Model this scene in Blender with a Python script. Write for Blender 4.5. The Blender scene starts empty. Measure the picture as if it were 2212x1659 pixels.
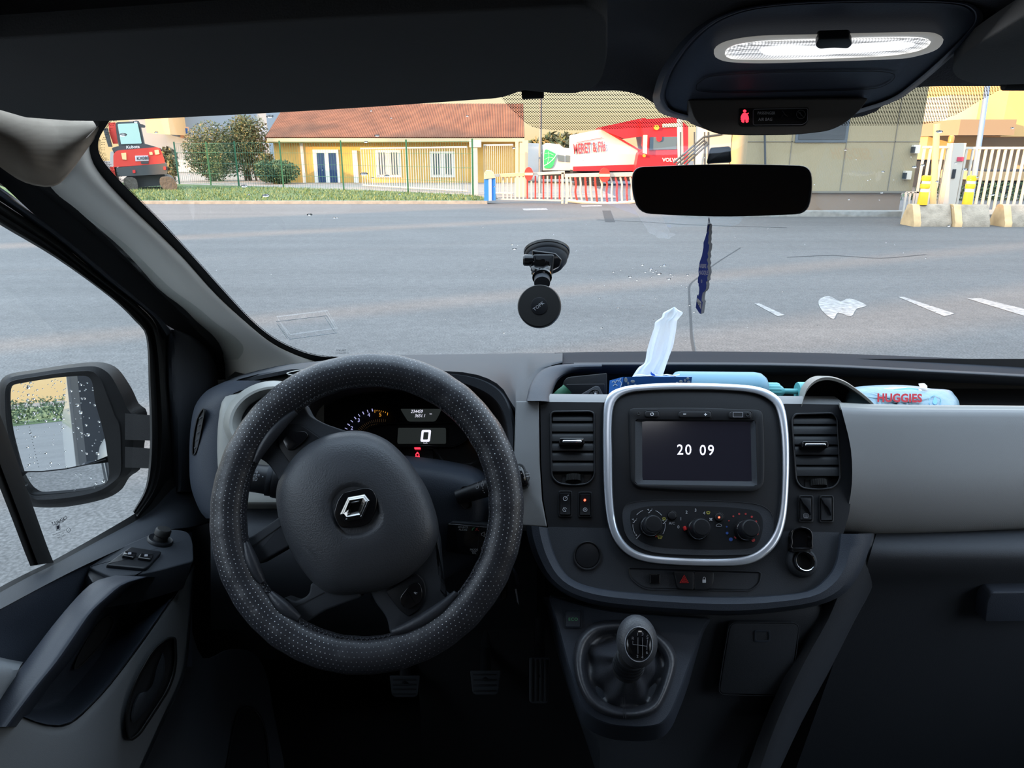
import bpy, bmesh, math, random
from math import radians, cos, sin, pi, sqrt, atan2, tan
from mathutils import Vector, Matrix

random.seed(11)
SC = bpy.context.scene
COL = SC.collection

# ------------------------------------------------------------------ camera
FPX = 1560.0
TH = radians(18.0)
CAM = Vector((0, 0, 1.75))
RV = Vector((1, 0, 0)); FV = Vector((0, cos(TH), -sin(TH))); UV_ = Vector((0, sin(TH), cos(TH)))
cd = bpy.data.cameras.new('camera')
cam = bpy.data.objects.new('camera', cd); COL.objects.link(cam)
cam.location = CAM
cam.rotation_euler = (pi/2 - TH, 0, 0)
cd.sensor_fit = 'HORIZONTAL'; cd.sensor_width = 36.0
cd.lens = FPX/2212*36.0
cd.clip_start = 0.01; cd.clip_end = 500
SC.camera = cam

# ------------------------------------------------------------------ exposure
SC.view_settings.view_transform = 'Standard'
SC.view_settings.look = 'None'
SC.view_settings.exposure = 0.0
SC.view_settings.gamma = 1.0
SC.view_settings.use_curve_mapping = False

def lin(c):
    if isinstance(c, str):
        c = tuple(int(c[i:i+2], 16)/255 for i in (1, 3, 5))
        return tuple(x/12.92 if x <= .04045 else ((x+.055)/1.055)**2.4 for x in c)
    return tuple(c)

# ------------------------------------------------------------------ sky
wd = bpy.data.worlds.new('evening_sky'); SC.world = wd; wd.use_nodes = True
nt = wd.node_tree; nt.nodes.clear()
out = nt.nodes.new('ShaderNodeOutputWorld'); bg = nt.nodes.new('ShaderNodeBackground')
tc = nt.nodes.new('ShaderNodeTexCoord'); sx = nt.nodes.new('ShaderNodeSeparateXYZ')
rp = nt.nodes.new('ShaderNodeValToRGB')
nt.links.new(tc.outputs['Generated'], sx.inputs[0]); nt.links.new(sx.outputs['Z'], rp.inputs[0])
e = rp.color_ramp.elements
e[0].position = 0.0; e[0].color = (1.15, .86, .46, 1)
e[1].position = 1.0; e[1].color = (3.5, 4.4, 5.5, 1)
for p_, c_ in ((.05, (1.18, 1.04, .66, 1)), (.088, (1.14, 1.06, .80, 1)), (.17, (2.1, 2.25, 2.35, 1)), (.34, (3.3, 3.75, 4.3, 1))):
    k = rp.color_ramp.elements.new(p_); k.color = c_
nt.links.new(rp.outputs[0], bg.inputs['Color']); bg.inputs['Strength'].default_value = 1.0
nt.links.new(bg.outputs[0], out.inputs['Surface'])

# ------------------------------------------------------------------ sun
SUNAZ = radians(27)         # direction the light travels, measured from +X towards +Y
SUNEL = radians(12.0)
sl = bpy.data.lights.new('sun', 'SUN'); so = bpy.data.objects.new('sun', sl); COL.objects.link(so)
sdir = Vector((cos(SUNAZ)*cos(SUNEL), sin(SUNAZ)*cos(SUNEL), -sin(SUNEL)))
so.rotation_euler = sdir.to_track_quat('-Z', 'Y').to_euler()
so.location = (-20, -10, 12)
sl.energy = 16.5; sl.color = (1.0, .56, .24); sl.angle = radians(.8)

# ------------------------------------------------------------------ pixel rays
def ray(px, py): return FV + RV*((px-1106)/FPX) + UV_*((829.5-py)/FPX)
def D(px, py, d): return CAM + ray(px, py)*d
def atX(px, py, X):
    r = ray(px, py); return CAM + r*((X-CAM.x)/r.x)
def atY(px, py, Y):
    r = ray(px, py); return CAM + r*((Y-CAM.y)/r.y)
def atZ(px, py, Z=0.0):
    r = ray(px, py); return CAM + r*((Z-CAM.z)/r.z)

class Plane:
    def __init__(s, o, n):
        s.o = Vector(o); s.n = Vector(n).normalized()
        if s.n.dot(CAM - s.o) < 0: s.n = -s.n
        u = RV - s.n*s.n.dot(RV)
        if u.length < .3: u = Vector((0, 1, 0)) - s.n*s.n.y
        s.u = u.normalized(); s.v = s.n.cross(s.u)
    def p(s, px, py, h=0.0):
        r = ray(px, py); o = s.o + s.n*h
        return CAM + r*((o-CAM).dot(s.n)/r.dot(s.n))
def plane3(a, b, c): return Plane(a, (b-a).cross(c-a))

# ------------------------------------------------------------------ 2D helpers
def cr(pts, n=6, closed=False):
    P = [tuple(p) for p in pts]; N = len(P); out = []
    rng = range(N) if closed else range(N-1)
    for i in rng:
        p1 = P[i]; p2 = P[(i+1) % N]
        p0 = P[(i-1) % N] if (closed or i > 0) else tuple(2*a-b for a, b in zip(p1, p2))
        p3 = P[(i+2) % N] if (closed or i < N-2) else tuple(2*a-b for a, b in zip(p2, p1))
        for k in range(n):
            t = k/n
            out.append(tuple(.5*((2*b)+(-a+c)*t+(2*a-5*b+4*c-d)*t*t+(-a+3*b-3*c+d)*t**3) for a, b, c, d in zip(p0, p1, p2, p3)))
    if not closed: out.append(P[-1])
    return out
def rnd(pts, r=8, n=5):
    N = len(pts); out = []
    for i in range(N):
        a = Vector(pts[i-1][:2]); b = Vector(pts[i][:2]); c = Vector(pts[(i+1) % N][:2])
        rr = pts[i][2] if len(pts[i]) > 2 else r
        la = (a-b).length; lc = (c-b).length
        q = min(rr, la*.49, lc*.49)
        if q < .01: out.append((b.x, b.y)); continue
        s = b+(a-b)*(q/la); t = b+(c-b)*(q/lc)
        for k in range(n+1):
            w = k/n; p = s*(1-w)**2 + b*(2*w*(1-w)) + t*w*w
            out.append((p.x, p.y))
    return out
def rect(x0, y0, x1, y1, r=0, n=5): return rnd([(x0, y0), (x1, y0), (x1, y1), (x0, y1)], r, n)
def ell(cx, cy, rx, ry=None, n=32, rot=0):
    ry = rx if ry is None else ry
    return [(cx+rx*cos(t)*cos(rot)-ry*sin(t)*sin(rot), cy+rx*cos(t)*sin(rot)+ry*sin(t)*cos(rot)) for t in [2*pi*i/n for i in range(n)]]
def resample(pts, N, closed=False):
    P = [Vector(p) for p in pts]
    if closed: P.append(P[0])
    L = [0]
    for i in range(1, len(P)): L.append(L[-1]+(P[i]-P[i-1]).length)
    out = []; j = 0; M = N if closed else N-1
    for k in range(N):
        t = L[-1]*k/M
        while j < len(L)-2 and L[j+1] < t: j += 1
        w = (t-L[j])/max(1e-9, L[j+1]-L[j]); out.append(tuple(P[j].lerp(P[j+1], min(1, w))))
    return out
def area2(p): return sum(p[i-1][0]*p[i][1]-p[i][0]*p[i-1][1] for i in range(len(p)))
def inset(pts, d):
    if not d: return list(pts)
    P = list(pts); s = 1 if area2(P) > 0 else -1; N = len(P); out = []
    for i in range(N):
        a, b, c = P[i-1], P[i], P[(i+1) % N]
        e1 = Vector((b[0]-a[0], b[1]-a[1])); e2 = Vector((c[0]-b[0], c[1]-b[1]))
        if e1.length < 1e-6: e1 = e2
        if e2.length < 1e-6: e2 = e1
        if e1.length < 1e-9: out.append(b); continue
        e1.normalize(); e2.normalize()
        n1 = Vector((-e1.y, e1.x)); n2 = Vector((-e2.y, e2.x)); m = n1+n2
        if m.length < 1e-3: m = n1
        m = m/max(.35, m.length_squared/2) if m.length_squared > .02 else n1
        out.append((b[0]+m.x*d*s, b[1]+m.y*d*s))
    return out

# ------------------------------------------------------------------ mesh builder
class MB:
    def __init__(s): s.v = []; s.f = []; s.mi = []; s.uv = {}
    def add(s, vs, fs, mi=0, uvs=None):
        b = len(s.v); s.v += [Vector(x) for x in vs]
        for k, f in enumerate(fs):
            if uvs: s.uv[len(s.f)] = uvs[k]
            s.f.append([b+i for i in f]); s.mi.append(mi)
        return s
    def loops(s, rings, closed=True, cap0=False, cap1=False, mi=0):
        N = len(rings[0]); vs = [p for r in rings for p in r]; fs = []
        for i in range(len(rings)-1):
            for j in range(N if closed else N-1):
                k = (j+1) % N
                fs.append([i*N+j, i*N+k, (i+1)*N+k, (i+1)*N+j])
        if cap0: fs.append(list(range(N))[::-1])
        if cap1: fs.append([(len(rings)-1)*N+j for j in range(N)])
        return s.add(vs, fs, mi)
    def plate(s, o, pl, h0, h1, b=0, mi=0, back=False, seg=3):
        # o: outline in pixels; b: edge rounding in pixels (converted to height too)
        base = [pl.p(x, y, h1) for x, y in o]
        sc = (pl.p(o[0][0]+1, o[0][1], h1)-base[0]).length
        bh = min(b*sc, abs(h1-h0)*.95); rings = []
        sh = pl.n*(h0-h1)
        if not b:
            rings = [[p+sh for p in base], base]
        else:
            rings.append([p+sh for p in base])
            for k in range(seg+1):
                t = pi/2*k/seg
                q = inset(o, b*(1-cos(t)))
                rings.append([pl.p(x, y, h1)-pl.n*(bh*(1-sin(t))) for x, y in q])
        return s.loops(rings, True, back, True, mi)
    def well(s, o, pl, h0, h1, ins=0, mi=0):
        # recess: rim at h0, floor at h1 below, floor outline inset by px
        return s.loops([[pl.p(x, y, h0) for x, y in o], [pl.p(x, y, h1) for x, y in inset(o, ins)]], True, False, True, mi)
    def ring(s, o, i, pl, h0, h1, b=0, mi=0, n=96):
        o = resample(o, n, True); i = resample(i, n, True)
        # align starts
        c0 = min(range(n), key=lambda k: (i[k][0]-o[0][0])**2+(i[k][1]-o[0][1])**2); i = i[c0:]+i[:c0]
        if (area2(o) > 0) != (area2(i) > 0): i = [i[0]]+i[1:][::-1]
        P = lambda q, h: [pl.p(x, y, h) for x, y in q]
        sc = (pl.p(o[0][0]+1, o[0][1], h1)-pl.p(o[0][0], o[0][1], h1)).length; bh = min(b*sc, abs(h1-h0)*.9)
        rr = [P(o, h0)]
        if b: rr += [P(o, h1-bh), P(inset(o, b*.3), h1-bh*.3), P(inset(o, b), h1), P(inset(i, -b), h1), P(inset(i, -b*.3), h1-bh*.3), P(i, h1-bh)]
        else: rr += [P(o, h1), P(i, h1)]
        rr.append(P(i, h0))
        return s.loops(rr, True, False, False, mi)
    def dome(s, o, pl, prof, mi=0, cap=True, c=None):
        # prof: (scale towards the centroid, height)
        cx = sum(p[0] for p in o)/len(o) if c is None else c[0]; cy = sum(p[1] for p in o)/len(o) if c is None else c[1]
        return s.loops([[pl.p(cx+(x-cx)*k, cy+(y-cy)*k, h) for x, y in o] for k, h in prof], True, False, cap, mi)
    def box(s, x0, x1, y0, y1, z0, z1, mi=0):
        vs = [(x, y, z) for z in (z0, z1) for y in (y0, y1) for x in (x0, x1)]
        return s.add(vs, [[0, 2, 3, 1], [4, 5, 7, 6], [0, 1, 5, 4], [2, 6, 7, 3], [0, 4, 6, 2], [1, 3, 7, 5]], mi)
    def obox(s, c, ax, hs, mi=0):
        c = Vector(c); ax = [Vector(a).normalized() for a in ax]
        vs = [c+ax[0]*(hs[0]*i)+ax[1]*(hs[1]*j)+ax[2]*(hs[2]*k) for k in (-1, 1) for j in (-1, 1) for i in (-1, 1)]
        return s.add(vs, [[0, 2, 3, 1], [4, 5, 7, 6], [0, 1, 5, 4], [2, 6, 7, 3], [0, 4, 6, 2], [1, 3, 7, 5]], mi)
    def tube(s, path, r, seg=12, closed=False, mi=0, cap=True, flat=1.0, up=None, uv=False):
        P = [Vector(p) for p in path]; N = len(P); rings = []; ref = None
        R = r if hasattr(r, '__len__') else [r]*N
        for i in range(N):
            a = P[i-1] if (i > 0 or closed) else P[i]; b = P[(i+1) % N] if (i < N-1 or closed) else P[i]
            t = (b-a).normalized()
            if up is not None: u = Vector(up)-t*Vector(up).dot(t)
            else:
                if ref is None: ref = Vector((0, 0, 1)) if abs(t.z) < .9 else Vector((1, 0, 0))
                u = ref-t*ref.dot(t); ref = u
            u.normalize(); w = t.cross(u)
            rings.append([P[i]+u*(R[i]*flat*cos(q))+w*(R[i]*sin(q)) for q in [2*pi*k/seg for k in range(seg)]])
        if closed: rings.append(rings[0])
        b0 = len(s.f)
        s.loops(rings, True, cap and not closed, cap and not closed, mi)
        if uv:
            k = b0
            for i in range(len(rings)-1):
                for j in range(seg):
                    s.uv[k] = [(i/(len(rings)-1), j/seg), (i/(len(rings)-1), (j+1)/seg), ((i+1)/(len(rings)-1), (j+1)/seg), ((i+1)/(len(rings)-1), j/seg)]; k += 1
        return s
    def lathe(s, prof, o, ax, seg=32, mi=0, cap0=False, cap1=True, ph=0, ref=None):
        o = Vector(o); ax = Vector(ax).normalized()
        u = Vector(ref) if ref else (Vector((0, 0, 1)) if abs(ax.z) < .9 else Vector((1, 0, 0)))
        u = (u-ax*u.dot(ax)).normalized(); w = ax.cross(u)
        return s.loops([[o+ax*h+(u*cos(q)+w*sin(q))*r for q in [ph+2*pi*k/seg for k in range(seg)]] for r, h in prof], True, cap0, cap1, mi)
    def grid(s, rows, mi=0, sub=(4, 4), th=0, tdir=None):
        # rows: list of rows of 3D points, smoothed; th: thickness away from tdir
        R = [cr(r, sub[1]) if sub[1] > 1 else [tuple(p) for p in r] for r in rows]
        if sub[0] > 1:
            C = [cr([R[i][j] for i in range(len(R))], sub[0]) for j in range(len(R[0]))]
            R = [[C[j][i] for j in range(len(C))] for i in range(len(C[0]))]
        N = len(R[0]); M = len(R)
        vs = [Vector(p) for r in R for p in r]; fs = []; uvs = []
        for i in range(M-1):
            for j in range(N-1):
                fs.append([i*N+j, i*N+j+1, (i+1)*N+j+1, (i+1)*N+j])
                uvs.append([(j/(N-1), i/(M-1)), ((j+1)/(N-1), i/(M-1)), ((j+1)/(N-1), (i+1)/(M-1)), (j/(N-1), (i+1)/(M-1))])
        s.add(vs, fs, mi, uvs)
        if th:
            td = Vector(tdir)*th if tdir is not None else None
            v2 = [p+(td if td is not None else (p-CAM).normalized()*th) for p in vs]
            edge = [j for j in range(N)]+[i*N+N-1 for i in range(1, M)]+[(M-1)*N+j for j in range(N-2, -1, -1)]+[i*N for i in range(M-2, 0, -1)]
            s.loops([[vs[k] for k in edge], [v2[k] for k in edge]], True, False, False, mi)
            s.add(v2, [f[::-1] for f in fs], mi)
        return s
    def poly(s, pts, mi=0, uv=None): return s.add(pts, [list(range(len(pts)))], mi, [uv] if uv else None)
    def stroke(s, lines, w, pl, h=.0006, mi=0, closed=False):
        for L in lines:
            n = len(L)
            if n < 2: continue
            A = []; B = []
            for i in range(n):
                a = L[i-1] if (i > 0 or closed) else L[i]; b = L[(i+1) % n] if (i < n-1 or closed) else L[i]
                t = Vector((b[0]-a[0], b[1]-a[1])); t = t.normalized() if t.length > 1e-6 else Vector((1, 0))
                A.append((L[i][0]-t.y*w/2, L[i][1]+t.x*w/2)); B.append((L[i][0]+t.y*w/2, L[i][1]-t.x*w/2))
            rr = [[pl.p(x, y, h-.0004) for x, y in A], [pl.p(x, y, h) for x, y in A], [pl.p(x, y, h) for x, y in B], [pl.p(x, y, h-.0004) for x, y in B]]
            s.loops([list(q) for q in zip(*rr)]+([[r[0] for r in rr]] if closed else []), True, False, False, mi)
        return s
    def text(s, t, px, py, hpx, pl, h=.0008, mi=0, rot=0, sx=1.0, flip=False, shear=0, bold=0, sp=1.0, ext=.0004, align='CENTER', fn=None):
        c = bpy.data.curves.new('t', 'FONT'); c.body = t; c.size = 1; c.align_x = align; c.align_y = 'CENTER'
        c.space_character = sp; c.offset = bold; c.shear = shear; c.resolution_u = 3
        o = bpy.data.objects.new('t', c); me = bpy.data.meshes.new_from_object(o)
        k = hpx/.69; vs = []
        for v in me.vertices:
            x = v.co.x*k*sx*(-1 if flip else 1); y = v.co.y*k
            X = x*cos(rot)-y*sin(rot); Y = x*sin(rot)+y*cos(rot)
            vs.append(fn(px+X, py-Y) if fn else pl.p(px+X, py-Y, h))
        s.add(vs, [list(p.vertices) for p in me.polygons], mi)
        bpy.data.objects.remove(o); bpy.data.curves.remove(c); bpy.data.meshes.remove(me)
        return s
    def build(s, name, mat, parent=None, ang=38, flat=False):
        me = bpy.data.meshes.new(name)
        org = Vector((0, 0, 0))
        if parent is None:
            mn = Vector([min(v[i] for v in s.v) for i in range(3)]); mx = Vector([max(v[i] for v in s.v) for i in range(3)])
            org = Vector(((mn.x+mx.x)/2, (mn.y+mx.y)/2, mn.z))
        me.from_pydata([v-org for v in s.v], [], s.f)
        mats = mat if isinstance(mat, (list, tuple)) else [mat]
        for m in mats: me.materials.append(m)
        me.polygons.foreach_set('material_index', s.mi)
        if s.uv:
            ul = me.uv_layers.new(name='UVMap')
            for fi, us in s.uv.items():
                p = me.polygons[fi]
                for li, q in zip(p.loop_indices, us): ul.data[li].uv = q
        bm = bmesh.new(); bm.from_mesh(me)
        if not s.uv: bmesh.ops.remove_doubles(bm, verts=bm.verts, dist=1e-6)
        if not s.uv: bmesh.ops.recalc_face_normals(bm, faces=bm.faces)
        for f in bm.faces: f.smooth = not flat
        ca = cos(radians(ang))
        for ed in bm.edges:
            if len(ed.link_faces) == 2:
                if ed.link_faces[0].normal.dot(ed.link_faces[1].normal) < ca: ed.smooth = False
        bm.to_mesh(me); bm.free(); me.update()
        o = bpy.data.objects.new(name, me); COL.objects.link(o); o.location = org
        if parent is not None: o.parent = parent
        return o

def thing(name, label=None, cat=None, group=None, kind=None):
    o = bpy.data.objects.new(name, None); COL.objects.link(o); o.empty_display_size = .05
    tag(o, label, cat, group, kind); THINGS.append(o); return o
THINGS = []; FIXED = set()
def tag(o, label=None, cat=None, group=None, kind=None):
    if label: o['label'] = label
    if cat: o['category'] = cat
    if group: o['group'] = group
    if kind: o['kind'] = kind
    return o
def kids(o): return [c for c in bpy.data.objects if c.parent == o]
def fin(root):
    # moves the Empty to the base of its parts
    if root.name in FIXED: return
    FIXED.add(root.name)
    pts = []
    def rec(o, off):
        if o.type == 'MESH': pts.extend([v.co+off+o.location for v in o.data.vertices])
        for c in kids(o): rec(c, off+(o.location if o is not root else Vector((0, 0, 0))))
    rec(root, Vector((0, 0, 0)))
    if not pts: return
    mn = [min(p[i] for p in pts) for i in range(3)]; mx = [max(p[i] for p in pts) for i in range(3)]
    b = Vector(((mn[0]+mx[0])/2, (mn[1]+mx[1])/2, mn[2]))
    for c in kids(root): c.location -= b
    root.location = b
def dup(root, loc, rotz=None, label=None):
    def cp(o, par):
        c = o.copy(); COL.objects.link(c)
        if par is not None: c.parent = par
        for k in kids_of[o.name]: cp(k, c)
        return c
    kids_of = {}
    def rec(o):
        kids_of[o.name] = kids(o)
        for k in kids_of[o.name]: rec(k)
    rec(root)
    r = cp(root, None); r.location = loc
    if rotz is not None: r.rotation_euler = (0, 0, rotz)
    if label: r['label'] = label
    FIXED.add(r.name)
    return r

# ------------------------------------------------------------------ materials
MATS = {}
def mat(name, col, rough=.6, metal=0, bump=None, spec=.5, coat=0, emit=None, es=1, trans=0, alpha=1, var=None, sss=0, ior=1.45, uvb=False):
    m = bpy.data.materials.new(name); m.use_nodes = True; nt = m.node_tree; b = nt.nodes['Principled BSDF']
    c = lin(col); b.inputs['Base Color'].default_value = (*c, 1)
    b.inputs['Roughness'].default_value = rough; b.inputs['Metallic'].default_value = metal
    b.inputs['Specular IOR Level'].default_value = spec; b.inputs['Coat Weight'].default_value = coat
    b.inputs['IOR'].default_value = ior; b.inputs['Transmission Weight'].default_value = trans; b.inputs['Alpha'].default_value = alpha
    if sss: b.inputs['Subsurface Weight'].default_value = sss; b.inputs['Subsurface Radius'].default_value = (.01, .01, .01)
    if emit: b.inputs['Emission Color'].default_value = (*lin(emit), 1); b.inputs['Emission Strength'].default_value = es
    L = nt.links.new; tc = nt.nodes.new('ShaderNodeTexCoord')
    if var:   # (scale, amount, detail)
        n = nt.nodes.new('ShaderNodeTexNoise'); n.inputs['Scale'].default_value = var[0]; n.inputs['Detail'].default_value = var[2] if len(var) > 2 else 4
        L(tc.outputs['Object'], n.inputs['Vector'])
        mr = nt.nodes.new('ShaderNodeMapRange'); mr.inputs[1].default_value = .3; mr.inputs[2].default_value = .7
        mr.inputs[3].default_value = 1-var[1]; mr.inputs[4].default_value = 1+var[1]
        L(n.outputs['Fac'], mr.inputs[0])
        mx = nt.nodes.new('ShaderNodeMix'); mx.data_type = 'RGBA'; mx.blend_type = 'MULTIPLY'; mx.inputs[0].default_value = 1
        mx.inputs[6].default_value = (*c, 1); L(mr.outputs[0], mx.inputs[7]); L(mx.outputs[2], b.inputs['Base Color'])
    if bump:  # (kind, scale, strength, distance)
        k, sc, st = bump[:3]
        if k == 'noise':
            t = nt.nodes.new('ShaderNodeTexNoise'); t.inputs['Scale'].default_value = sc; t.inputs['Detail'].default_value = 3; o = t.outputs['Fac']
        elif k == 'voronoi':
            t = nt.nodes.new('ShaderNodeTexVoronoi'); t.inputs['Scale'].default_value = sc; t.feature = 'SMOOTH_F1'; o = t.outputs['Distance']
        else:
            t = nt.nodes.new('ShaderNodeTexWave'); t.inputs['Scale'].default_value = sc; t.bands_direction = 'DIAGONAL' if k == 'twill' else {'wx': 'X', 'wy': 'Y', 'wz': 'Z'}[k]; o = t.outputs['Fac']
        L(tc.outputs['UV' if uvb else 'Object'], t.inputs['Vector'])
        bp = nt.nodes.new('ShaderNodeBump'); bp.inputs['Strength'].default_value = st; bp.inputs['Distance'].default_value = bump[3] if len(bump) > 3 else .001
        L(o, bp.inputs['Height']); L(bp.outputs[0], b.inputs['Normal'])
    MATS[name] = m; return m

def glass(name, tint=(1, 1, 1), refl=1.0, dirt=0, ior=1.5):
    m = bpy.data.materials.new(name); m.use_nodes = True; nt = m.node_tree; nt.nodes.clear(); L = nt.links.new
    o = nt.nodes.new('ShaderNodeOutputMaterial'); t = nt.nodes.new('ShaderNodeBsdfTransparent'); t.inputs[0].default_value = (*tint, 1)
    g = nt.nodes.new('ShaderNodeBsdfGlossy'); g.inputs['Roughness'].default_value = .02
    # two-sided Schlick reflectance of a thin pane
    fr = nt.nodes.new('ShaderNodeLayerWeight'); fr.inputs[0].default_value = .5
    pw = nt.nodes.new('ShaderNodeMath'); pw.operation = 'POWER'; pw.inputs[1].default_value = 5; L(fr.outputs['Facing'], pw.inputs[0])
    ad = nt.nodes.new('ShaderNodeMath'); ad.operation = 'MULTIPLY_ADD'; ad.inputs[1].default_value = .92; ad.inputs[2].default_value = .07; L(pw.outputs[0], ad.inputs[0])
    ml = nt.nodes.new('ShaderNodeMath'); ml.operation = 'MULTIPLY'; ml.inputs[1].default_value = refl; ml.use_clamp = True
    mx = nt.nodes.new('ShaderNodeMixShader'); L(ad.outputs[0], ml.inputs[0]); L(ml.outputs[0], mx.inputs[0]); L(t.outputs[0], mx.inputs[1]); L(g.outputs[0], mx.inputs[2])
    if dirt:
        d = nt.nodes.new('ShaderNodeBsdfDiffuse'); d.inputs[0].default_value = (.8, .8, .8, 1)
        tc = nt.nodes.new('ShaderNodeTexCoord'); n = nt.nodes.new('ShaderNodeTexNoise'); n.inputs['Scale'].default_value = 3; n.inputs['Detail'].default_value = 6
        L(tc.outputs['Object'], n.inputs['Vector'])
        mr = nt.nodes.new('ShaderNodeMapRange'); mr.inputs[1].default_value = .35; mr.inputs[2].default_value = .75; mr.inputs[3].default_value = dirt*.4; mr.inputs[4].default_value = dirt
        L(n.outputs['Fac'], mr.inputs[0]); m2 = nt.nodes.new('ShaderNodeMixShader'); L(mr.outputs[0], m2.inputs[0]); L(mx.outputs[0], m2.inputs[1]); L(d.outputs[0], m2.inputs[2]); mx = m2
    L(mx.outputs[0], o.inputs[0]); MATS[name] = m; return m

def dots_mat(name, base, dot, su, sv, r, cut=False, stag=True, rough=.5, bump=True, leather=False):
    """UV dot lattice; cut=True: dots are black on clear glass."""
    m = bpy.data.materials.new(name); m.use_nodes = True; nt = m.node_tree; L = nt.links.new
    b = nt.nodes['Principled BSDF']; out = nt.nodes['Material Output']
    tc = nt.nodes.new('ShaderNodeTexCoord'); sx = nt.nodes.new('ShaderNodeSeparateXYZ'); L(tc.outputs['UV'], sx.inputs[0])
    def M(op, a, b_=None, clamp=False):
        n = nt.nodes.new('ShaderNodeMath'); n.operation = op; n.use_clamp = clamp
        for i, q in enumerate((a, b_)):
            if q is None: continue
            if isinstance(q, (int, float)): n.inputs[i].default_value = q
            else: L(q, n.inputs[i])
        return n.outputs[0]
    U = M('MULTIPLY', sx.outputs[0], su); V = M('MULTIPLY', sx.outputs[1], sv)
    fv = M('FLOOR', V); odd = M('MODULO', fv, 2.0)
    U2 = M('ADD', U, M('MULTIPLY', odd, .5 if stag else 0))
    du = M('SUBTRACT', M('FRACT', U2), .5); dv = M('SUBTRACT', M('FRACT', V), .5)
    d2 = M('SQRT', M('ADD', M('MULTIPLY', du, du), M('MULTIPLY', dv, dv)))
    msk = M('LESS_THAN', d2, r)
    if cut:
        nt.nodes.remove(b); tr = nt.nodes.new('ShaderNodeBsdfTransparent'); df = nt.nodes.new('ShaderNodeBsdfDiffuse'); df.inputs[0].default_value = (.008, .008, .009, 1)
        mx = nt.nodes.new('ShaderNodeMixShader'); L(msk, mx.inputs[0]); L(tr.outputs[0], mx.inputs[1]); L(df.outputs[0], mx.inputs[2]); L(mx.outputs[0], out.inputs[0])
    else:
        nz = nt.nodes.new('ShaderNodeTexNoise'); nz.inputs['Scale'].default_value = 14; L(tc.outputs['Object'], nz.inputs['Vector'])
        fade = nt.nodes.new('ShaderNodeMapRange'); fade.inputs[1].default_value = .36; fade.inputs[2].default_value = .62; fade.inputs[3].default_value = .22; L(nz.outputs['Fac'], fade.inputs[0])
        mk = M('MULTIPLY', msk, fade.outputs[0])
        mx = nt.nodes.new('ShaderNodeMix'); mx.data_type = 'RGBA'; L(mk, mx.inputs[0]); mx.inputs[6].default_value = (*lin(base), 1); mx.inputs[7].default_value = (*lin(dot), 1)
        L(mx.outputs[2], b.inputs['Base Color']); b.inputs['Roughness'].default_value = rough
        n2 = nt.nodes.new('ShaderNodeTexNoise'); n2.inputs['Scale'].default_value = 260; n2.inputs['Detail'].default_value = 4; L(tc.outputs['Object'], n2.inputs['Vector'])
        n3 = nt.nodes.new('ShaderNodeTexNoise'); n3.inputs['Scale'].default_value = 45; L(tc.outputs['Object'], n3.inputs['Vector'])
        hh = M('SUBTRACT', M('ADD', M('MULTIPLY', n2.outputs['Fac'], .5), M('MULTIPLY', n3.outputs['Fac'], 1.4)), M('MULTIPLY', M('LESS_THAN', d2, r*1.9), .7))
        bp = nt.nodes.new('ShaderNodeBump'); bp.inputs['Strength'].default_value = .55; bp.inputs['Distance'].default_value = .0012; L(hh, bp.inputs['Height']); L(bp.outputs[0], b.inputs['Normal'])
    MATS[name] = m; return m

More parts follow.
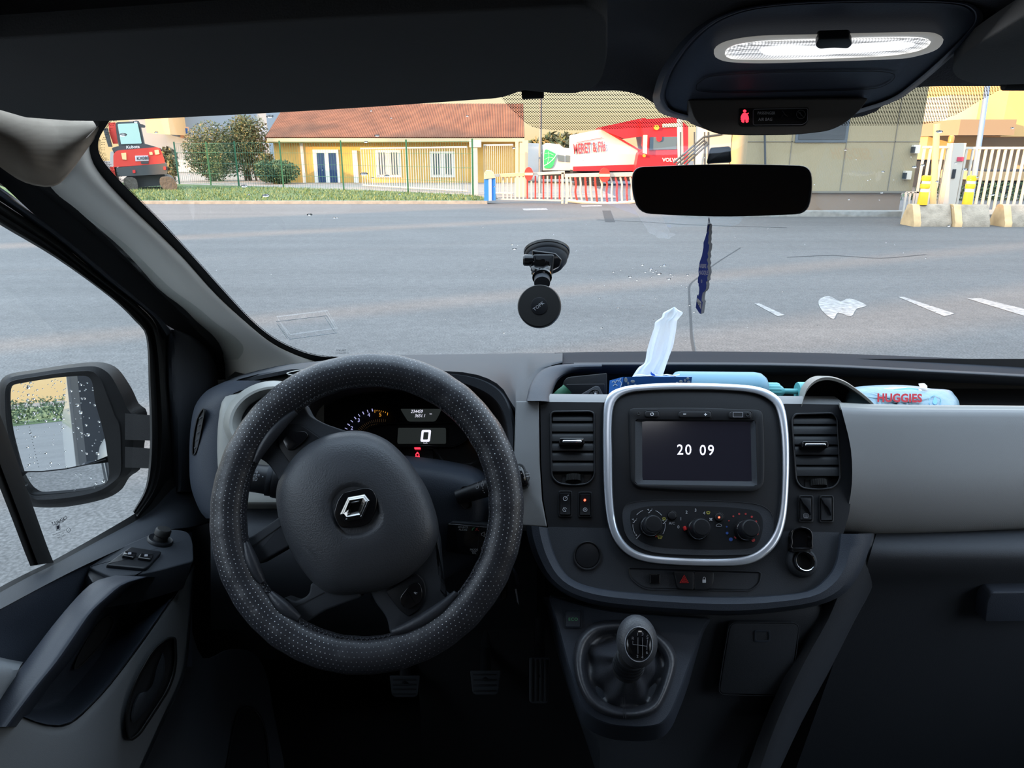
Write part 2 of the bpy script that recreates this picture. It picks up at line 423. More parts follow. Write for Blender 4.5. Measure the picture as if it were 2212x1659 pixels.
M_ = {}
def defmats():
    P = M_
    P['dark'] = mat('dark_grained_plastic', (.027, .0305, .037), .6, bump=('noise', 900, .35, .0006), spec=.28)
    P['dark2'] = mat('satin_black_plastic', (.0085, .0095, .012), .42, bump=('noise', 1200, .15, .0004), spec=.35)
    P['blackg'] = mat('gloss_black_plastic', (.006, .006, .007), .12)
    P['black'] = mat('matt_black_plastic', (.006, .0065, .008), .75)
    P['navy'] = mat('slate_grained_plastic', (.027, .033, .045), .58, bump=('noise', 700, .4, .0007), spec=.28)
    P['rubber'] = mat('black_rubber', (.006, .006, .006), .6)
    P['grey'] = mat('grey_textured_panel', (.175, .18, .185), .55, bump=('twill', 420, .28, .0005), spec=.35)
    P['handle'] = mat('dark_blue_black_plastic', (.018, .022, .032), .5, bump=('noise', 700, .3, .0006), spec=.3)
    P['slate'] = mat('slate_grey_ceiling_plastic', (.075, .090, .125), .55, bump=('noise', 700, .3, .0006), spec=.3)
    P['pod'] = mat('warm_charcoal_plastic', (.075, .070, .065), .6, bump=('noise', 900, .3, .0005), spec=.3)
    P['greyp'] = mat('warm_grey_plastic', (.225, .225, .21), .5, bump=('noise', 900, .2, .0005))
    P['pillar'] = mat('light_grey_pillar_plastic', (.88, .86, .81), .5, bump=('noise', 1000, .12, .0004))
    P['greydoor'] = mat('grey_door_cloth_panel', (.135, .145, .155), .7, bump=('noise', 1100, .4, .0005), spec=.3)
    P['badge'] = mat('dark_chrome', (.30, .29, .28), .16, metal=1)
    P['bulkhead'] = mat('grey_bulkhead_lining', (.17, .17, .17), .8)
    P['pad'] = mat('dark_soft_dash_top', (.014, .016, .021), .8, bump=('noise', 900, .35, .0006), spec=.10)
    P['silver'] = mat('satin_silver', (.70, .75, .84), .32, metal=.8)
    P['chrome'] = mat('chrome', (.80, .82, .85), .08, metal=1)
    P['fabric'] = mat('grey_ribbed_headliner_cloth', (.46, .385, .31), .9, bump=('wz', 620, .9, .0014), spec=.2)
    P['roof'] = mat('charcoal_headliner_felt', (.12, .12, .13), .95, bump=('noise', 500, .8, .001), spec=.1)
    P['visor'] = mat('charcoal_visor_cloth', (.095, .095, .095), .95, bump=('noise', 700, .5, .0008), spec=.1)
    P['hub'] = mat('soft_charcoal_leather_grain', (.041, .044, .051), .46, bump=('voronoi', 620, .5, .0006))
    P['leather'] = mat('black_leather', (.024, .026, .032), .40, bump=('voronoi', 420, .35, .0006))
    P['white'] = mat('white_marking', (.75, .75, .78), .6)
    P['mark'] = mat('pale_grey_marking', (.42, .43, .46), .6)
    P['mark2'] = mat('grey_engraving', (.22, .22, .24), .5)
    P['markdim'] = mat('dim_grey_marking', (.16, .16, .18), .6)
    P['red'] = mat('red_marking', (.55, .02, .02), .5)
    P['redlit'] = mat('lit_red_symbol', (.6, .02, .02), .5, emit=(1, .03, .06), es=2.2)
    P['redled'] = mat('lit_red_led', (.6, .02, .02), .5, emit=(1, .12, .06), es=3)
    P['whitelit'] = mat('lit_white_digits', (.6, .6, .7), .5, emit=(.85, .85, 1), es=1.1)
    P['violetlit'] = mat('lit_violet_digits', (.5, .5, .7), .5, emit=(.55, .55, 1), es=.75)
    P['amberlit'] = mat('lit_amber_marks', (.6, .3, .05), .5, emit=(1, .42, .04), es=.8)
    P['amberdim'] = mat('dim_amber_marks', (.2, .12, .04), .5, emit=(1, .6, .3), es=.05)
    P['lcd'] = mat('dark_lcd_glass', (.012, .016, .016), .25, emit=(.35, .42, .42), es=.05)
    P['screen'] = mat('screen_glass', (.008, .008, .012), .16, emit=(.3, .3, .5), es=.018)
    P['lampglow'] = mat('lit_lamp_lens', (.9, .9, .9), .3, emit=(.93, .96, 1), es=1.25)
    P['lampframe'] = mat('translucent_lamp_frame', (.75, .73, .68), .3, emit=(1, .97, .9), es=.18)
    P['yellowm'] = mat('yellow_marking', (.5, .45, .08), .5)
    P['bluem'] = mat('blue_marking', (.03, .08, .3), .5)
    P['redm'] = mat('dull_red_marking', (.35, .03, .03), .5)
    P['greenm'] = mat('dull_green_marking', (.08, .35, .15), .5)
# ================================================================== planes of the cab
WS = Plane((0, .78, 1.81), (0, -.62, -.78))                  # windscreen
WS = plane3(Vector((0, .78, 1.81)), Vector((1, .78, 1.81)), Vector((0, 1.32, 1.38)))
SP = plane3(D(1505, 840, .995), D(1505, 1205, .925), D(1800, 1020, .958))   # centre stack face
KP = plane3(D(700, 900, 1.13), D(1100, 900, 1.13), D(900, 1050, 1.08))      # instruments
QC = D(790, 1105, .90); QP = Plane(QC, (FV - UV_*((829.5-1105)/FPX)*-1.0)*-1.0)     # steering wheel, square across the van
SX = -.62                                                    # side glass

# ================================================================== centre stack
def air_vent(fr, x0, x1, ys, knob, wheel, label, skew=0):
    t = thing('air_vent', label, 'air vent', 'rectangular air vents in the dashboard')
    o = fr; i = inset(o, 4.5)
    MB().ring(o, i, SP, -.004, .0035, 2).build('vent_frame', M_['dark2'], t)
    MB().well(i, SP, .002, -.022, 1).build('duct', M_['black'], t)
    for k in range(len(ys)-1):
        a, b = ys[k]+1.3, ys[k+1]-1.0; m = MB(); s0 = skew*k/6
        l, r_ = x0+s0+(3 if k == 0 else 0), x1+s0-(3 if k == 0 else 0)
        q = []
        for (yy, hh) in ((a-.3, -.006), (a+1, -.0025), (b-2, -.0003), (b, -.001), (b+.5, -.005)):
            q.append([SP.p(l, yy, hh), SP.p(r_, yy, hh)])
        m.grid(q, sub=(2, 1), th=.002)
        m.build('slat', M_['dark2'], t)
    x, y, X, Y = knob
    kb = MB().plate(rect(x, y, X, Y, 5), SP, -.004, .011, 3).build('vent_tab', M_['blackg'], t)
    MB().plate(rect(x+7, y+5, X-6, Y-4, 4), SP, .008, .0135, 2.5).build('chrome_insert', M_['chrome'], kb)
    x, y, X, Y = wheel
    bt_ = [q for q in inset(i, 1.2) if q[1] > ys[-1]+2]; lo_ = sorted(bt_, key=lambda q: q[0]); 
    bt_ = [(min(q[0] for q in bt_), ys[-1]+1.5)]+[q for q in lo_]+[(max(q[0] for q in bt_), ys[-1]+1.5)]
    MB().plate(bt_, SP, -.02, -.0075, 0).build('lower_trim', M_['dark2'], t)
    MB().plate(rect(x-6, y-4, X+6, Y+4, 4), SP, -.012, -.006, 1).build('wheel_housing', M_['black'], t)
    m = MB(); c = (SP.p(x, (y+Y)/2, -.010)+SP.p(X, (y+Y)/2, -.010))/2; hw = (SP.p(X, y)-SP.p(x, y)).length/2
    n = 26
    m.loops([[c+SP.n*(.0165*sin(pi*k/n)*(.92 if k % 2 else 1))+SP.u*(hw*-cos(pi*k/n)*1.0)+SP.v*vv for k in range(n+1)] for vv in (-.0042, .0042)], False)
    m.loops([[c+SP.u*(hw*-cos(pi*k/n))+SP.v*vv for k in range(n+1)] for vv in (-.0042,)]+[[c+SP.n*(.0165*sin(pi*k/n))+SP.u*(hw*-cos(pi*k/n))-SP.v*.0042 for k in range(n+1)]], False)
    m.build('thumbwheel', M_['rubber'], t)
    return t

def person_icon(x, y, s=1): # little seated person used by the heater symbols
    return [[(x-2*s, y+3*s), (x, y+2.4*s), (x+1.5*s, y), (x+3*s, y-1*s)], [(x+3*s, y-3*s), (x+3.6*s, y-3.6*s)]]

LV = rnd([(1187, 893, 14), (1194, 887, 10), (1276, 886, 12), (1286, 892, 12), (1287, 1030, 20), (1272, 1047, 20), (1237, 1051, 60), (1204, 1046, 20), (1189, 1030, 20)], 12)
RVN = rnd([(1708, 905, 14), (1716, 892, 12), (1800, 890, 14), (1811, 902, 12), (1818, 1035, 20), (1803, 1056, 20), (1765, 1060, 60), (1731, 1056, 20), (1718, 1040, 20)], 12)
def build_stack():
    t = thing('centre_console', 'dark centre console carrying the screen, vents and heater controls in the middle of the dashboard', 'console')
    # upper vent panel, both sides of the oval
    top = [(1167, 866), (1305, 866), (1340, 850), (1660, 850), (1700, 872), (1822, 872)]
    pan = [(1167, 868), (1820, 874), (1832, 884), (1839, 920), (1843, 989), (1841, 1060), (1834, 1110), (1822, 1154), (1184, 1140), (1174, 1080), (1169, 1000)]
    lf = rnd([(1167, 868), (1320, 870), (1320, 1142), (1184, 1140), (1174, 1080), (1169, 1000)], 4)
    rf = rnd([(1690, 872), (1820, 874), (1832, 884), (1839, 920), (1843, 989), (1841, 1060), (1834, 1110), (1822, 1154), (1690, 1150)], 5)
    MB().ring(lf, inset(LV, 3), SP, -.05, 0, 0, n=220).build('vent_panel', M_['dark2'], t)
    MB().ring(rf, inset(RVN, 3), SP, -.05, 0, 0, n=220).build('vent_panel', M_['dark2'], t)
    # ledge on top
    m = MB(); a = [SP.p(x, 868+(x-1167)*.009, -.0005) for x in (1167, 1240, 1310, 1505, 1700, 1760, 1822)]
    b = [SP.p(x, 868+(x-1167)*.009, -.0005)+Vector((0, .030, .0015)) for x in (1167, 1240, 1310, 1505, 1700, 1760, 1822)]
    m.grid([a, [(p+q)/2+Vector((0, 0, .0015)) for p, q in zip(a, b)], b], sub=(2, 2), th=.01, tdir=(0, 0, -1)); m.build('top_ledge', M_['grey'], t)
    # grille teeth at the ledge left end
    m = MB()
    for k in range(6):
        c = SP.p(1213+k*13, 862, -.03); m.obox(c, (RV, (0, 1, 0), (0, 0, 1)), (.0028, .004, .0024))
    m.build('ledge_grille', M_['rubber'], t)
    # oval body
    out = cr([(1303, 980), (1303, 915), (1306, 870), (1318, 848), (1345, 836), (1380, 831), (1453, 827), (1561, 829), (1629, 834), (1669, 848), (1692, 872), (1702, 920), (1705, 985), (1703, 1061), (1697, 1122), (1683, 1167), (1655, 1200), (1615, 1219), (1552, 1223), (1450, 1220), (1388, 1212), (1350, 1194), (1325, 1164), (1312, 1124), (1305, 1060)], 4, True)
    inn = cr([(1322, 980), (1321, 930), (1324, 885), (1334, 862), (1355, 850), (1385, 845), (1453, 842), (1561, 843), (1625, 849), (1658, 862), (1676, 882), (1686, 925), (1690, 985), (1689, 1061), (1683, 1116), (1669, 1156), (1643, 1186), (1608, 1202), (1550, 1207), (1452, 1204), (1394, 1197), (1359, 1180), (1338, 1152), (1328, 1116), (1323, 1060)], 4, True)
    MB().plate(out, SP, -.03, .010, 3, back=True).build('oval_body', M_['dark2'], t)
    MB().ring(out, inn, SP, .006, .020, 5, n=140).build('silver_surround', M_['silver'], t)
    MB().ring(inset(inn, -.3), inset(inn, 2.2), SP, .009, .0145, 0, n=140).build('surround_gap', M_['black'], t)
    MB().plate(inset(inn, 2), SP, .004, .0150, 2).build('oval_face', M_['dark2'], t)
    # grey trim strip beside the wheel
    g = [(1114, 866), (1164, 866), (1166, 1000), (1171, 1080), (1182, 1138), (1105, 1133), (1110, 1000)]
    MB().plate(rnd(g, 4), SP, -.06, .001, 3).build('grey_strip', M_['grey'], t)
    # switch pairs
    for (x0, y0, x1, y1, kind) in ((1210, 1064, 1232, 1113, 0), (1253, 1066, 1275, 1114, 1), (1729, 1074, 1753, 1124, 2), (1774, 1074, 1797, 1125, 3)):
        h = MB().ring(rect(x0-4, y0-4, x1+4, y1+4, 4), rect(x0-1, y0-1, x1+1, y1+1, 2), SP, -.001, .0022, 1, n=48).build('switch_housing', M_['dark2'], t)
        m = MB()
        ym = (y0+y1)/2
        rows = [[SP.p(x0, y0, .001), SP.p(x1, y0, .001)], [SP.p(x0, y0+2, .0065), SP.p(x1, y0+2, .0065)], [SP.p(x0, ym, .003), SP.p(x1, ym, .003)], [SP.p(x0, y1-2, .0042), SP.p(x1, y1-2, .0042)], [SP.p(x0, y1, -.001), SP.p(x1, y1, -.001)]]
        m.grid(rows, sub=(1, 1), th=.004)
        s = m.build('rocker_switch', M_['dark2'], t)
        cx = (x0+x1)/2
        if kind == 0:
            MB().stroke([ell(cx, 1077, 4.5, 4.5, 14)], .9, SP, .0066, closed=True).stroke([[(cx, 1077), (cx+3, 1073)], [(cx+5, 1072), (cx+7, 1069)]], .9, SP, .0066).stroke([ell(cx-1, 1101, 4.3, 4.3, 14)[2:]], .9, SP, .0055).stroke([[(cx-4, 1096), (cx+2, 1105)]], .9, SP, .0055).build('symbol', M_['mark'], s)
        if kind == 1:
            MB().plate(ell(cx-.5, 1080, 2.4, 2.4, 12), SP, .004, .0068).build('indicator_light', M_['redled'], s)
            MB().stroke([ell(cx, 1101, 4.2, 4.2, 14)], .9, SP, .0052, closed=True).text('A', cx, 1101, 5, SP, .0052).build('symbol', M_['mark'], s)
        if kind == 2:
            MB().plate(ell(cx, 1089, 1.8, 1.8, 10), SP, .003, .006).stroke([rect(cx-5, 1110, cx+5, 1118, 1, 1)], .9, SP, .0055, closed=True).stroke([[(cx-2.5, 1112), (cx-2.5, 1120)], [(cx, 1112), (cx, 1120)], [(cx+2.5, 1112), (cx+2.5, 1120)]], .8, SP, .0056).build('symbol', M_['markdim'], s)
        if kind >= 2:
            w = cr([(x0+1, y0+3), (x0+7, y0+14), (x0+16, y0+24), (x1-1, y1-12)], 4)
            MB().plate(w+[(x1-1, y0+3)], SP, .002, .0070, .8).build('raised_ridge', M_['dark2'], s)
    # lower bowl
    inner = cr([(1183, 1140), (1187, 1160), (1197, 1195), (1219, 1236), (1253, 1260), (1312, 1274), (1400, 1282), (1483, 1287), (1570, 1289), (1655, 1287), (1741, 1277), (1779, 1253), (1800, 1225), (1809, 1190), (1813, 1153)], 3)
    outer = cr([(1136, 1134), (1141, 1165), (1156, 1208), (1183, 1253), (1228, 1287), (1296, 1308), (1390, 1319), (1483, 1325), (1570, 1329), (1660, 1324), (1765, 1308), (1826, 1280), (1860, 1232), (1876, 1190), (1884, 1154)], 3)
    m = MB(); n = len(inner)
    A = [SP.p(x, y, .002) for x, y in inner]; B = [SP.p(x, y, .004) for x, y in outer]
    prof = ((0, .002, 0), (.06, .010, 0), (.4, .016, 0), (.75, .014, 0), (.95, .004, 0), (1.0, -.012, 0), (1.01, -.06, 0))
    rows = []
    for f, h, _ in prof:
        rows.append([SP.p(a[0]+(b[0]-a[0])*f, a[1]+(b[1]-a[1])*f, h) for a, b in zip(inner, outer)])
    m.loops(rows, False); m.build('bowl_trim', M_['navy'], t)
    MB().plate([(1183, 1138)]+inner+[(1813, 1150)], SP, -.03, .002).build('lower_face', M_['dark'], t)
    pk = rnd([(1357, 1227), (1643, 1236), (1641, 1258, 10), (1622, 1275, 10), (1390, 1272, 25), (1362, 1248, 8)], 4)
    MB().ring(inset(pk, -2), pk, SP, .0015, .0035, .8).build('pocket_lip', M_['dark'], t)
    MB().well(pk, SP, .0035, -.0, 6).build('shallow_pocket', M_['dark2'], t)
    MB().plate(rect(1404, 1240, 1426, 1261, 2), SP, .000, .006, 1).stroke([[(1410, 1250), (1421, 1250)]], 1.2, SP, .0068, 0).build('usb_socket', M_['blackg'], t)
    b1 = MB().plate(rnd([(1456, 1234), (1498.5, 1235), (1498.5, 1274), (1464, 1272, 8)], 4), SP, .001, .0085, 1.6).build('hazard_button', M_['dark2'], t)
    tri = lambda r, dy=0: [(1478, 1252-r+dy), (1478+r*.95, 1252+r*.72+dy), (1478-r*.95, 1252+r*.72+dy)]
    MB().stroke([tri(9.5)], 1.5, SP, .0092, closed=True).stroke([tri(5.4, .5)], 1.2, SP, .0092, closed=True).stroke([tri(2, .8)], 1, SP, .0092, closed=True).build('hazard_triangle', M_['red'], b1)
    b2 = MB().plate(rnd([(1500, 1235), (1542, 1236), (1541, 1262, 12), (1530, 1275, 10), (1500, 1274)], 4), SP, .001, .0085, 1.6).build('lock_button', M_['dark2'], t)
    MB().plate(rect(1517.5, 1252, 1525, 1259, 1), SP, .007, .0092).stroke([cr([(1518.7, 1253), (1518.7, 1249), (1521.3, 1246.5), (1524, 1249), (1524, 1253)], 3)], 1.1, SP, .0092).build('padlock_symbol', M_['mark'], b2)
    # round blank
    MB().ring(ell(1269, 1201, 31, 32, 40), ell(1269, 1200, 27, 28, 40), SP, .001, .0045, 1.5, n=64).plate(ell(1269, 1200, 26, 27, 40), SP, -.002, .003, 1.5).build('blanking_cap', M_['dark2'], t)
    return t

def build_radio():
    global SP
    keep = SP; SP = Plane(SP.o+SP.n*.0028, SP.n)
    try: return radio_()
    finally: SP = keep
def radio_():
    t = thing('radio_display', 'built-in touch screen radio showing 20 09 inside the silver oval', 'radio')
    o = rnd([(1359, 882, 9), (1500, 880, 80), (1647, 886, 12), (1651, 960, 60), (1650, 1062, 30), (1500, 1060, 60), (1364, 1052, 26)], 10)
    MB().ring(inset(o, -1.6), inset(o, .6), SP, .0135, .0155, 0, n=120).build('bezel_gap', M_['black'], t)
    sc = rnd([(1387, 910), (1621, 911), (1624, 1040), (1387.5, 1037)], 1)
    so_ = rnd([(1372, 906), (1632, 908), (1636, 1050), (1372, 1046)], 4)
    MB().ring(o, so_, SP, .014, .0175, 1.0, n=120).build('bezel', M_['dark2'], t)
    MB().loops([[SP.p(x, y, .0175) for x, y in resample(so_, 80, True)], [SP.p(x, y, .0137) for x, y in resample(sc, 80, True)]]).build('screen_recess', M_['dark'], t)
    s = MB().plate(inset(sc, -1), SP, .010, .0136).build('screen', M_['screen'], t)
    MB().text('20', 1478, 972.5, 22, SP, .0141, sp=1.2, bold=.006, sx=.92).text('09', 1527, 973.5, 22, SP, .0141, sp=1.2, bold=.006, sx=.92).build('clock_digits', M_['whitelit'], s)
    for (x0, y0, x1, y1, nm) in ((1393, 887, 1424, 901.5, 'power_button'), (1466, 888, 1537, 902.5, 'volume_button'), (1575, 888, 1624, 904, 'socket_cover')):
        MB().ring(rect(x0-1.5, y0-1.5, x1+1.5, y1+1.5, 8), rect(x0, y0, x1, y1, 7), SP, .0165, .0183, .5, n=60).build('button_rim', M_['black'], t)
        b = MB().plate(rect(x0, y0, x1, y1, 7), SP, .015, .0202, 2.5).build(nm, M_['dark2'], t)
        if nm[0] == 'p':
            MB().stroke([ell(1408.5, 894.5, 3.2, 3.2, 16, -pi/2+.5)[0:14]], 1.1, SP, .0206).stroke([[(1408.5, 890), (1408.5, 894)]], 1.1, SP, .0206).build('power_symbol', M_['white'], b)
        elif nm[0] == 'v':
            MB().stroke([[(1476, 894.5), (1482, 894.5)], [(1521, 895.3), (1527, 895.3)], [(1524, 892.3), (1524, 898.3)]], 1.5, SP, .0206).build('symbols', M_['white'], b)
        else:
            MB().plate(rect(1584, 891, 1604, 900.5, 1), SP, .0185, .0206).build('usb_slot', M_['black'], b)
            MB().ring(rect(1583, 890, 1605, 901.5, 1), rect(1584.5, 891.5, 1603.5, 900, 1), SP, .0195, .0210, 0, n=40).build('slot_rim', M_['markdim'], b)
            MB().ring(ell(1615, 896, 4.5, 4.5, 20), ell(1615, 896, 2.4, 2.4, 20), SP, .019, .021, .5, n=24).build('jack', M_['dark2'], b)
    MB().ring(ell(1379.5, 893.5, 4, 4, 20), ell(1379.5, 893.5, 1.8, 1.8, 20), SP, .017, .0182, .5, n=24).build('microphone', M_['black'], t)
    return t

def build_heater():
    t = thing('heater_control_panel', 'heater control panel with three round knobs below the screen', 'control panel')
    o = cr([(1358, 1088), (1406, 1081), (1490, 1081), (1578, 1084), (1640, 1091), (1665, 1108), (1671, 1130), (1668, 1155), (1655, 1182), (1629, 1196), (1545, 1199), (1457, 1197), (1406, 1191), (1371, 1176), (1352, 1154), (1345, 1120), (1347, 1100)], 4, True)
    i = cr([(1370, 1101), (1410, 1093), (1490, 1093), (1575, 1096), (1630, 1103), (1645, 1116), (1648, 1134), (1645, 1155), (1635, 1176), (1615, 1185), (1545, 1187), (1460, 1185), (1412, 1180), (1382, 1168), (1368, 1150), (1362, 1128), (1362, 1110)], 4, True)
    MB().ring(inset(o, -1), o, SP, .012, .0165, .4, n=110).build('recess_rim', M_['dark2'], t)
    r = lambda q: resample(q, 110, True)
    a, b = r(o), r(i)
    MB().loops([[SP.p(x, y, .016) for x, y in a], [SP.p(x, y, .0155) for x, y in inset(a, 4)], [SP.p(x, y, .0152) for x, y in b]], cap1=False).build('recess', M_['dark'], t)
    f = MB().plate(i, SP, .006, .0154).build('face', M_['dark2'], t)
    m = MB(); h = .016
    c = (1402, 1135)
    for a0, a1 in ((112, 142), (38, 68), (-32, 8), (176, 212)):
        m.stroke([[(c[0]+35*cos(radians(q)), c[1]-35*sin(radians(q))) for q in range(a0, a1+1, 4)]], .9, SP, h)
    for px, py in ((1369, 1125), (1402, 1104), (1376, 1159), (1434, 1127)):
        m.stroke([[(px-2, py+4), (px+1, py+3), (px+3, py-1), (px+6, py-2)], [(px+6, py-5), (px+6.8, py-4)]], 1.2, SP, h)
        m.stroke([[(px-4, py-4), (px-1, py-2)], [(px-1, py-5), (px-1, py-1)]], .9, SP, h)
    m.text('A/C', 1451.5, 1130.5, 5.5, SP, h).text('0', 1465.5, 1138.5, 6.5, SP, h).text('1', 1470.7, 1121, 6.5, SP, h).text('2', 1483, 1106.7, 6.5, SP, h).text('3', 1502.6, 1102.4, 6.5, SP, h).text('4', 1521, 1108.6, 6.5, SP, h)
    for q in range(4):
        an = pi/4+q*pi/2; m.plate(ell(1535.7+2.2*cos(an), 1121.8+2.2*sin(an), 1.9, 1.1, 10, an), SP, .0150, h)
    m.stroke([cr([(1547, 1136), (1549, 1133), (1553, 1131.5), (1557, 1133), (1559, 1135), (1557, 1137), (1549, 1137)], 3, True)], .8, SP, h, closed=True)
    m.build('white_markings', M_['mark'], f)
    for x, y, w in ((1529.8, 1108, 4), (1434.5, 1121, 3.5), (1425.5, 1160.5, 5.5)):
        m = MB()
        m.stroke([[(x-w, y-2), (x, y-3), (x+w, y-2), (x+w*.6, y+2), (x-w*.6, y+2)]], .9, SP, h, closed=True)
        m.stroke([[(x-w*.4, y-1), (x-w*.4, y+w*.7)], [(x+w*.4, y-1), (x+w*.4, y+w*.7)]], .8, SP, h)
        m.build('demist_symbol', M_['yellowm'], f)
    m = MB()
    for x, y, r_ in ((1482, 378, 1.4), (1538, 322, 1.9), (1612, 292, 2), (1693, 292, 2.1), (1770, 328, 2.3), (1824, 388, 2.4), (1850, 465, 2.8), (1838, 542, 2.9), (1787, 620, 4.1)):
        m.plate(ell(1320+x/5.821, 1060+y/5.821, r_, r_, 14), SP, .015, h)
    m.build('red_dots', M_['redm'], f)
    m = MB()
    for x, y, r_ in ((1455, 453, 1.6), (1460, 533, 2.9), (1507, 612, 4)): m.plate(ell(1320+x/5.821, 1060+y/5.821, r_, r_, 14), SP, .015, h)
    m.build('blue_dots', M_['bluem'], f)
    for cx, cy, an in ((1404, 1137, -50), (1505.5, 1144, 175), (1608.6, 1146, 235)):
        c = SP.p(cx, cy, .015); s = (SP.p(cx+1, cy, .015)-c).length; ax = (SP.n+(CAM-c).normalized()*.0)
        k = MB().lathe([(24*s, 0), (24*s, .006), (22.5*s, .0095), (20*s, .011)], c-SP.n*.001, ax, 40).build('knob_skirt', M_['blackg'], f)
        m = MB().lathe([(19.6*s, .010), (19.3*s, .022), (18.2*s, .0255), (16*s, .0268), (0.2*s, .0272)], c, ax, 40)
        kn = m.build('control_knob', M_['dark2'], f)
    # pointer marks and push buttons
    MB().plate(rnd([(1477, 1137), (1481, 1136), (1484, 1144), (1480, 1146)], 1.5), SP, .015, .0225, .5).build('red_pointer', M_['red'], f)
    MB().stroke([[(1416, 1160), (1419, 1157.5)]], 2, SP, .0222).stroke([[(1586, 1159), (1590, 1163)]], 2, SP, .0222).build('orange_pointers', M_['redm'], f)
    for cx, cy, lit in ((1452, 1113.5, 0), (1553.6, 1117, 1)):
        MB().ring(ell(cx, cy, 10.4, 10.4, 28), ell(cx, cy, 9, 9, 28), SP, .015, .0165, .5, n=36).build('button_collar', M_['blackg'], f)
        b = MB().plate(ell(cx, cy, 8.8, 8.8, 28), SP, .014, .0185, 1.5).build('round_button', M_['dark2'], t)
        if lit: MB().plate(ell(cx, cy+.5, 2.2, 2.2, 12), SP, .017, .0190).build('indicator_light', M_['redled'], b)
    return t

def build_power_socket():
    t = thing('power_socket', 'round 12 volt power socket with chrome ring and open black lid', 'power socket')
    c = SP.p(1730, 1214, .002); s = (SP.p(1731, 1214, .002)-c).length; n = SP.n
    MB().lathe([(33*s, 0), (33*s, .003), (30*s, .008), (25*s, .010), (22*s, .008), (21*s, .004)], c, n, 44, cap1=False).build('bezel', M_['dark'], t)
    MB().lathe([(21*s, .004), (21*s, .0145), (20*s, .016), (18.8*s, .0155), (18*s, .012)], c, n, 44, cap1=False).build('barrel', [M_['chrome']], t)
    MB().lathe([(18*s, .0125), (17.4*s, .0035), (.5*s, .003)], c, n, 30, cap1=True).build('socket_bore', M_['rubber'], t)
    lo = cr([(1710, 1186), (1709, 1172), (1708, 1158), (1713, 1144), (1732, 1138), (1750, 1144), (1756, 1158), (1755, 1172), (1753, 1186)], 4, True)
    MB().plate(lo, SP, .004, .013, 2).ring(lo, inset(lo, 3.5), SP, .012, .019, 1, n=60).build('open_lid', M_['blackg'], t)
    MB().plate(rect(1712, 1183, 1753, 1192, 3), SP, .004, .016, 2).build('hinge', M_['dark2'], t)
    return t

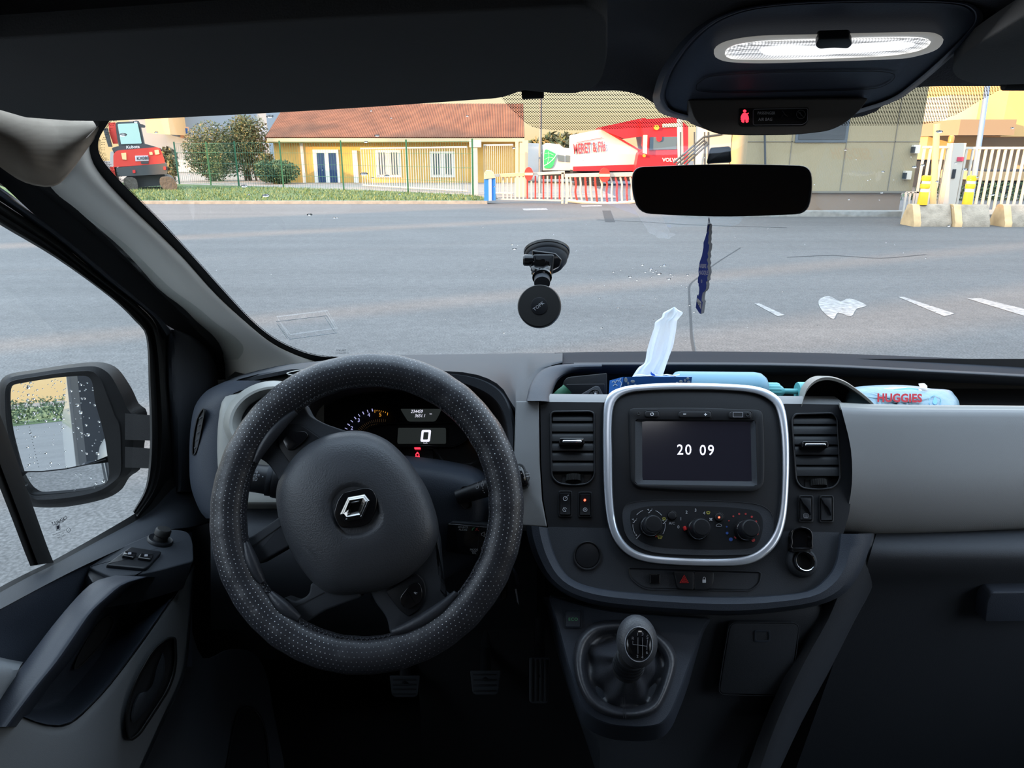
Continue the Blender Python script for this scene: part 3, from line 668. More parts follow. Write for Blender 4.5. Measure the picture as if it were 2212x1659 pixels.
# ================================================================== dashboard body
def build_dash():
    t = thing('dashboard', 'dark plastic dashboard with grey passenger panel and open tray under the windscreen', 'dashboard')
    # top pad right of the wheel: from the windscreen base to the lip above the tray
    xs = [1198, 1240, 1300, 1500, 1750, 2000, 2212, 2420]
    far = [761, 760, 759, 758, 761, 770, 781, 796]
    lip = [788, 787, 786.5, 786, 789, 801, 812, 826]
    def ws(x, y, h=.0): return WS.p(x, y, h)
    rows = [[ws(x, y, -.02)+Vector((0, .05, -.03)) for x, y in zip(xs, far)], [ws(x, y+1, .004) for x, y in zip(xs, far)]]
    rows.append([D(x, y*.45+l*.55, 1.24) for x, y, l in zip(xs, far, lip)])
    rows.append([D(x, l-2, 1.165) for x, l in zip(xs, lip)])
    MB().grid(rows, sub=(4, 3), th=.006, tdir=(0, 0, -1)).build('top_pad', M_['pad'], t)
    # lip face + bead
    rows = [[D(x, l-2, 1.165) for x, l in zip(xs, lip)], [D(x, l+.5, 1.158) for x, l in zip(xs, lip)], [D(x, l+6, 1.16) for x, l in zip(xs, lip)], [D(x, l+16, 1.175) for x, l in zip(xs, lip)], [D(x, l+22, 1.20) for x, l in zip(xs, lip)]]
    MB().grid([r[1:] for r in rows], sub=(3, 3), th=.004, tdir=(0, 1, 0)).build('tray_fascia', M_['dark'], t)
    # tray interior
    fl = [[D(x, 905, d) for x in (1150, 1400, 1700, 2000, 2420)] for d in (.93, 1.02, 1.12)]
    zf = 1.345
    m = MB(); X0, X1 = .052, 1.12
    m.add([(X0, .90, zf), (X1, .90, zf), (X1, 1.22, zf), (X0, 1.22, zf), (X0, 1.22, 1.40), (X1, 1.22, 1.40), (X0, .96, 1.40), (X0, 1.12, 1.415)], [[0, 1, 2, 3], [3, 2, 5, 4], [0, 3, 4, 7, 6]])
    m.build('tray', M_['black'], t)
    # left jamb of the tray; broad curved bead from lip down to the stack
    c1 = cr([(1300, 786), (1240, 787), (1195, 792), (1165, 808), (1148, 835), (1140, 866)], 4)
    c2 = cr([(1300, 794), (1245, 796), (1212, 801), (1190, 816), (1176, 840), (1170, 866)], 4)
    c3 = cr([(1300, 800), (1250, 803), (1222, 809), (1204, 822), (1193, 845), (1189, 868)], 4)
    dd = [1.158, 1.15, 1.13, 1.09, 1.03, .985]; dd = [d[0] for d in cr([(a,) for a in dd], 4)]
    rows = []
    for j, (cc, off, dx) in enumerate(((c1, .010, -8), (c1, .0, 0), (c2, -.006, 0), (c3, .012, 0), (c3, .09, 6))):
        rows.append([D(x+(-3 if j == 0 else 0), y-(2 if j == 0 else 0), d+(.04 if j == 0 else off)) for k, ((x, y), d) in enumerate(zip(cc, dd))])
    MB().grid(rows, sub=(3, 1), th=.004).build('tray_end_trim', M_['navy'], t)
    # tray partition (grey, curved) on the passenger side
    o = cr([(1722, 872), (1730, 838), (1748, 818), (1772, 813), (1800, 822), (1825, 840), (1845, 858), (1856, 872)], 4)
    rows = [[D(x, y, 1.10) for x, y in o], [D(x+1, y-1, 1.085) for x, y in o], [D(x+22*(k/len(o))+10, y-.5, .995) for k, (x, y) in enumerate(o)], [D(x+24*(k/len(o))+10, y+2, .985) for k, (x, y) in enumerate(o)]]
    MB().grid(rows, sub=(1, 1), th=.004, tdir=(0, 0, -1)).build('tray_partition', M_['greyp'], t)
    MB().poly([D(x+12, y+3, 1.05) for x, y in o]).poly([D(x+13, y+3, 1.046) for x, y in o]).build('partition_panel', M_['dark'], t)
    # dash top over the instruments (pale sun-touched area) and hood
    xs2 = [470, 492, 520, 600, 655, 715, 800, 900, 1000, 1055, 1088, 1114, 1135, 1150, 1170, 1215]
    far2 = [838, 822, 810, 790, 783, 776, 768, 765, 764, 763, 763, 762, 762, 762, 762, 761]
    mid2 = [852, 829, 815, 796, 789, 796, 786, 780, 784, 788, 796, 804, 806, 795, 786, 777]
    nea2 = [868, 838, 821, 803, 797, 821, 804, 800, 804, 818, 842, 884, 872, 832, 804, 788]
    rows = [[ws(x, y, -.02)+Vector((0, .05, -.03)) for x, y in zip(xs2, far2)], [ws(x, y+1, .004) for x, y in zip(xs2, far2)], [D(x, y, 1.17) for x, y in zip(xs2, mid2)], [D(x, y, {1150: 1.09, 1170: 1.13, 1215: 1.16}.get(x, 1.15 if x < 600 else 1.12 if x < 700 else 1.0)) for x, y in zip(xs2, nea2)]]
    MB().grid(rows, sub=(4, 2), th=.006, tdir=(0, 0, -1)).build('top_cover', M_['dark'], t)
    ho = cr([(640, 960), (632, 900), (655, 850), (710, 818), (800, 800), (900, 797), (990, 800), (1050, 815), (1090, 843), (1110, 885), (1118, 940), (1116, 1010), (1100, 1080), (1040, 1110), (850, 1110), (700, 1070)], 4, True)
    hi = cr([(668, 955), (662, 900), (682, 862), (730, 838), (810, 824), (900, 821), (980, 826), (1035, 843), (1070, 868), (1090, 905), (1097, 950), (1095, 1005), (1080, 1060), (1030, 1085), (850, 1085), (720, 1050)], 4, True)
    hb = cr([(690, 950), (690, 905), (708, 878), (745, 860), (815, 850), (900, 848), (975, 850), (1022, 862), (1055, 885), (1072, 915), (1078, 950), (1076, 995), (1062, 1030), (1010, 1045), (850, 1050), (735, 1030)], 4, True)
    HP = plane3(D(700, 900, 1.0), D(1100, 900, 1.0), D(900, 1050, .99))
    n = 120; o_, i_, b_ = [resample(q, n, True) for q in (ho, hi, hb)]
    rows = [[D(x, y, 1.10) for x, y in o_], [D(x, y, 1.045) for x, y in o_], [HP.p(x, y, .0) for x, y in inset(o_, 4)], [HP.p(x, y, .006) for x, y in inset(o_, 10)], [HP.p(x, y, .004) for x, y in inset(i_, -3)], [HP.p(x, y, -.004) for x, y in i_]]
    MB().loops(rows).build('instrument_hood', M_['dark'], t)
    MB().loops([[HP.p(x, y, -.003) for x, y in i_], [KP.p(x, y, .0) for x, y in b_]]).build('hood_lining', M_['black'], t)
    # end cap at the driver's door
    rows = []
    for y, xl, xm, xr in ((822, 492, 515, 560), (835, 462, 490, 545), (850, 440, 470, 500), (880, 420, 448, 480), (930, 411, 440, 474), (990, 409, 436, 470), (1050, 412, 440, 470), (1100, 430, 452, 475), (1120, 445, 462, 480)):
        rows.append([D(xl, y, 1.22), D((xl+xm)/2-2, y, 1.17), D(xm, y, 1.13), D(xr+4, y, 1.11), D(xr+20, y, 1.15)])
    MB().grid(rows, sub=(3, 3), th=.006).build('end_cap', M_['navy'], t)
    # grey lower panel below round vent
    g = []
    for y, x0, x1, d in ((796, 640, 700, 1.22), (803, 596, 700, 1.19), (812, 545, 700, 1.165), (822, 516, 700, 1.15), (838, 498, 700, 1.13), (870, 478, 700, 1.095), (930, 470, 700, 1.08), (1000, 470, 700, 1.07), (1060, 478, 700, 1.06), (1085, 492, 700, 1.055), (1092, 500, 700, 1.07), (1100, 510, 700, 1.11)):
        g.append([D(x0, y, d+.03), D(x0+12, y, d), D((x0+x1)/2, y, d-.004), D(x1, y, d)])
    MB().grid(g, sub=(3, 4), th=.005).build('grey_side_panel', M_['greyp'], t)
    # small cubby outlines right of the stalk
    # knee panel under the column
    g = []
    for y, d in ((1095, 1.10), (1125, 1.06), (1180, 1.04), (1240, 1.05), (1300, 1.10), (1360, 1.20)):
        g.append([D(x, y, d+(abs(x-800)/600)**2*.03) for x in (455, 560, 700, 900, 1060, 1160)])
    MB().grid(g, sub=(3, 3), th=.005).build('knee_panel', M_['dark'], t)
    # passenger panel
    top = [(1813, 870), (1900, 873.5), (2050, 875.5), (2212, 877), (2420, 882)]
    bot = [(1818, 1152), (1900, 1157), (2050, 1153), (2212, 1144), (2420, 1130)]
    dt = [.968, .972, .98, .985, .99]; db = [.945, .95, .955, .965, .985]
    rows = []
    for f, off, up in ((0, .055, 0), (0, .012, 0), (.035, .0, 0), (.09, -.007, 0), (.35, -.012, 0), (.62, -.012, 0), (.85, 0, 0), (.97, .018, 0), (1.0, .045, 0)):
        rows.append([D(a[0]+(b[0]-a[0])*f+(26*sin(pi*f) if k == 0 else 0), a[1]+(b[1]-a[1])*f, e1+(e2-e1)*f+off) for k, (a, b, e1, e2) in enumerate(zip(top, bot, dt, db))])
    MB().grid(rows[2:], sub=(3, 3), th=.004).build('passenger_panel', M_['grey'], t)
    MB().grid([rows[0], rows[1], [p+(q-p)*.7 for p, q in zip(rows[1], rows[2])], rows[2]], sub=(3, 3), th=.004, tdir=(0, 0, -1)).build('panel_ridge', M_['greyp'], t)
    # glovebox region
    rows = []
    for y, d in ((1146, .99), (1160, .965), (1195, .945), (1235, .955), (1280, .985), (1400, 1.03), (1560, 1.10), (1750, 1.2)):
        rows.append([D(x0, y, d) for x0 in (1895-(y-1146)*.30 if y < 1300 else 1849-(y-1300)*.36, 2000, 2200, 2420)])
    gb = MB().grid(rows, sub=(3, 2), th=.004).build('glovebox_door', M_['dark'], t)
    GP = plane3(D(2130, 1290, .975), D(2212, 1290, .975), D(2150, 1340, .99))
    MB().plate(rnd([(2140, 1280, 10), (2300, 1278), (2300, 1344), (2127, 1344), (2132, 1300)], 5), GP, -.01, .012, 3).build('glovebox_handle', M_['navy'], gb)
    # lower centre panel
    rows = []
    for y, x0, x1, d in ((1290, 1178, 1845, .965), (1330, 1190, 1830, .955), (1400, 1205, 1790, .965), (1500, 1235, 1735, .985), (1600, 1270, 1680, 1.0), (1760, 1320, 1590, 1.02)):
        rows.append([D(x0-4, y, d+.09), D(x0+14, y, d+.02), D((x0+x1)/2-150, y, d), D((x0+x1)/2+100, y, d), D(x1-50, y, d), D(x1+10, y, d+.03)])
    MB().grid(rows, sub=(3, 3), th=.005).build('lower_centre_panel', M_['dark'], t)
    rows = []
    for y, x0, x1 in ((1152, 1866, 1892), (1190, 1868, 1899), (1230, 1852, 1897), (1280, 1826, 1879), (1340, 1800, 1846), (1440, 1745, 1795), (1560, 1690, 1730), (1700, 1640, 1665)):
        rows.append([D(x0-40, y, .960), D(x0-12, y, .945), D((x0+x1)/2, y, .952), D(x1-3, y, .975), D(x1, y, .99), D(x1+2, y, 1.08)])
    MB().grid(rows, sub=(3, 3), th=.004).build('side_cheek', M_['dark'], t)
    LP = plane3(D(1568, 1347, .948), D(1727, 1347, .948), D(1640, 1506, .972))
    o = rnd([(1577, 1345, 16), (1726, 1347, 14), (1716, 1440, 40), (1695, 1503, 14), (1552, 1500, 14), (1562, 1430, 40)], 8)
    dr = MB().ring(inset(o, -2), o, LP, .0, .0045, .6, n=70).plate(inset(o, 1.5), LP, -.004, .0045, 1.5).build('fuse_cover', M_['dark'], t)
    MB().ring(rect(1629, 1361, 1664, 1387, 5), rect(1633, 1365, 1660, 1383, 4), LP, .003, .0055, .6, n=40).well(rect(1633, 1365, 1660, 1383, 4), LP, .0052, -.0, 3).build('finger_latch', M_['navy'], dr)
    # hidden carcass behind the skins
    m = MB(); m.box(-.55, 1.12, 1.24, 1.39, .75, 1.33); m.box(-.66, -.54, 1.26, 1.39, .56, 1.10); m.box(-.16, .60, 1.02, 1.3, .6, 1.30); m.box(.55, 1.12, 1.08, 1.3, .7, 1.31)
    m.build('carcass', M_['black'], t)
    return t

def build_side_vent():
    t = thing('air_vent', 'round side air vent with pale grey ring, half hidden left of the steering wheel', 'air vent')
    VP = plane3(D(520, 900, 1.06), D(640, 900, 1.06), D(575, 960, 1.045))
    o = ell(578, 902, 92, 72, 48, -.35); i = ell(582, 908, 62, 50, 48, -.35)
    n = 48
    MB().loops([[VP.p(x, y, -.02) for x, y in ell(578, 902, 98, 77, n, -.35)], [VP.p(x, y, .003) for x, y in ell(578, 902, 91, 71, n, -.35)], [VP.p(x, y, .009) for x, y in ell(579, 903, 86, 66, n, -.35)], [VP.p(x, y, .008) for x, y in ell(580, 904, 80, 62, n, -.35)], [VP.p(x, y, -.012) for x, y in ell(582, 907, 64, 51, n, -.35)], [VP.p(x, y, -.02) for x, y in i]]).build('vent_ring', M_['greyp'], t)
    MB().ring(i, ell(584, 909, 54, 44, n, -.35), VP, -.03, -.016, 1, n=n).plate(ell(584, 909, 54, 44, n, -.35), VP, -.03, -.022).build('rotating_core', M_['dark2'], t)
    m = MB()
    for k in range(5):
        y = 880+k*14; m.plate(rect(540, y, 630, y+4, 1), VP, -.022, -.016, .5)
    m.build('louvres', M_['dark'], t)
    return t

def build_demist():
    t = thing('demister_slot', 'narrow upright demister slot in the dashboard end beside the door', 'air vent')
    EP = plane3(D(425, 880, 1.165), D(440, 880, 1.13), D(422, 985, 1.165))
    o = cr([(437, 882), (442, 890), (436, 925), (428, 965), (420, 983), (414, 978), (416, 945), (424, 905)], 4, True)
    MB().ring(o, inset(o, 3), EP, -.002, .003, .8, n=60).build('slot_frame', M_['dark2'], t)
    MB().plate(inset(o, 2.5), EP, -.004, .0005).build('slot_back', M_['black'], t)
    for k in range(5):
        MB().stroke([[(419+k*2.6, 968-k*16), (429+k*2.4, 962-k*16)]], 2.2, EP, .002).build('louvre', M_['dark'], t)
    tt = thing('demister_slot', 'thin grey demister slot on top of the dashboard behind the wheel rim', 'air vent')
    o = cr([(618, 806), (650, 798), (690, 796), (722, 797), (720, 803), (680, 806), (640, 812)], 4, True)
    TP = Plane(D(660, 803, 1.07), (0, -.4, 1))
    MB().ring(o, inset(o, 2), TP, -.004, .004, .6, n=60).build('slot_frame', M_['greyp'], tt)
    MB().plate(inset(o, 1.8), TP, -.006, .001).build('slot_back', M_['black'], tt)

# ================================================================== instruments
def build_cluster():
    t = thing('instrument_cluster', 'lit instrument cluster seen through the steering wheel, speed reading 0', 'instrument cluster')
    MB().plate(cr([(660, 950), (665, 880), (720, 848), (850, 838), (1000, 840), (1070, 870), (1095, 950), (1085, 1040), (900, 1060), (700, 1050)], 4, True), KP, -.02, .0).build('backing', M_['black'], t)
    # tachometer pod
    o = cr([(697, 905), (705, 884), (730, 868), (760, 864), (800, 864), (830, 872), (845, 890), (852, 909), (800, 914), (770, 935), (700, 935)], 4, True)
    MB().ring(inset(o, -3), o, KP, .0, .008, 1.5, n=90).build('tachometer_rim', M_['dark2'], t)
    m = MB(); cx, cy, R = 822, 965, 88
    def pt(a, r): return (cx+r*cos(radians(a))*1.05, cy-r*sin(radians(a)))
    for k, a in enumerate(range(158, 100, -7)): m.stroke([[pt(a, 78), pt(a, 84)]], 1.4 if k % 2 else 2, KP, .0055)
    m.text('2', 760, 925, 8, KP, .0055).text('3', 775, 908, 8, KP, .0055).text('4', 796.7, 896.5, 8, KP, .0055)
    m.build('tachometer_numbers', M_['violetlit'], t)
    m = MB().text('5', 821.5, 896, 8, KP, .0055)
    for k in range(7): m.stroke([[(810+k*4.6, 885.5+k*k*.16), (810+k*4.6-(.3 if k in (0,) else .8), 891.5+k*k*.16 if k in (0, 6) else 888+k*k*.16)]], 1.1, KP, .0055)
    m.build('redline_numbers', M_['amberlit'], t)
    m = MB()
    for k in range(18):
        a = 148-k*4; m.stroke([[pt(a, 48), pt(a, 60)]], .6, KP, .0053)
    m.build('dial_rays', M_['amberdim'], t)
    # odometer
    l = MB().plate(rnd([(865, 883), (953, 883), (948, 895, 8), (940, 909, 5), (881, 909, 5), (872, 895, 8)], 2), KP, .001, .004).build('odometer_display', M_['lcd'], t)
    MB().text('234459', 900, 889, 6.6, KP, .0048, shear=.25, sx=.9).text('3651.1', 907, 898.3, 6.6, KP, .0048, shear=.25, sx=.9).text('km', 930.5, 894, 2.8, KP, .0048).build('odometer_digits', M_['whitelit'], l)
    q = cr([(848, 870), (858, 893), (868, 908), (885, 913), (940, 913), (952, 905), (962, 885), (970, 874)], 5)
    MB().stroke([q], 2, KP, .006).build('display_rim', M_['dark2'], t)
    # speed band
    o = rnd([(788, 928), (830, 916), (985, 914), (1008, 928), (1010, 946), (985, 962), (850, 962), (810, 950)], 18)
    MB().ring(inset(o, -4), o, KP, 0, .009, 2, n=100).build('speed_band', M_['dark2'], t)
    l = MB().plate(rnd([(860, 924), (963, 924), (963, 957), (858, 957)], 3), KP, .001, .0045).build('speed_display', M_['lcd'], t)
    d0 = rect(910, 929.5, 930, 954, 4); sh = lambda q: [(x+(941-y)*.12, y) for x, y in q]
    MB().ring(sh(rect(909.5, 928.5, 930, 954.5, 4)), sh(rect(914.5, 933.5, 925, 949.5, 1.5)), KP, .0045, .0055, 0, n=60).text('km/h', 919, 957, 3, KP, .0053).build('speed_digit', M_['whitelit'], l)
    # warning window with lit red seat-belt/brake symbol
    o = cr([(854, 970), (880, 966), (930, 968), (945, 978), (958, 995), (985, 1003), (1020, 1000), (1043, 983), (1050, 975)], 5)
    MB().stroke([o], 2.2, KP, .007).build('lower_rim', M_['dark2'], t)
    w = MB().plate(rect(868, 970, 935, 992, 3), KP, .0005, .003).build('warning_window', M_['blackg'], t)
    MB().ring(ell(901.7, 982.5, 4.4, 4.2, 16), ell(901.7, 982.5, 2.6, 2.5, 16), KP, .003, .0042, 0, n=24).plate(rect(897, 985, 906.5, 988, .5), KP, .003, .0042).plate(ell(901.7, 978, 2, 1.8, 10), KP, .003, .0042).build('warning_symbol', M_['redlit'], w)
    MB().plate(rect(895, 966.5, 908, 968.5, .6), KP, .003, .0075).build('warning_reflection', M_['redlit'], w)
    # fuel gauge
    MB().plate([(1018, 946.5), (1019, 950), (1037, 958), (1037, 956)], KP, .004, .0065).text('0', 1031.5, 967.3, 8, KP, .0055).stroke([[(1036, 972), (1043, 977)], [(1038, 969), (1044, 972.5)]], 1, KP, .0055).build('fuel_gauge_marks', M_['amberlit'], t)
    return t

# ================================================================== steering wheel
def build_wheel():
    t = thing('steering_wheel', 'black steering wheel in a perforated leather cover, turned to the right', 'steering wheel')
    s = (QP.p(791, 1105)-QC).length
    RC = QP.p(794, 1097); R = 300*s; r = 38*s; N = 180; K = 28; m = MB(); rings = []
    rr = random.Random(3)
    wob = [0]*(N+1)
    for i in range(N):
        a = 2*pi*i/N
        c = RC+QP.u*(R*cos(a))+QP.v*(R*sin(a)*1.012); e = QP.u*cos(a)+QP.v*sin(a)
        w = 1+.012*sin(a*37)+.010*sin(a*23+1)
        rings.append([c+e*(r*w*cos(2*pi*k/K+pi/2*0))+QP.n*(r*.95*w*sin(2*pi*k/K)) for k in range(K)])
    vs = []; fs = []; uvs = []
    for ring in rings: vs += ring
    for i in range(N):
        for k in range(K):
            i2 = (i+1) % N; k2 = (k+1) % K
            fs.append([i*K+k, i*K+k2, i2*K+k2, i2*K+k]); uvs.append([(i/N, k/K), (i/N, (k+1)/K), ((i+1)/N, (k+1)/K), ((i+1)/N, k/K)])
    m.add(vs, fs, 0, uvs)
    rim = m.build('rim_cover', dots_mat('perforated_leather', (.019, .020, .025), (.75, .77, .80), 186, 25, .095, rough=.42), t, ang=180)  # pale dots paint the glints in the punched holes
    # inner stitched seam
    m = MB()
    for i in range(150):
        a = 2*pi*i/150+.01; da = .030; rad = R-r*.93; hh = .010
        p = [RC+QP.u*((rad+j)*cos(a+f*da))+QP.v*((rad+j)*sin(a+f*da)*1.005)+QP.n*hh for f, j in ((0, 0), (.5, .0018), (1, 0))]
        m.tube(p, .0011, 5)
    m.build('seam_stitches', M_['leather'], rim)
    # darker smooth wraps at the spokes
    for a0, a1 in ((128, 158), (196, 216), (222, 240), (284, 318)):
        pts = []; n = 12
        for k in range(n+1):
            a = radians(a0+(a1-a0)*k/n); pts.append(RC+QP.u*((R-r*.97)*cos(a))+QP.v*((R-r*.97)*sin(a))+QP.n*.008)
        MB().tube(pts, [.004+.004*sin(pi*k/n) for k in range(n+1)], 10).build('cover_edge', M_['leather'], rim)
    # spokes
    h0, h1 = -.030, -.004
    def spoke(nm, o, b=4, h=h1, ma='dark'): return MB().plate(o, QP, h0, h, b).build(nm, M_[ma], t)
    s1 = spoke('spoke', rnd([(640, 872, 4), (655, 872, 4), (668, 898, 10), (700, 915, 20), (790, 945), (760, 1090), (620, 1080), (605, 1040, 20), (578, 1000, 14), (552, 985, 6), (548, 975)], 6))
    bez = rnd([(598, 925, 12), (622, 914, 10), (652, 918, 10), (715, 962, 30), (690, 1030, 8), (640, 1020), (600, 965, 16)], 8)
    MB().plate(bez, QP, -.010, -.0015, 2).build('button_bezel', M_['dark2'], s1)
    bo = rnd([(608, 950, 10), (626, 932, 8), (658, 930, 9), (667, 940, 7), (652, 958, 20), (630, 973, 8), (620, 972, 6)], 8)
    MB().plate(bo, QP, -.004, .0025, 2).stroke([[(622, 940), (640, 959)]], 1.6, QP, .0034).build('cruise_button', M_['blackg'], s1)
    s2 = spoke('spoke', rnd([(520, 1165, 5), (545, 1158), (640, 1090), (660, 1160), (560, 1218, 6), (535, 1222), (520, 1200)], 8), 5)
    MB().stroke([[(528, 1192), (606, 1136)]], 1.5, QP, -.0032).build('spoke_seam', M_['black'], s2)
    s3 = spoke('spoke', rnd([(612, 1290, 5), (640, 1300, 8), (668, 1285, 12), (670, 1260), (760, 1250), (780, 1290), (700, 1320), (655, 1348, 5), (630, 1330)], 8), 5)
    MB().stroke([[(625, 1318), (700, 1280)]], 1.5, QP, -.0032).build('spoke_seam', M_['black'], s3)
    s4 = spoke('spoke', rnd([(780, 1230), (940, 1130, 8), (948, 1160, 60), (957, 1280, 12), (975, 1292, 5), (945, 1330), (860, 1378, 6), (842, 1372, 8), (836, 1335, 30), (808, 1300, 20)], 8), 6)
    bz = rnd([(832, 1278), (900, 1238), (918, 1255, 18), (921, 1292, 16), (905, 1318, 8), (882, 1333, 6), (862, 1318, 14)], 6)
    MB().plate(bz, QP, -.010, -.0012, 2.5).build('button_bezel', M_['dark2'], s4)
    bo = rnd([(862, 1292, 10), (885, 1262, 10), (905, 1257, 8), (913, 1275, 10), (910, 1300, 8), (882, 1318, 8), (868, 1310, 8)], 8)
    MB().plate(bo, QP, -.004, .003, 2).stroke([[(879, 1278), (895, 1303)]], 1.8, QP, .004).build('cruise_button', M_['blackg'], s4)
    MB().text('R', 898, 1281, 6, QP, .0037, rot=radians(55)).build('button_letter', M_['mark'], s4)
    # airbag hub
    ho = cr([(745, 933), (790, 934), (835, 952), (872, 985), (900, 1022), (925, 1065), (943, 1120), (945, 1160), (928, 1200), (890, 1240), (845, 1266), (795, 1280), (740, 1284), (705, 1278), (672, 1252), (640, 1208), (614, 1155), (600, 1100), (600, 1050), (622, 1005), (655, 968), (700, 943)], 4, True)
    hb = MB().dome(ho, QP, [(1.0, -.032), (1.01, -.012), (1.0, .002), (.975, .012), (.93, .020), (.84, .027), (.7, .032), (.5, .036), (.36, .0375), (.335, .037), (.29, .033)], cap=True, c=(766, 1100)).build('airbag_cover', M_['hub'], t)
    f = lambda x, y: (560+x/3.607, 860+y/3.607)
    bp = rnd([f(*q) for q in ((655, 735), (830, 697), (885, 712), (920, 790), (905, 880), (855, 975), (790, 1003), (650, 1015), (605, 975), (578, 900), (608, 800))], 7)
    MB().plate(bp, QP, .033, .0385, 2).build('badge_plate', M_['blackg'], hb)
    oo = [f(*q) for q in ((690, 772), (822, 748), (862, 798), (800, 937), (668, 957), (628, 905))]
    ii = [f(*q) for q in ((712, 822), (798, 808), (770, 880), (690, 896))]
    def face(a, b, hA, hB): return [QP.p(*a, .0385), QP.p(*b, .0385)]
    m = MB()
    # outer slopes: ridge line between outline and opening
    mid = [f(*q) for q in ((702, 796), (810, 778), (828, 806), (785, 908), (680, 926), (660, 900))]
    inn = [ii[0], ii[1], f(788, 836), ii[2], ii[3], f(700, 864)]
    rows = [[QP.p(x, y, .0380) for x, y in oo], [QP.p(x, y, .0405) for x, y in inset(oo, .8)], [QP.p(x, y, .0440) for x, y in mid], [QP.p(x, y, .0400) for x, y in inn]]
    m.loops(rows); m.build('diamond_badge', M_['badge'], hb, ang=5)
    MB().stroke([ii], 1.0, QP, .0425, closed=True).stroke([oo], 1.1, QP, .0425, closed=True).build('badge_edge', M_['chrome'], hb)
    MB().text('AIRBAG', 665, 1192, 6, QP, .0330, rot=radians(-45)).build('embossed_lettering', M_['hub'], hb)
    return t

def build_column():
    t = thing('steering_column_shroud', 'dark grey steering column shroud behind the wheel', 'column shroud')
    # upper shroud from behind the hub to the cluster
    rows = []
    for x, yt, yb in ((800, 985, 1300), (860, 996, 1290), (920, 1003, 1270), (980, 1012, 1240), (1030, 1025, 1215), (1060, 1050, 1190), (1068, 1080, 1170)):
        d0 = .965+(.02 if x > 1040 else 0)
        rows.append([D(x, yt-14, d0+.09), D(x, yt, d0+.03), D(x, yt+30, d0), D(x, (yt+yb)/2, d0-.006), D(x, yb-10, d0+.01), D(x, yb, d0+.07)])
    MB().grid(rows, sub=(4, 4), th=.004).build('shroud', M_['navy'], t)
    m = MB(); m.tube([D(790, 1105, 1.12), D(790, 1105, .95)], .055, 24)
    m.build('column', M_['black'], t)
    CP = Plane(D(1010, 1070, .958), CAM-D(1010, 1070, 1))
    o = rnd([(995, 1052, 8), (1014, 1050, 8), (1020, 1096, 9), (1008, 1101, 6), (994, 1092, 8)], 6)
    MB().ring(inset(o, -1.2), inset(o, .6), CP, .0, .005, .5, n=50).plate(o, CP, -.005, .003).build('stalk_boot', M_['black'], t)
    # keys hanging from the ignition
    k = thing('key_bunch', 'car keys hanging from the ignition behind the wheel rim', 'keys')
    MB().tube(cr([tuple(D(1100, 1190, 1.0)), tuple(D(1108, 1208, .99)), tuple(D(1106, 1225, .99)), tuple(D(1096, 1230, 1.0))], 5), .0016, 8).build('key_ring', M_['chrome'], k)
    KK = Plane(D(1090, 1270, 1.0), CAM-D(1090, 1270, 1))
    MB().plate(rnd([(1083, 1252), (1098, 1258), (1096, 1290), (1088, 1298), (1080, 1294)], 6), KK, -.004, .004, 2).build('key_fob', M_['blackg'], k)
    MB().tube(cr([tuple(D(1103, 1222, .99)), tuple(D(1113, 1238, .985)), tuple(D(1117, 1252, .985)), tuple(D(1119, 1264, .985))], 5), [.002]+[.0026]*14+[.0016], 8).build('strap', M_['navy'], k)
    MB().plate(rnd([(1112, 1272), (1116, 1272), (1121, 1307), (1117, 1300)], 1), KK, -.001, .001).build('key_blade', M_['silver'], k)
    # left stalk
    a = thing('indicator_stalk', 'black light and indicator stalk left of the steering column', 'stalk')
    A = D(650, 1046, 1.0); B = D(528, 1030, .985); ax = (B-A).normalized(); L = (B-A).length
    MB().lathe([(.024, -.01), (.0235, L*.45), (.0225, L*.5)], A, ax, 28).build('stalk_body', M_['dark2'], a)
    MB().lathe([(.0205, L*.5), (.0215, L*.52), (.0215, L*.60)], A, ax, 28).build('marker_ring', M_['dark'], a)
    g = MB().lathe([(.0200, L*.60), (.0195, L*.64), (.0188, L*.97), (.0165, L*1.02), (.003, L*1.03)], A, ax, 28).build('rotary_grip', M_['dark2'], a)
    LPn = Plane(A+ax*(L*.78)+(CAM-A).normalized()*.0193, CAM-A)
    m = MB().stroke([ell(554.5, 1019.5, 1.8, 2.2, 12)], .9, LPn, .0012, closed=True).stroke([[(546, 1025), (551, 1025)], [(546, 1028), (551, 1028)], [(553, 1024), (553, 1029)], [(555, 1024), (555, 1029)], [(557, 1025), (561, 1025)], [(557, 1028), (561, 1028)]], .8, LPn, .0012)
    for x in (537, 550):
        m.stroke([cr([(x+1, 1030), (x+4, 1031), (x+5.5, 1034), (x+4, 1037.5), (x+1, 1038.5)], 3)], 1, LPn, .0012, closed=True).stroke([[(x-4, 1031+k*2.4), (x-.6, 1031+k*2.4)] for k in range(4)], .8, LPn, .0012)
    m.plate(ell(567.5, 1029.7, 1.3, 1.3, 10), LPn, 0, .0025).plate(ell(610, 1039.5, 1.3, 1.3, 10), LPn, 0, .006)
    m.build('light_symbols', M_['mark'], g)
    # right stalk
    b = thing('wiper_stalk', 'black wiper stalk reaching right from the steering column', 'stalk')
    A = D(1003, 1070, .957); B = D(1128, 1029, .950); ax = (B-A).normalized(); L = (B-A).length
    MB().lathe([(.010, -.01), (.0115, L*.3), (.0135, L*.6), (.0145, L*.85), (.015, L*.92)], A, ax, 26).build('stalk_body', M_['dark2'], b)
    e_ = MB().lathe([(.0155, L*.90), (.0175, L*.97), (.0170, L*1.03), (.0140, L*1.07), (.0130, L*1.075)], A, ax, 28).build('end_cap', M_['blackg'], b)
    EP = Plane(B+ax*(L*.075), ax+(CAM-B).normalized()*1.3)
    MB().plate(ell(1137, 1030, 9, 13, 24), EP, -.004, .0035, 3).build('end_button', M_['dark2'], b)
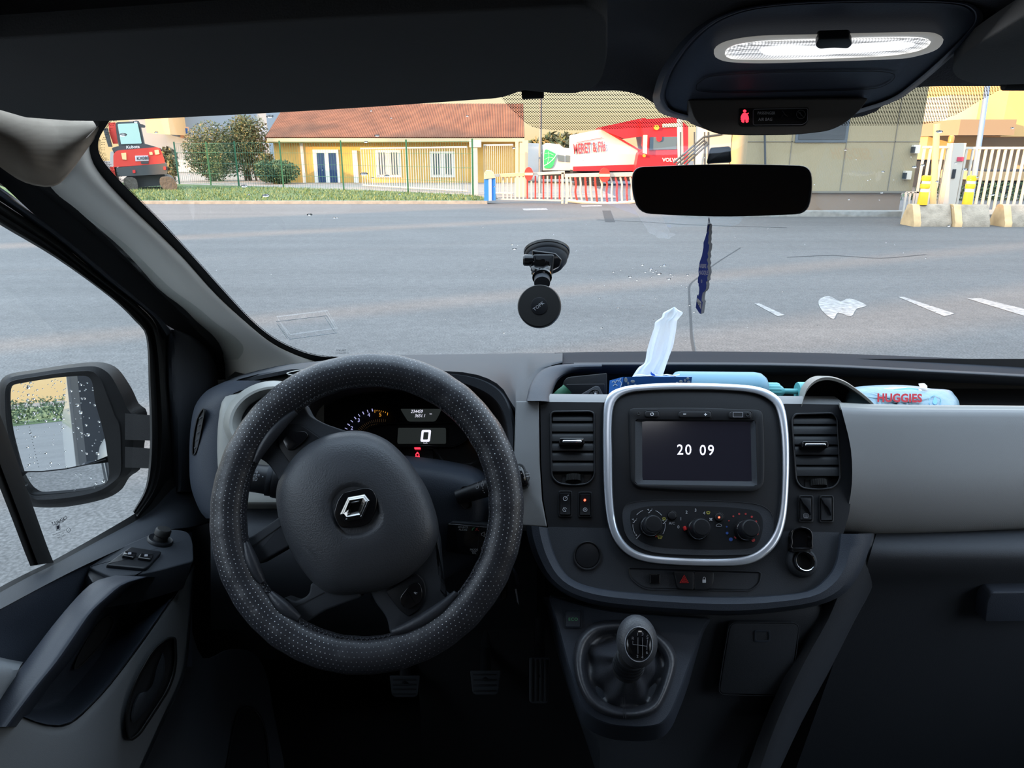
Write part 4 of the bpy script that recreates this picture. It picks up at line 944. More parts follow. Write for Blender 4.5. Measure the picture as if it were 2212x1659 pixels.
    MB().stroke([[(1129, 1030), (1145, 1028)]], 1, EP, .0042).text('MODE', 1138, 1023, 3, EP, .0042).text('OK', 1137, 1036, 3, EP, .0042).build('button_marks', M_['mark'], b)
    SPn = Plane(A+ax*(L*.35)+(CAM-A).normalized()*.0125, CAM-A)
    MB().stroke([ell(1031, 1052, 2.6, 4, 12, .3)], 1, SPn, .0015, closed=True).stroke([ell(1042, 1047, 2.6, 3.5, 12, .3)], 1, SPn, .0015, closed=True).stroke([[(1028, 1047), (1034, 1044)], [(1031, 1045), (1031, 1041)], [(1041, 1042), (1043, 1038)], [(1042, 1053), (1044, 1056)], [(1043, 1059), (1044, 1061)], [(1045, 1063), (1047, 1065)]], 1, SPn, .0015).build('wiper_symbols', M_['mark'], b)
    # audio satellite control
    c = thing('audio_remote_control', 'flat black audio remote control with SOURCE, AUDIO and volume markings under the wiper stalk', 'remote control')
    AP = plane3(D(965, 1132, .950), D(1060, 1136, .938), D(965, 1195, .950))
    o = rnd([(967, 1131, 3), (1062, 1139, 3), (1046, 1203, 5), (1030, 1202, 3), (963, 1192, 5)], 3)
    bd = MB().plate(o, AP, -.022, 0, 2, back=True).build('body', M_['blackg'], c)
    MB().plate(rnd([(975, 1127), (1058, 1133), (1062, 1139), (968, 1132)], 2), AP, -.022, -.004, 1).build('top_face', M_['dark'], c)
    MB().stroke([[(1036, 1137), (1031, 1201)]], 1.2, AP, .0009).stroke([[(1034, 1168), (1056, 1169)]], .8, AP, .0009).build('button_gaps', M_['black'], bd)
    MB().text('SOURCE', 1000, 1139, 4, AP, .001, rot=-.05).text('AUDIO', 1000, 1144.5, 4, AP, .001, rot=-.05).text('MODE', 1024, 1187.5, 4.2, AP, .001, rot=-.03).text('OK', 1024, 1194.5, 4, AP, .001).stroke([[(1018, 1190.8), (1030, 1191.2)]], .6, AP, .001).build('lettering', M_['mark'], bd)
    m = MB()
    for y in (1154, 1184.5):
        m.stroke([[(1040, y-2.5), (1042, y-2.5), (1046, y-5), (1046, y+5), (1042, y+2.5), (1040, y+2.5)]], .8, AP, .001, closed=True)
    m.stroke([[(1048, 1154), (1052.5, 1154)], [(1050.3, 1151.5), (1050.3, 1156.5)]], .8, AP, .001).build('volume_symbols', M_['mark'], bd)
    MB().stroke([cr([(1020, 1146), (1021, 1142.5), (1025, 1139.5)], 4)], 1.4, AP, .001).build('green_handset', M_['greenm'], bd)
    MB().stroke([cr([(1028, 1147), (1029, 1143), (1033, 1140)], 4), [(1028, 1141), (1034, 1147)]], 1.2, AP, .001).build('red_handset', M_['redm'], bd)

# ================================================================== gear lever
def build_gear():
    t = thing('gear_console', 'slate plastic gear lever console sloping below the centre console', 'console')
    GC = D(1350, 1420, .90); GP = plane3(D(1300, 1310, .935), D(1480, 1330, .935), D(1350, 1560, .845))
    o = rnd([(1183, 1283, 10), (1300, 1318, 60), (1538, 1334, 10), (1519, 1356, 20), (1499, 1411), (1473, 1486), (1450, 1543, 20), (1429, 1567, 14), (1386, 1574, 40), (1319, 1569, 20), (1279, 1553, 14), (1256, 1532, 12), (1228, 1446), (1204, 1355)], 6)
    m = MB(); n = 110; oo = resample(o, n, True)
    cxy = (1350, 1430)
    m.loops([[GP.p(x+(x-cxy[0])*.02, y+abs(y-cxy[1])*.02+26, -.10) for x, y in oo], [GP.p(x, y, -.012) for x, y in oo], [GP.p(x, y, -.003) for x, y in inset(oo, 1)], [GP.p(x, y, 0) for x, y in inset(oo, 4)]], True, False, True)
    m.build('console_top', M_['navy'], t)
    eb = MB().ring(rect(1219, 1316, 1257, 1357, 4), rect(1221.5, 1318.5, 1254.5, 1354.5, 3), GP, -.001, .002, .6, n=40).plate(rect(1222, 1319, 1254, 1354, 3), GP, -.001, .004, 1.5).build('eco_button', M_['navy'], t)
    MB().text('ECO', 1238, 1338, 6.5, GP, .0046, sp=1.15).build('button_lettering', M_['greenm'], eb)
    g = thing('gear_lever', 'black gear lever with glossy shift pattern knob and leather boot', 'gear lever')
    bo = cr([(1240, 1402), (1250, 1374), (1276, 1349), (1314, 1340), (1365, 1341), (1415, 1360), (1449, 1390), (1462, 1422), (1456, 1462), (1437, 1512), (1418, 1538), (1386, 1551), (1342, 1553), (1302, 1543), (1270, 1520), (1248, 1480), (1239, 1436)], 4, True)
    kc = (1352, 1452)
    def sc(k, dx=0, dy=0): return [(kc[0]+(x-kc[0])*k+dx, kc[1]+(y-kc[1])*k+dy) for x, y in bo]
    prof = [(1.0, 0, 0, -.002), (1.0, 0, 0, .006), (.985, 0, 0, .012), (.955, 0, 0, .017), (.915, 0, 0, .0195), (.87, 0, 0, .0195), (.825, 0, 0, .016), (.79, 0, 0, .010), (.765, 0, 0, .004), (.74, 0, 0, .001), (.66, 0, 0, .002), (.58, 1, -1, .008), (.50, 4, -4, .018), (.40, 6, -8, .030), (.30, 8, -12, .042), (.22, 10, -16, .050), (.16, 12, -20, .055)]
    rings = []
    for k, dx, dy, h in prof:
        q = sc(k, dx, dy); rg = []
        for j, (x, y) in enumerate(q):
            a = 2*pi*j/len(q); f = 0 if k > .72 else .007*sin(3*a+1.0)*min(1, (.75-k)*4)+.003*sin(7*a)
            rg.append(GP.p(x, y, h+f))
        rings.append(rg)
    bt = MB().loops(rings, True, False, True).build('leather_boot', M_['leather'], g, ang=85)
    MB().stroke([[(1347, 1552), (1346, 1530), (1344, 1505)], [(1352, 1552), (1351, 1530), (1349, 1505)]], 1, GP, .0205).build('boot_seam', M_['dark2'], bt)
    k1 = GP.p(1354, 1446, .045); k2 = D(1376, 1385, .80); ax = (k2-k1).normalized()
    MB().tube([k1, k1.lerp(k2, .35), k1.lerp(k2, .8)], [.017, .0155, .012], 20).build('collar', M_['black'], g)
    m = MB(); L = (k2-k1).length
    for q in range(4): m.tube([k1+ax*(.008+q*.006), k1+ax*(.0105+q*.006)], .0185-.0006*q, 20)
    m.build('collar_rings', M_['dark2'], g)
    n2 = (CAM-k2).normalized(); u = RV; v = n2.cross(u).normalized(); kp = Plane(k2, n2)
    m = MB(); rings = []
    for i in range(13):
        th = pi*i/12; rings.append([k2+u*(.0228*sin(th)*cos(q))+v*(.0282*sin(th)*sin(q))+n2*(.022*-cos(th)) for q in [2*pi*j/32 for j in range(32)]])
    kn = m.loops(rings, True, True, True).build('knob', M_['hub'], g)
    pa = ell(1380, 1392, 29, 37, 36, -.05)
    pp = Plane(k2+n2*.0165, n2+Vector((.10, 0, .06)))
    MB().ring(inset(pa, -1.6), pa, pp, -.004, .0048, .6, n=48).build('plate_rim', M_['silver'], kn)
    MB().dome(pa, pp, [(1, -.002), (.98, .0030), (.8, .0050), (.4, .0062)]).build('pattern_plate', M_['blackg'], kn)
    m = MB(); H = .0070
    m.stroke([[(1367, 1385), (1367, 1392), (1398, 1396), (1399, 1382)], [(1378, 1377), (1378, 1412)], [(1388, 1377), (1388, 1416)], [(1398.5, 1382), (1397.5, 1404)]], .9, pp, H)
    m.text('R', 1367, 1379, 6, pp, H).text('1', 1377.5, 1370, 6.5, pp, H).text('3', 1388, 1370, 6.5, pp, H).text('5', 1398.5, 1377, 7, pp, H).text('2', 1377, 1418, 6, pp, H).text('4', 1387.5, 1420, 6, pp, H).text('6', 1397.5, 1410, 6, pp, H)
    m.build('shift_pattern', M_['mark2'], kn)

def build_pedals():
    for nm, lab, x0, y0, x1, y1, d, hor in (('clutch_pedal', 'clutch pedal, leftmost of the three dark pedals in the footwell', 841, 1459, 908, 1506, 1.18, 1), ('brake_pedal', 'brake pedal with horizontal ribs between the other two pedals', 1015, 1448, 1082, 1501, 1.16, 1), ('accelerator_pedal', 'tall accelerator pedal with vertical ribs beside the gear console', 1143, 1420, 1188, 1520, 1.12, 0)):
        t = thing(nm, lab, 'pedal')
        c = D((x0+x1)/2, (y0+y1)/2, d); P = Plane(c, CAM-c)
        o = rnd([(x0, y0), (x1, y0), (x1-(6 if hor else 3), y1, 10), (x0+(6 if hor else 0), y1, 10)], 4)
        p = MB().plate(o, P, -.008, 0, 2, back=True).build('pad', M_['dark'], t)
        m = MB()
        if hor:
            for k in range(4): m.plate(rect(x0+7, y0+7+k*(y1-y0)*.22, x1-9, y0+11+k*(y1-y0)*.22, 1), P, -.001, .002, .5)
        else:
            for k in range(4): m.plate(rect(x0+4+k*10, y0+4, x0+9+k*10, y1-5, 2), P, -.001, .002, .5)
        m.build('ribs', M_['dark2'], p)
        MB().tube([c-P.n*.006, c-P.n*.05+Vector((0, .03, .05)), c+Vector((0, .10, .22))], [.010, .009, .009], 10).build('arm', M_['dark2'], t)
# ================================================================== cab shell
GE = [(245, 250), (233, 267), (213, 304), (219, 341), (257, 388), (304, 435), (354, 486), (422, 560), (480, 625), (540, 689), (589, 729), (640, 755), (689, 769), (760, 774), (860, 772)]
PE = [(215, 268), (198, 290), (194, 311), (196, 338), (216, 375), (270, 435), (338, 500), (398, 560), (465, 635), (540, 704), (590, 743), (640, 767), (689, 783), (724, 790)]
PO = [(88, 398), (115, 425), (165, 462), (250, 532), (340, 622), (390, 663), (423, 695), (452, 720), (473, 748), (486, 785), (489, 815), (490, 835)]

def st(o): o['kind'] = 'structure'; return o

def build_shell():
    # windscreen
    w = thing('window_1', kind='structure')
    g = [WS.p(x, y, -.006) for x, y in ((60, 120), (2600, 120), (2600, 830), (430, 830), (60, 420))]
    g = []
    for x, z in ((-.60, 1.86), (1.08, 1.86)):
        for k in (0, 1): pass
    y_of = lambda z: .78+(1.81-z)/.7963
    c = [Vector((-.56, y_of(1.86), 1.86)), Vector((1.10, y_of(1.86), 1.86)), Vector((1.10, y_of(1.355), 1.355)), Vector((-.56, y_of(1.355), 1.355))]
    MB().poly([p-WS.n*.006 for p in c]).build('glass_pane', glass('windscreen_glass', (.93, .955, .95), .75, .03), w)
    # black border along the pillar and its serrated dotted edge
    a = resample(cr(GE, 4), 160); b = resample(cr([(196, 240)]+PE+[(800, 796), (900, 800)], 4), 160)
    m = MB().loops([[WS.p(x-6, y+8, -.002) for x, y in b], [WS.p(x, y, -.002) for x, y in a]], False)
    m.build('black_border', M_['black'], w)
    m = MB()
    for k in range(2, 158):
        for f in (0, .5):
            (x, y), (x2, y2) = a[k], a[k+1]
            t = Vector((x2-x, y2-y)); t.normalize(); nx, ny = t.y, -t.x
            px, py = x+(x2-x)*f, y+(y2-y)*f
            if px < 225 and py < 300: continue
            for off, r in ((1.6, 1.15), (4.2, .85)):
                if py < 400 or off < 2: m.poly([WS.p(qx, qy, -.0025) for qx, qy in ell(px+nx*off+t.x*(1.4 if off > 2 else 0), py+ny*off, r, r, 6)])
    for k in range(0, 40):     # denser dots at the top corner
        (x, y) = a[k]
        for off in (7, 10, 13):
            if y < 390: m.poly([WS.p(qx, qy, -.0025) for qx, qy in ell(x+off, y+(k % 2)*1.5+2, .9, .9, 6)])
    m.build('border_dots', M_['black'], w)
    # bottom border and frit
    m = MB(); xs = list(range(640, 2420, 60))
    fy = lambda x: 771 if x < 1600 else 771+(x-1600)**2*.000045
    m.loops([[WS.p(x, fy(x)-(0 if x < 1850 else min(7, (x-1850)*.02)), -.002) for x in xs], [WS.p(x, fy(x)+30, -.002) for x in xs]], False)
    m.build('lower_border', M_['black'], w)
    dm = dots_mat('windscreen_dots', 0, 0, 1, 1, .33, cut=True)
    # dotted shade band at the top centre: metric uv on the glass plane
    def frit(o):
        P = [WS.p(x, y, -.003) for x, y in o]
        return P, [((p-WS.o).dot(WS.u)/.0028, (p-WS.o).dot(WS.v)/.0019) for p in P]
    m = MB()
    o1 = cr([(1078, 206), (1092, 222), (1108, 240), (1130, 262), (1160, 277), (1200, 281), (1260, 281), (1340, 278), (1420, 275), (1500, 274)], 4)+[(1700, 273), (1780, 272), (1850, 271), (1990, 270), (2030, 262), (2070, 245), (2110, 222), (2150, 200), (2185, 183), (2185, 150), (1700, 130), (1300, 160), (1078, 175)]
    P, U = frit(o1); m.poly(P, uv=U)
    m.build('dotted_shade_band', dm, w)
    # sticker
    tri = [(596, 695), (706, 682), (728, 719), (626, 733)]
    s = MB().stroke([tri], 1.3, WS, -.001, closed=True).stroke([[(599, 700), (621, 732)], [(701, 684), (722, 716)]], 1.0, WS, -.001)
    s.poly([WS.p(x, y, -.0015) for x, y in tri], mi=1)
    s.build('sticker_pocket', [mat('clear_sticker_edge', (.8, .85, .88), .3, alpha=.8), mat('clear_sticker_film', (.7, .75, .8), .2, alpha=.10)], w)
    MB().text('SEKURIT', 737, 757.5, 4, WS, -.0005, flip=False).text('LAMINATED E1', 739, 763, 3, WS, -.0005).build('etched_lettering', M_['markdim'], w)
    # left pillar
    N = 26
    pe = resample(cr(PE, 4), N); po = resample(cr(PO, 4), N); rows = []
    for k in range(N):
        a_ = WS.p(*pe[k], .004); b_ = atX(*po[k], -.57)
        n_ = (CAM-(a_+b_)/2).normalized()
        r = []
        for f, bl in ((-.06, -.040), (0, -.012), (.05, .0), (.2, .018), (.42, .030), (.62, .028), (.82, .012), (1, -.02), (1.02, -.05)):
            x = pe[k][0]+(po[k][0]-pe[k][0])*max(0, min(1, f)); y = pe[k][1]+(po[k][1]-pe[k][1])*max(0, min(1, f))
            p = a_.lerp(b_, max(0, min(1, f))); d = (p-CAM).length-bl
            r.append(D(x, y, 1).__sub__(CAM).normalized()*d+CAM)
        rows.append(r)
    st(MB().grid(rows, sub=(2, 3)).build('trim_1', M_['pillar']))
    # cloth corner
    cols = [(-80, 190, 300), (0, 225, 360), (55, 246, 394), (115, 250, 402), (150, 252, 374), (190, 255, 320), (208, 257, 296), (222, 259, 276)]
    rows = []
    for f in (-.1, 0, .15, .35, .55, .75, .92, 1.0, 1.04):
        rows.append([D(x, a+(b-a)*min(1, max(f, -.1)), (.80-.045*sin(pi*min(1, max(0, f)))**.8*(1-.5*(i/7))+(.05 if f > 1 else 0)-.02*(i < 3)+.001*i)) for i, (x, a, b) in enumerate(cols)])
    st(MB().grid(rows, sub=(3, 3)).build('trim_2', M_['fabric']))
    # black body seal strip between pillar and door
    SI = [(-60, 335), (0, 372), (60, 412), (150, 480), (240, 555), (330, 640), (376, 706), (440, 735), (474, 780), (482, 830), (482, 900)]
    so_ = resample(cr([(88, 392), (115, 420)]+PO[2:], 4), 30); si = resample(cr([(0, 330)]+SI[1:], 4), 30)
    st(MB().loops([[atX(x, y, -.60) for x, y in resample(cr([(-60, 350), (0, 395), (70, 460), (150, 525), (250, 605), (330, 680), (376, 712), (430, 742), (462, 785), (470, 835), (470, 900)], 4), 30)], [atX(x, y, -.583) for x, y in resample(cr([(-60, 300), (40, 380), (100, 422), (190, 495), (300, 590), (380, 665), (432, 712), (470, 758), (487, 800), (491, 850), (491, 900)], 4), 30)], [atX(x+12, y-6, -.560) for x, y in so_]], False).build('trim_3', M_['black']))
    # ceiling
    edge = [(-260, 200), (-60, 215), (100, 235), (230, 240), (400, 225), (700, 212), (1000, 200), (1120, 197), (1290, 195), (1342, 195), (1385, 206), (1420, 228), (1460, 250), (1500, 260), (1700, 262), (1860, 250), (1905, 225), (1950, 196), (1990, 186), (2100, 185), (2212, 185), (2500, 190), (2750, 195)]
    e2 = [WS.p(x, y, .004) for x, y in edge]
    rows = [[p-WS.n*.02 for p in e2], e2, [p+Vector((0, -.012, .004)) for p in e2], [Vector((p.x, p.y-.06, min(1.85, p.z+.035))) for p in e2], [Vector((p.x, .50, 1.862)) for p in e2], [Vector((p.x*1.05, .2, 1.885)) for p in e2], [Vector((p.x*1.1, -.6, 1.90)) for p in e2]]
    st(MB().grid(rows, sub=(2, 2), th=.02, tdir=(0, 0, 1)).build('ceiling', M_['roof']))
    st(MB().box(-.75, 1.25, -.7, 1.5, .52, .56).build('floor', M_['black']))
    st(MB().box(-.75, 1.25, -.72, -.66, .5, 1.95).build('wall_back', M_['bulkhead']))
    # right hand side wall below the passenger window and roof rails
    m = MB().box(1.12, 1.18, -.7, 1.5, .5, 1.24); m.box(1.12, 1.18, -.7, -.05, 1.2, 1.95); m.box(1.02, 1.18, -.7, .66, 1.80, 1.95)
    m.tube([(1.10, .78, 1.85), (1.13, 1.5, 1.25)], .03, 8); st(m.build('wall_right', M_['dark']))
    m = MB().box(-.74, -.66, -.7, .12, .5, 1.95); m.box(-.74, -.60, -.7, .60, 1.80, 1.95)
    st(m.build('wall_left', M_['dark']))
    st(MB().box(-.60, 1.10, 1.40, 1.46, .5, 1.33).box(-.74, -.60, 1.40, 1.46, .5, 1.10).box(-.74, -.69, .6, 1.46, .5, 1.02).build('wall_front', M_['black']))
    st(MB().grid([[(-.76, .5, 1.92), (0, .62, 1.95), (.25, .63, 1.955), (.6, .62, 1.95), (1.2, .5, 1.92)], [(-.76, -.8, 1.99), (0, -.8, 2.03), (.25, -.8, 2.03), (.6, -.8, 2.03), (1.2, -.8, 1.99)]], sub=(3, 3), th=.02, tdir=(0, 0, 1)).build('trim_4', mat('van_white_paint', (.62, .60, .56), .3, coat=.6)))
    # bonnet, scuttle
    st(MB().grid([[(-.60, 1.38, 1.31), (.25, 1.37, 1.335), (1.10, 1.38, 1.31)], [(-.60, 1.75, 1.18), (.25, 1.78, 1.23), (1.10, 1.75, 1.18)], [(-.6, 2.2, .95), (.25, 2.28, 1.0), (1.1, 2.2, .95)]], sub=(5, 5), th=.02, tdir=(0, 0, -1)).build('trim_5', MATS['van_white_paint']))

def build_side_closure(door):
    # the parts of the door and roof rail that run on past the driver's seat
    a = atX(-60, 425, -.610)
    MB().tube(cr([tuple(a), (-.610, .70, 1.765), (-.612, .55, 1.815), (-.615, .3, 1.84), (-.62, .05, 1.845)], 5), .022, 12).build('upper_frame', M_['rubber'], door)
    st(MB().grid([[(-.60, .93, 1.70), (-.60, .72, 1.775), (-.60, .55, 1.83), (-.61, .3, 1.85), (-.62, 0, 1.86)], [(-.615, .86, 1.83), (-.60, .72, 1.86), (-.60, .55, 1.87), (-.61, .3, 1.89), (-.62, 0, 1.90)]], sub=(3, 4), th=.02, tdir=(-1, 0, 0)).build('trim_7', M_['fabric']))
    m = MB().box(-.625, -.555, .09, .62, .60, 1.20); m.box(-.625, -.590, .09, .62, 1.19, 1.243)
    m.build('rear_panel', M_['dark'], door)
    MB().box(-.560, -.500, .09, .55, .60, .86).build('door_pocket', M_['greydoor'], door)

def build_visors():
    VP = plane3(D(600, 40, .47), D(1200, 40, .47), D(600, 240, .655))
    t = thing('sun_visor', 'large folded charcoal sun visor above the steering wheel', 'sun visor', 'sun visors')
    o = rnd([(-200, 60), (0, 84), (690, 40, 200), (1270, 12, 30), (1312, 40, 20), (1312, 130, 60), (1296, 183, 20), (1250, 205, 30), (1185, 203, 20), (1130, 197, 8), (1085, 214, 30), (700, 241, 300), (230, 264, 60), (150, 263), (55, 256), (0, 240), (-200, 215)], 8)
    MB().plate(o, VP, -.016, 0, 5, back=True).build('panel', M_['visor'], t)
    m = MB().tube([VP.p(1128, 199, -.010), VP.p(1174, 197, -.010)], .006, 12)
    m.build('clip_pin', M_['black'], t)
    RP = plane3(D(2100, 60, .50), D(2400, 60, .50), D(2100, 180, .66))
    t = thing('sun_visor', 'end of the passenger sun visor at the top right corner', 'sun visor', 'sun visors')
    o = rnd([(2130, 84, 30), (2250, 10, 40), (2500, 0), (2500, 190), (2212, 184), (2110, 186, 40), (2066, 170, 20), (2054, 148, 16), (2080, 118, 30)], 8)
    MB().plate(o, RP, -.014, 0, 4, back=True).build('panel', M_['visor'], t)
    MB().tube([RP.p(2168, 184, -.008), RP.p(2215, 184, -.008)], .005, 10).build('clip_pin', M_['black'], t)

def build_overhead():
    OP = plane3(D(1500, 80, .545), D(2100, 60, .545), D(1650, 230, .66))
    t = thing('overhead_console', 'slate grey overhead console with a small lit red seat belt display above the mirror', 'overhead console')
    o = cr([(1421, 215), (1424, 190), (1436, 155), (1458, 120), (1485, 86), (1520, 55), (1560, 32), (1620, 14), (1718, 3), (1860, -2), (2000, -2), (2085, 3), (2116, 17), (2122, 38), (2108, 62), (2070, 102), (2020, 148), (1974, 186), (1935, 213), (1880, 233), (1800, 252), (1650, 262), (1520, 260), (1470, 252), (1436, 240)], 4, True)
    rin = lambda k, dy=0: [(1770+(x-1770)*k, 130+(y-130)*k+dy) for x, y in o]
    MB().loops([[OP.p(x, y, -.03) for x, y in rin(1.03)], [OP.p(x, y, -.006) for x, y in rin(1.0)], [OP.p(x, y, 0) for x, y in rin(.985)], [OP.p(x, y, .001) for x, y in rin(.965)], [OP.p(x, y, -.002) for x, y in rin(.955)], [OP.p(x, y, -.001) for x, y in rin(.94)]], True, False, True).build('base', M_['slate'], t)
    q = cr([(1504, 188), (1512, 177), (1549, 163), (1700, 156), (1869, 154), (1920, 157), (1933, 166), (1914, 183), (1869, 193), (1700, 198), (1568, 200), (1512, 197)], 4, True)
    MB().stroke([q], 1.4, OP, .0004, closed=True).build('cover_outline', M_['black'], t)
    # display pod
    PP = plane3(D(1500, 220, .648), D(1870, 214, .648), D(1680, 290, .66))
    p = rnd([(1487, 216, 5), (1877, 212, 6), (1861, 235, 30), (1831, 264, 30), (1794, 283, 40), (1718, 292, 60), (1606, 293, 60), (1549, 290, 30), (1517, 276, 20), (1499, 254, 30)], 8)
    pod = MB().plate(p, PP, -.05, .006, 3).build('display_pod', M_['pod'], t)
    wd_ = rnd([(1596, 234), (1747, 232), (1746, 262, 9), (1738, 272, 7), (1600, 273, 6), (1595, 266)], 4)
    w = MB().plate(wd_, PP, .004, .0068, .6).build('display_window', M_['blackg'], pod)
    MB().stroke([rnd([(1627, 236), (1745, 234), (1744, 262), (1735, 269), (1627, 270)], 5)], 1.1, PP, .0073, closed=True).build('display_frame', M_['markdim'], pod)
    MB().text('PASSENGER', 1655, 244.5, 6.2, PP, .0073, shear=.15, sx=.82).text('AIR BAG', 1653, 258, 6.2, PP, .0073, shear=.15, sx=.9).build('display_lettering', M_['mark'], pod)
    m = MB().plate(ell(1609, 240, 3.3, 3.3, 14), PP, .006, .0076).plate(cr([(1604, 246), (1609, 244), (1614, 246), (1617, 256), (1601, 256)], 3, True), PP, .006, .0076)
    m.stroke([[(1600, 258), (1618, 257)], [(1617, 244), (1601, 257)]], 2.0, PP, .0080).plate(cr([(1603, 258), (1608, 259), (1607, 265), (1602, 263)], 3, True), PP, .006, .0074).plate(cr([(1611, 259), (1616, 258), (1617, 263), (1612, 265)], 3, True), PP, .006, .0074)
    m.build('seat_belt_symbol', M_['redlit'], pod)
    MB().stroke([ell(1730, 247, 9.5, 9.5, 20)], 1.3, PP, .0073, closed=True).stroke([[(1723, 240), (1737, 254)], [(1728, 242), (1731, 251)], [(1690, 239), (1695, 247), (1702, 252)], [(1692, 248), (1688, 254)]], 1.2, PP, .0073).build('unlit_symbols', mat('unlit_symbol', (.05, .05, .055), .5), pod)
    # lamp: a thing of its own
    l = thing('interior_lamp', 'lit white oval interior lamp in the overhead console', 'lamp')
    lo = cr([(1542, 116), (1546, 101), (1575, 87), (1643, 77), (1760, 74), (1880, 71), (1997, 69), (2030, 76), (2038, 89), (2022, 108), (1982, 121), (1944, 127), (1850, 131), (1750, 134), (1643, 137), (1575, 134), (1549, 126)], 4, True)
    li = cr([(1566, 117), (1570, 106), (1592, 96), (1650, 88), (1760, 84), (1880, 81), (1975, 80), (2005, 85), (2010, 93), (1996, 105), (1965, 114), (1920, 120), (1850, 124), (1750, 127), (1650, 129), (1592, 128), (1572, 124)], 4, True)
    MB().ring(lo, li, OP, -.003, .006, 2, n=120).build('lamp_frame', M_['lampframe'], l)
    # lens: honeycomb pattern geometry, emission only where bulbs are behind
    lens = bpy.data.materials.new('prismatic_lit_lens'); lens.use_nodes = True; nt = lens.node_tree; L = nt.links.new; b = nt.nodes['Principled BSDF']
    b.inputs['Base Color'].default_value = (.5, .5, .5, 1); b.inputs['Roughness'].default_value = .25
    tc = nt.nodes.new('ShaderNodeTexCoord'); v = nt.nodes.new('ShaderNodeTexVoronoi'); v.inputs['Scale'].default_value = 420; v.inputs['Randomness'].default_value = .0; L(tc.outputs['Object'], v.inputs['Vector'])
    mr = nt.nodes.new('ShaderNodeMapRange'); mr.inputs[1].default_value = .25; mr.inputs[2].default_value = .65; mr.inputs[3].default_value = 1.2; mr.inputs[4].default_value = .25; L(v.outputs['Distance'], mr.inputs[0])
    L(mr.outputs[0], b.inputs['Emission Strength']); b.inputs['Emission Color'].default_value = (.95, .97, 1, 1)
    MB().dome(li, OP, [(1, .002), (.97, .004), (.8, .006), (.5, .007)]).build('lens', lens, l)
    hot = cr([(1640, 104), (1700, 98), (1790, 102), (1880, 94), (1960, 92), (1975, 98), (1940, 108), (1860, 114), (1760, 120), (1660, 120), (1640, 114)], 4, True)
    MB().dome(hot, OP, [(1, .0060), (.9, .0076), (.5, .0080)]).build('glowing_tube', M_['lampglow'], l)
    sw = rnd([(1768, 84, 6), (1836, 82, 6), (1842, 96, 6), (1832, 106, 6), (1800, 104, 10), (1770, 107, 6), (1761, 100, 6)], 5)
    MB().plate(sw, OP, .004, .0105, 2).build('rocker_switch', M_['dark2'], l)
    ar = bpy.data.lights.new('dome_lamp_light', 'AREA'); ao = bpy.data.objects.new('dome_lamp_light', ar); COL.objects.link(ao)
    ar.shape = 'RECTANGLE'; ar.size = .15; ar.size_y = .025; ar.energy = .30; ar.color = (.93, .96, 1)
    c = OP.p(1800, 104, .016); ao.location = c; ao.rotation_euler = (-OP.n).to_track_quat('Z', 'Y').to_euler(); ao.rotation_euler = OP.n.to_track_quat('-Z', 'Y').to_euler()
    ao.rotation_euler = (OP.n).to_track_quat('-Z', 'Y').to_euler()

def build_rear_mirror():
    t = thing('rear_view_mirror', 'black rear view mirror on the windscreen reflecting the dark cab', 'mirror')
    c = D(1560, 410, .80); r = Vector((0, -1, -.02)).normalized(); i = (c-CAM).normalized()
    n = (r-i).normalized(); n = ((CAM-c).normalized()*1.0+Vector((0, -1, 0))*.6).normalized()
    P = Plane(c, n)
    o = rnd([(1367, 361, 34), (1560, 353, 200), (1753, 358, 34), (1756, 410, 80), (1745, 462, 32), (1560, 470, 200), (1378, 461, 32), (1363, 405, 80)], 10)
    MB().loops([[P.p(1560+(x-1560)*k, 412+(y-412)*k, h) for x, y in o] for k, h in ((.5, -.034), (.8, -.030), (.95, -.018), (1.0, -.004), (1.0, .001), (.992, .003), (.975, .0032), (.968, .001))], True, True, False).build('housing', M_['dark2'], t)
    g = [(1560+(x-1560)*.969, 412+(y-412)*.962) for x, y in o]
    MB().plate(g, P, -.002, .0012).build('mirror_glass', mat('dark_mirror', (.075, .075, .08), .03, metal=1), t)
    # stem
    a = rnd([(1535, 320, 4), (1577, 317, 4), (1579, 350), (1527, 353)], 4)
    SPn = Plane(D(1555, 335, .835), CAM-D(1555, 335, .835))
    MB().plate(a, SPn, -.03, .0, 3, back=True).build('stem', M_['black'], t)
    MB().ring(inset(a, -1.2), inset(a, 1), SPn, -.01, .001, .4, n=50).build('stem_rim', M_['dark'], t)

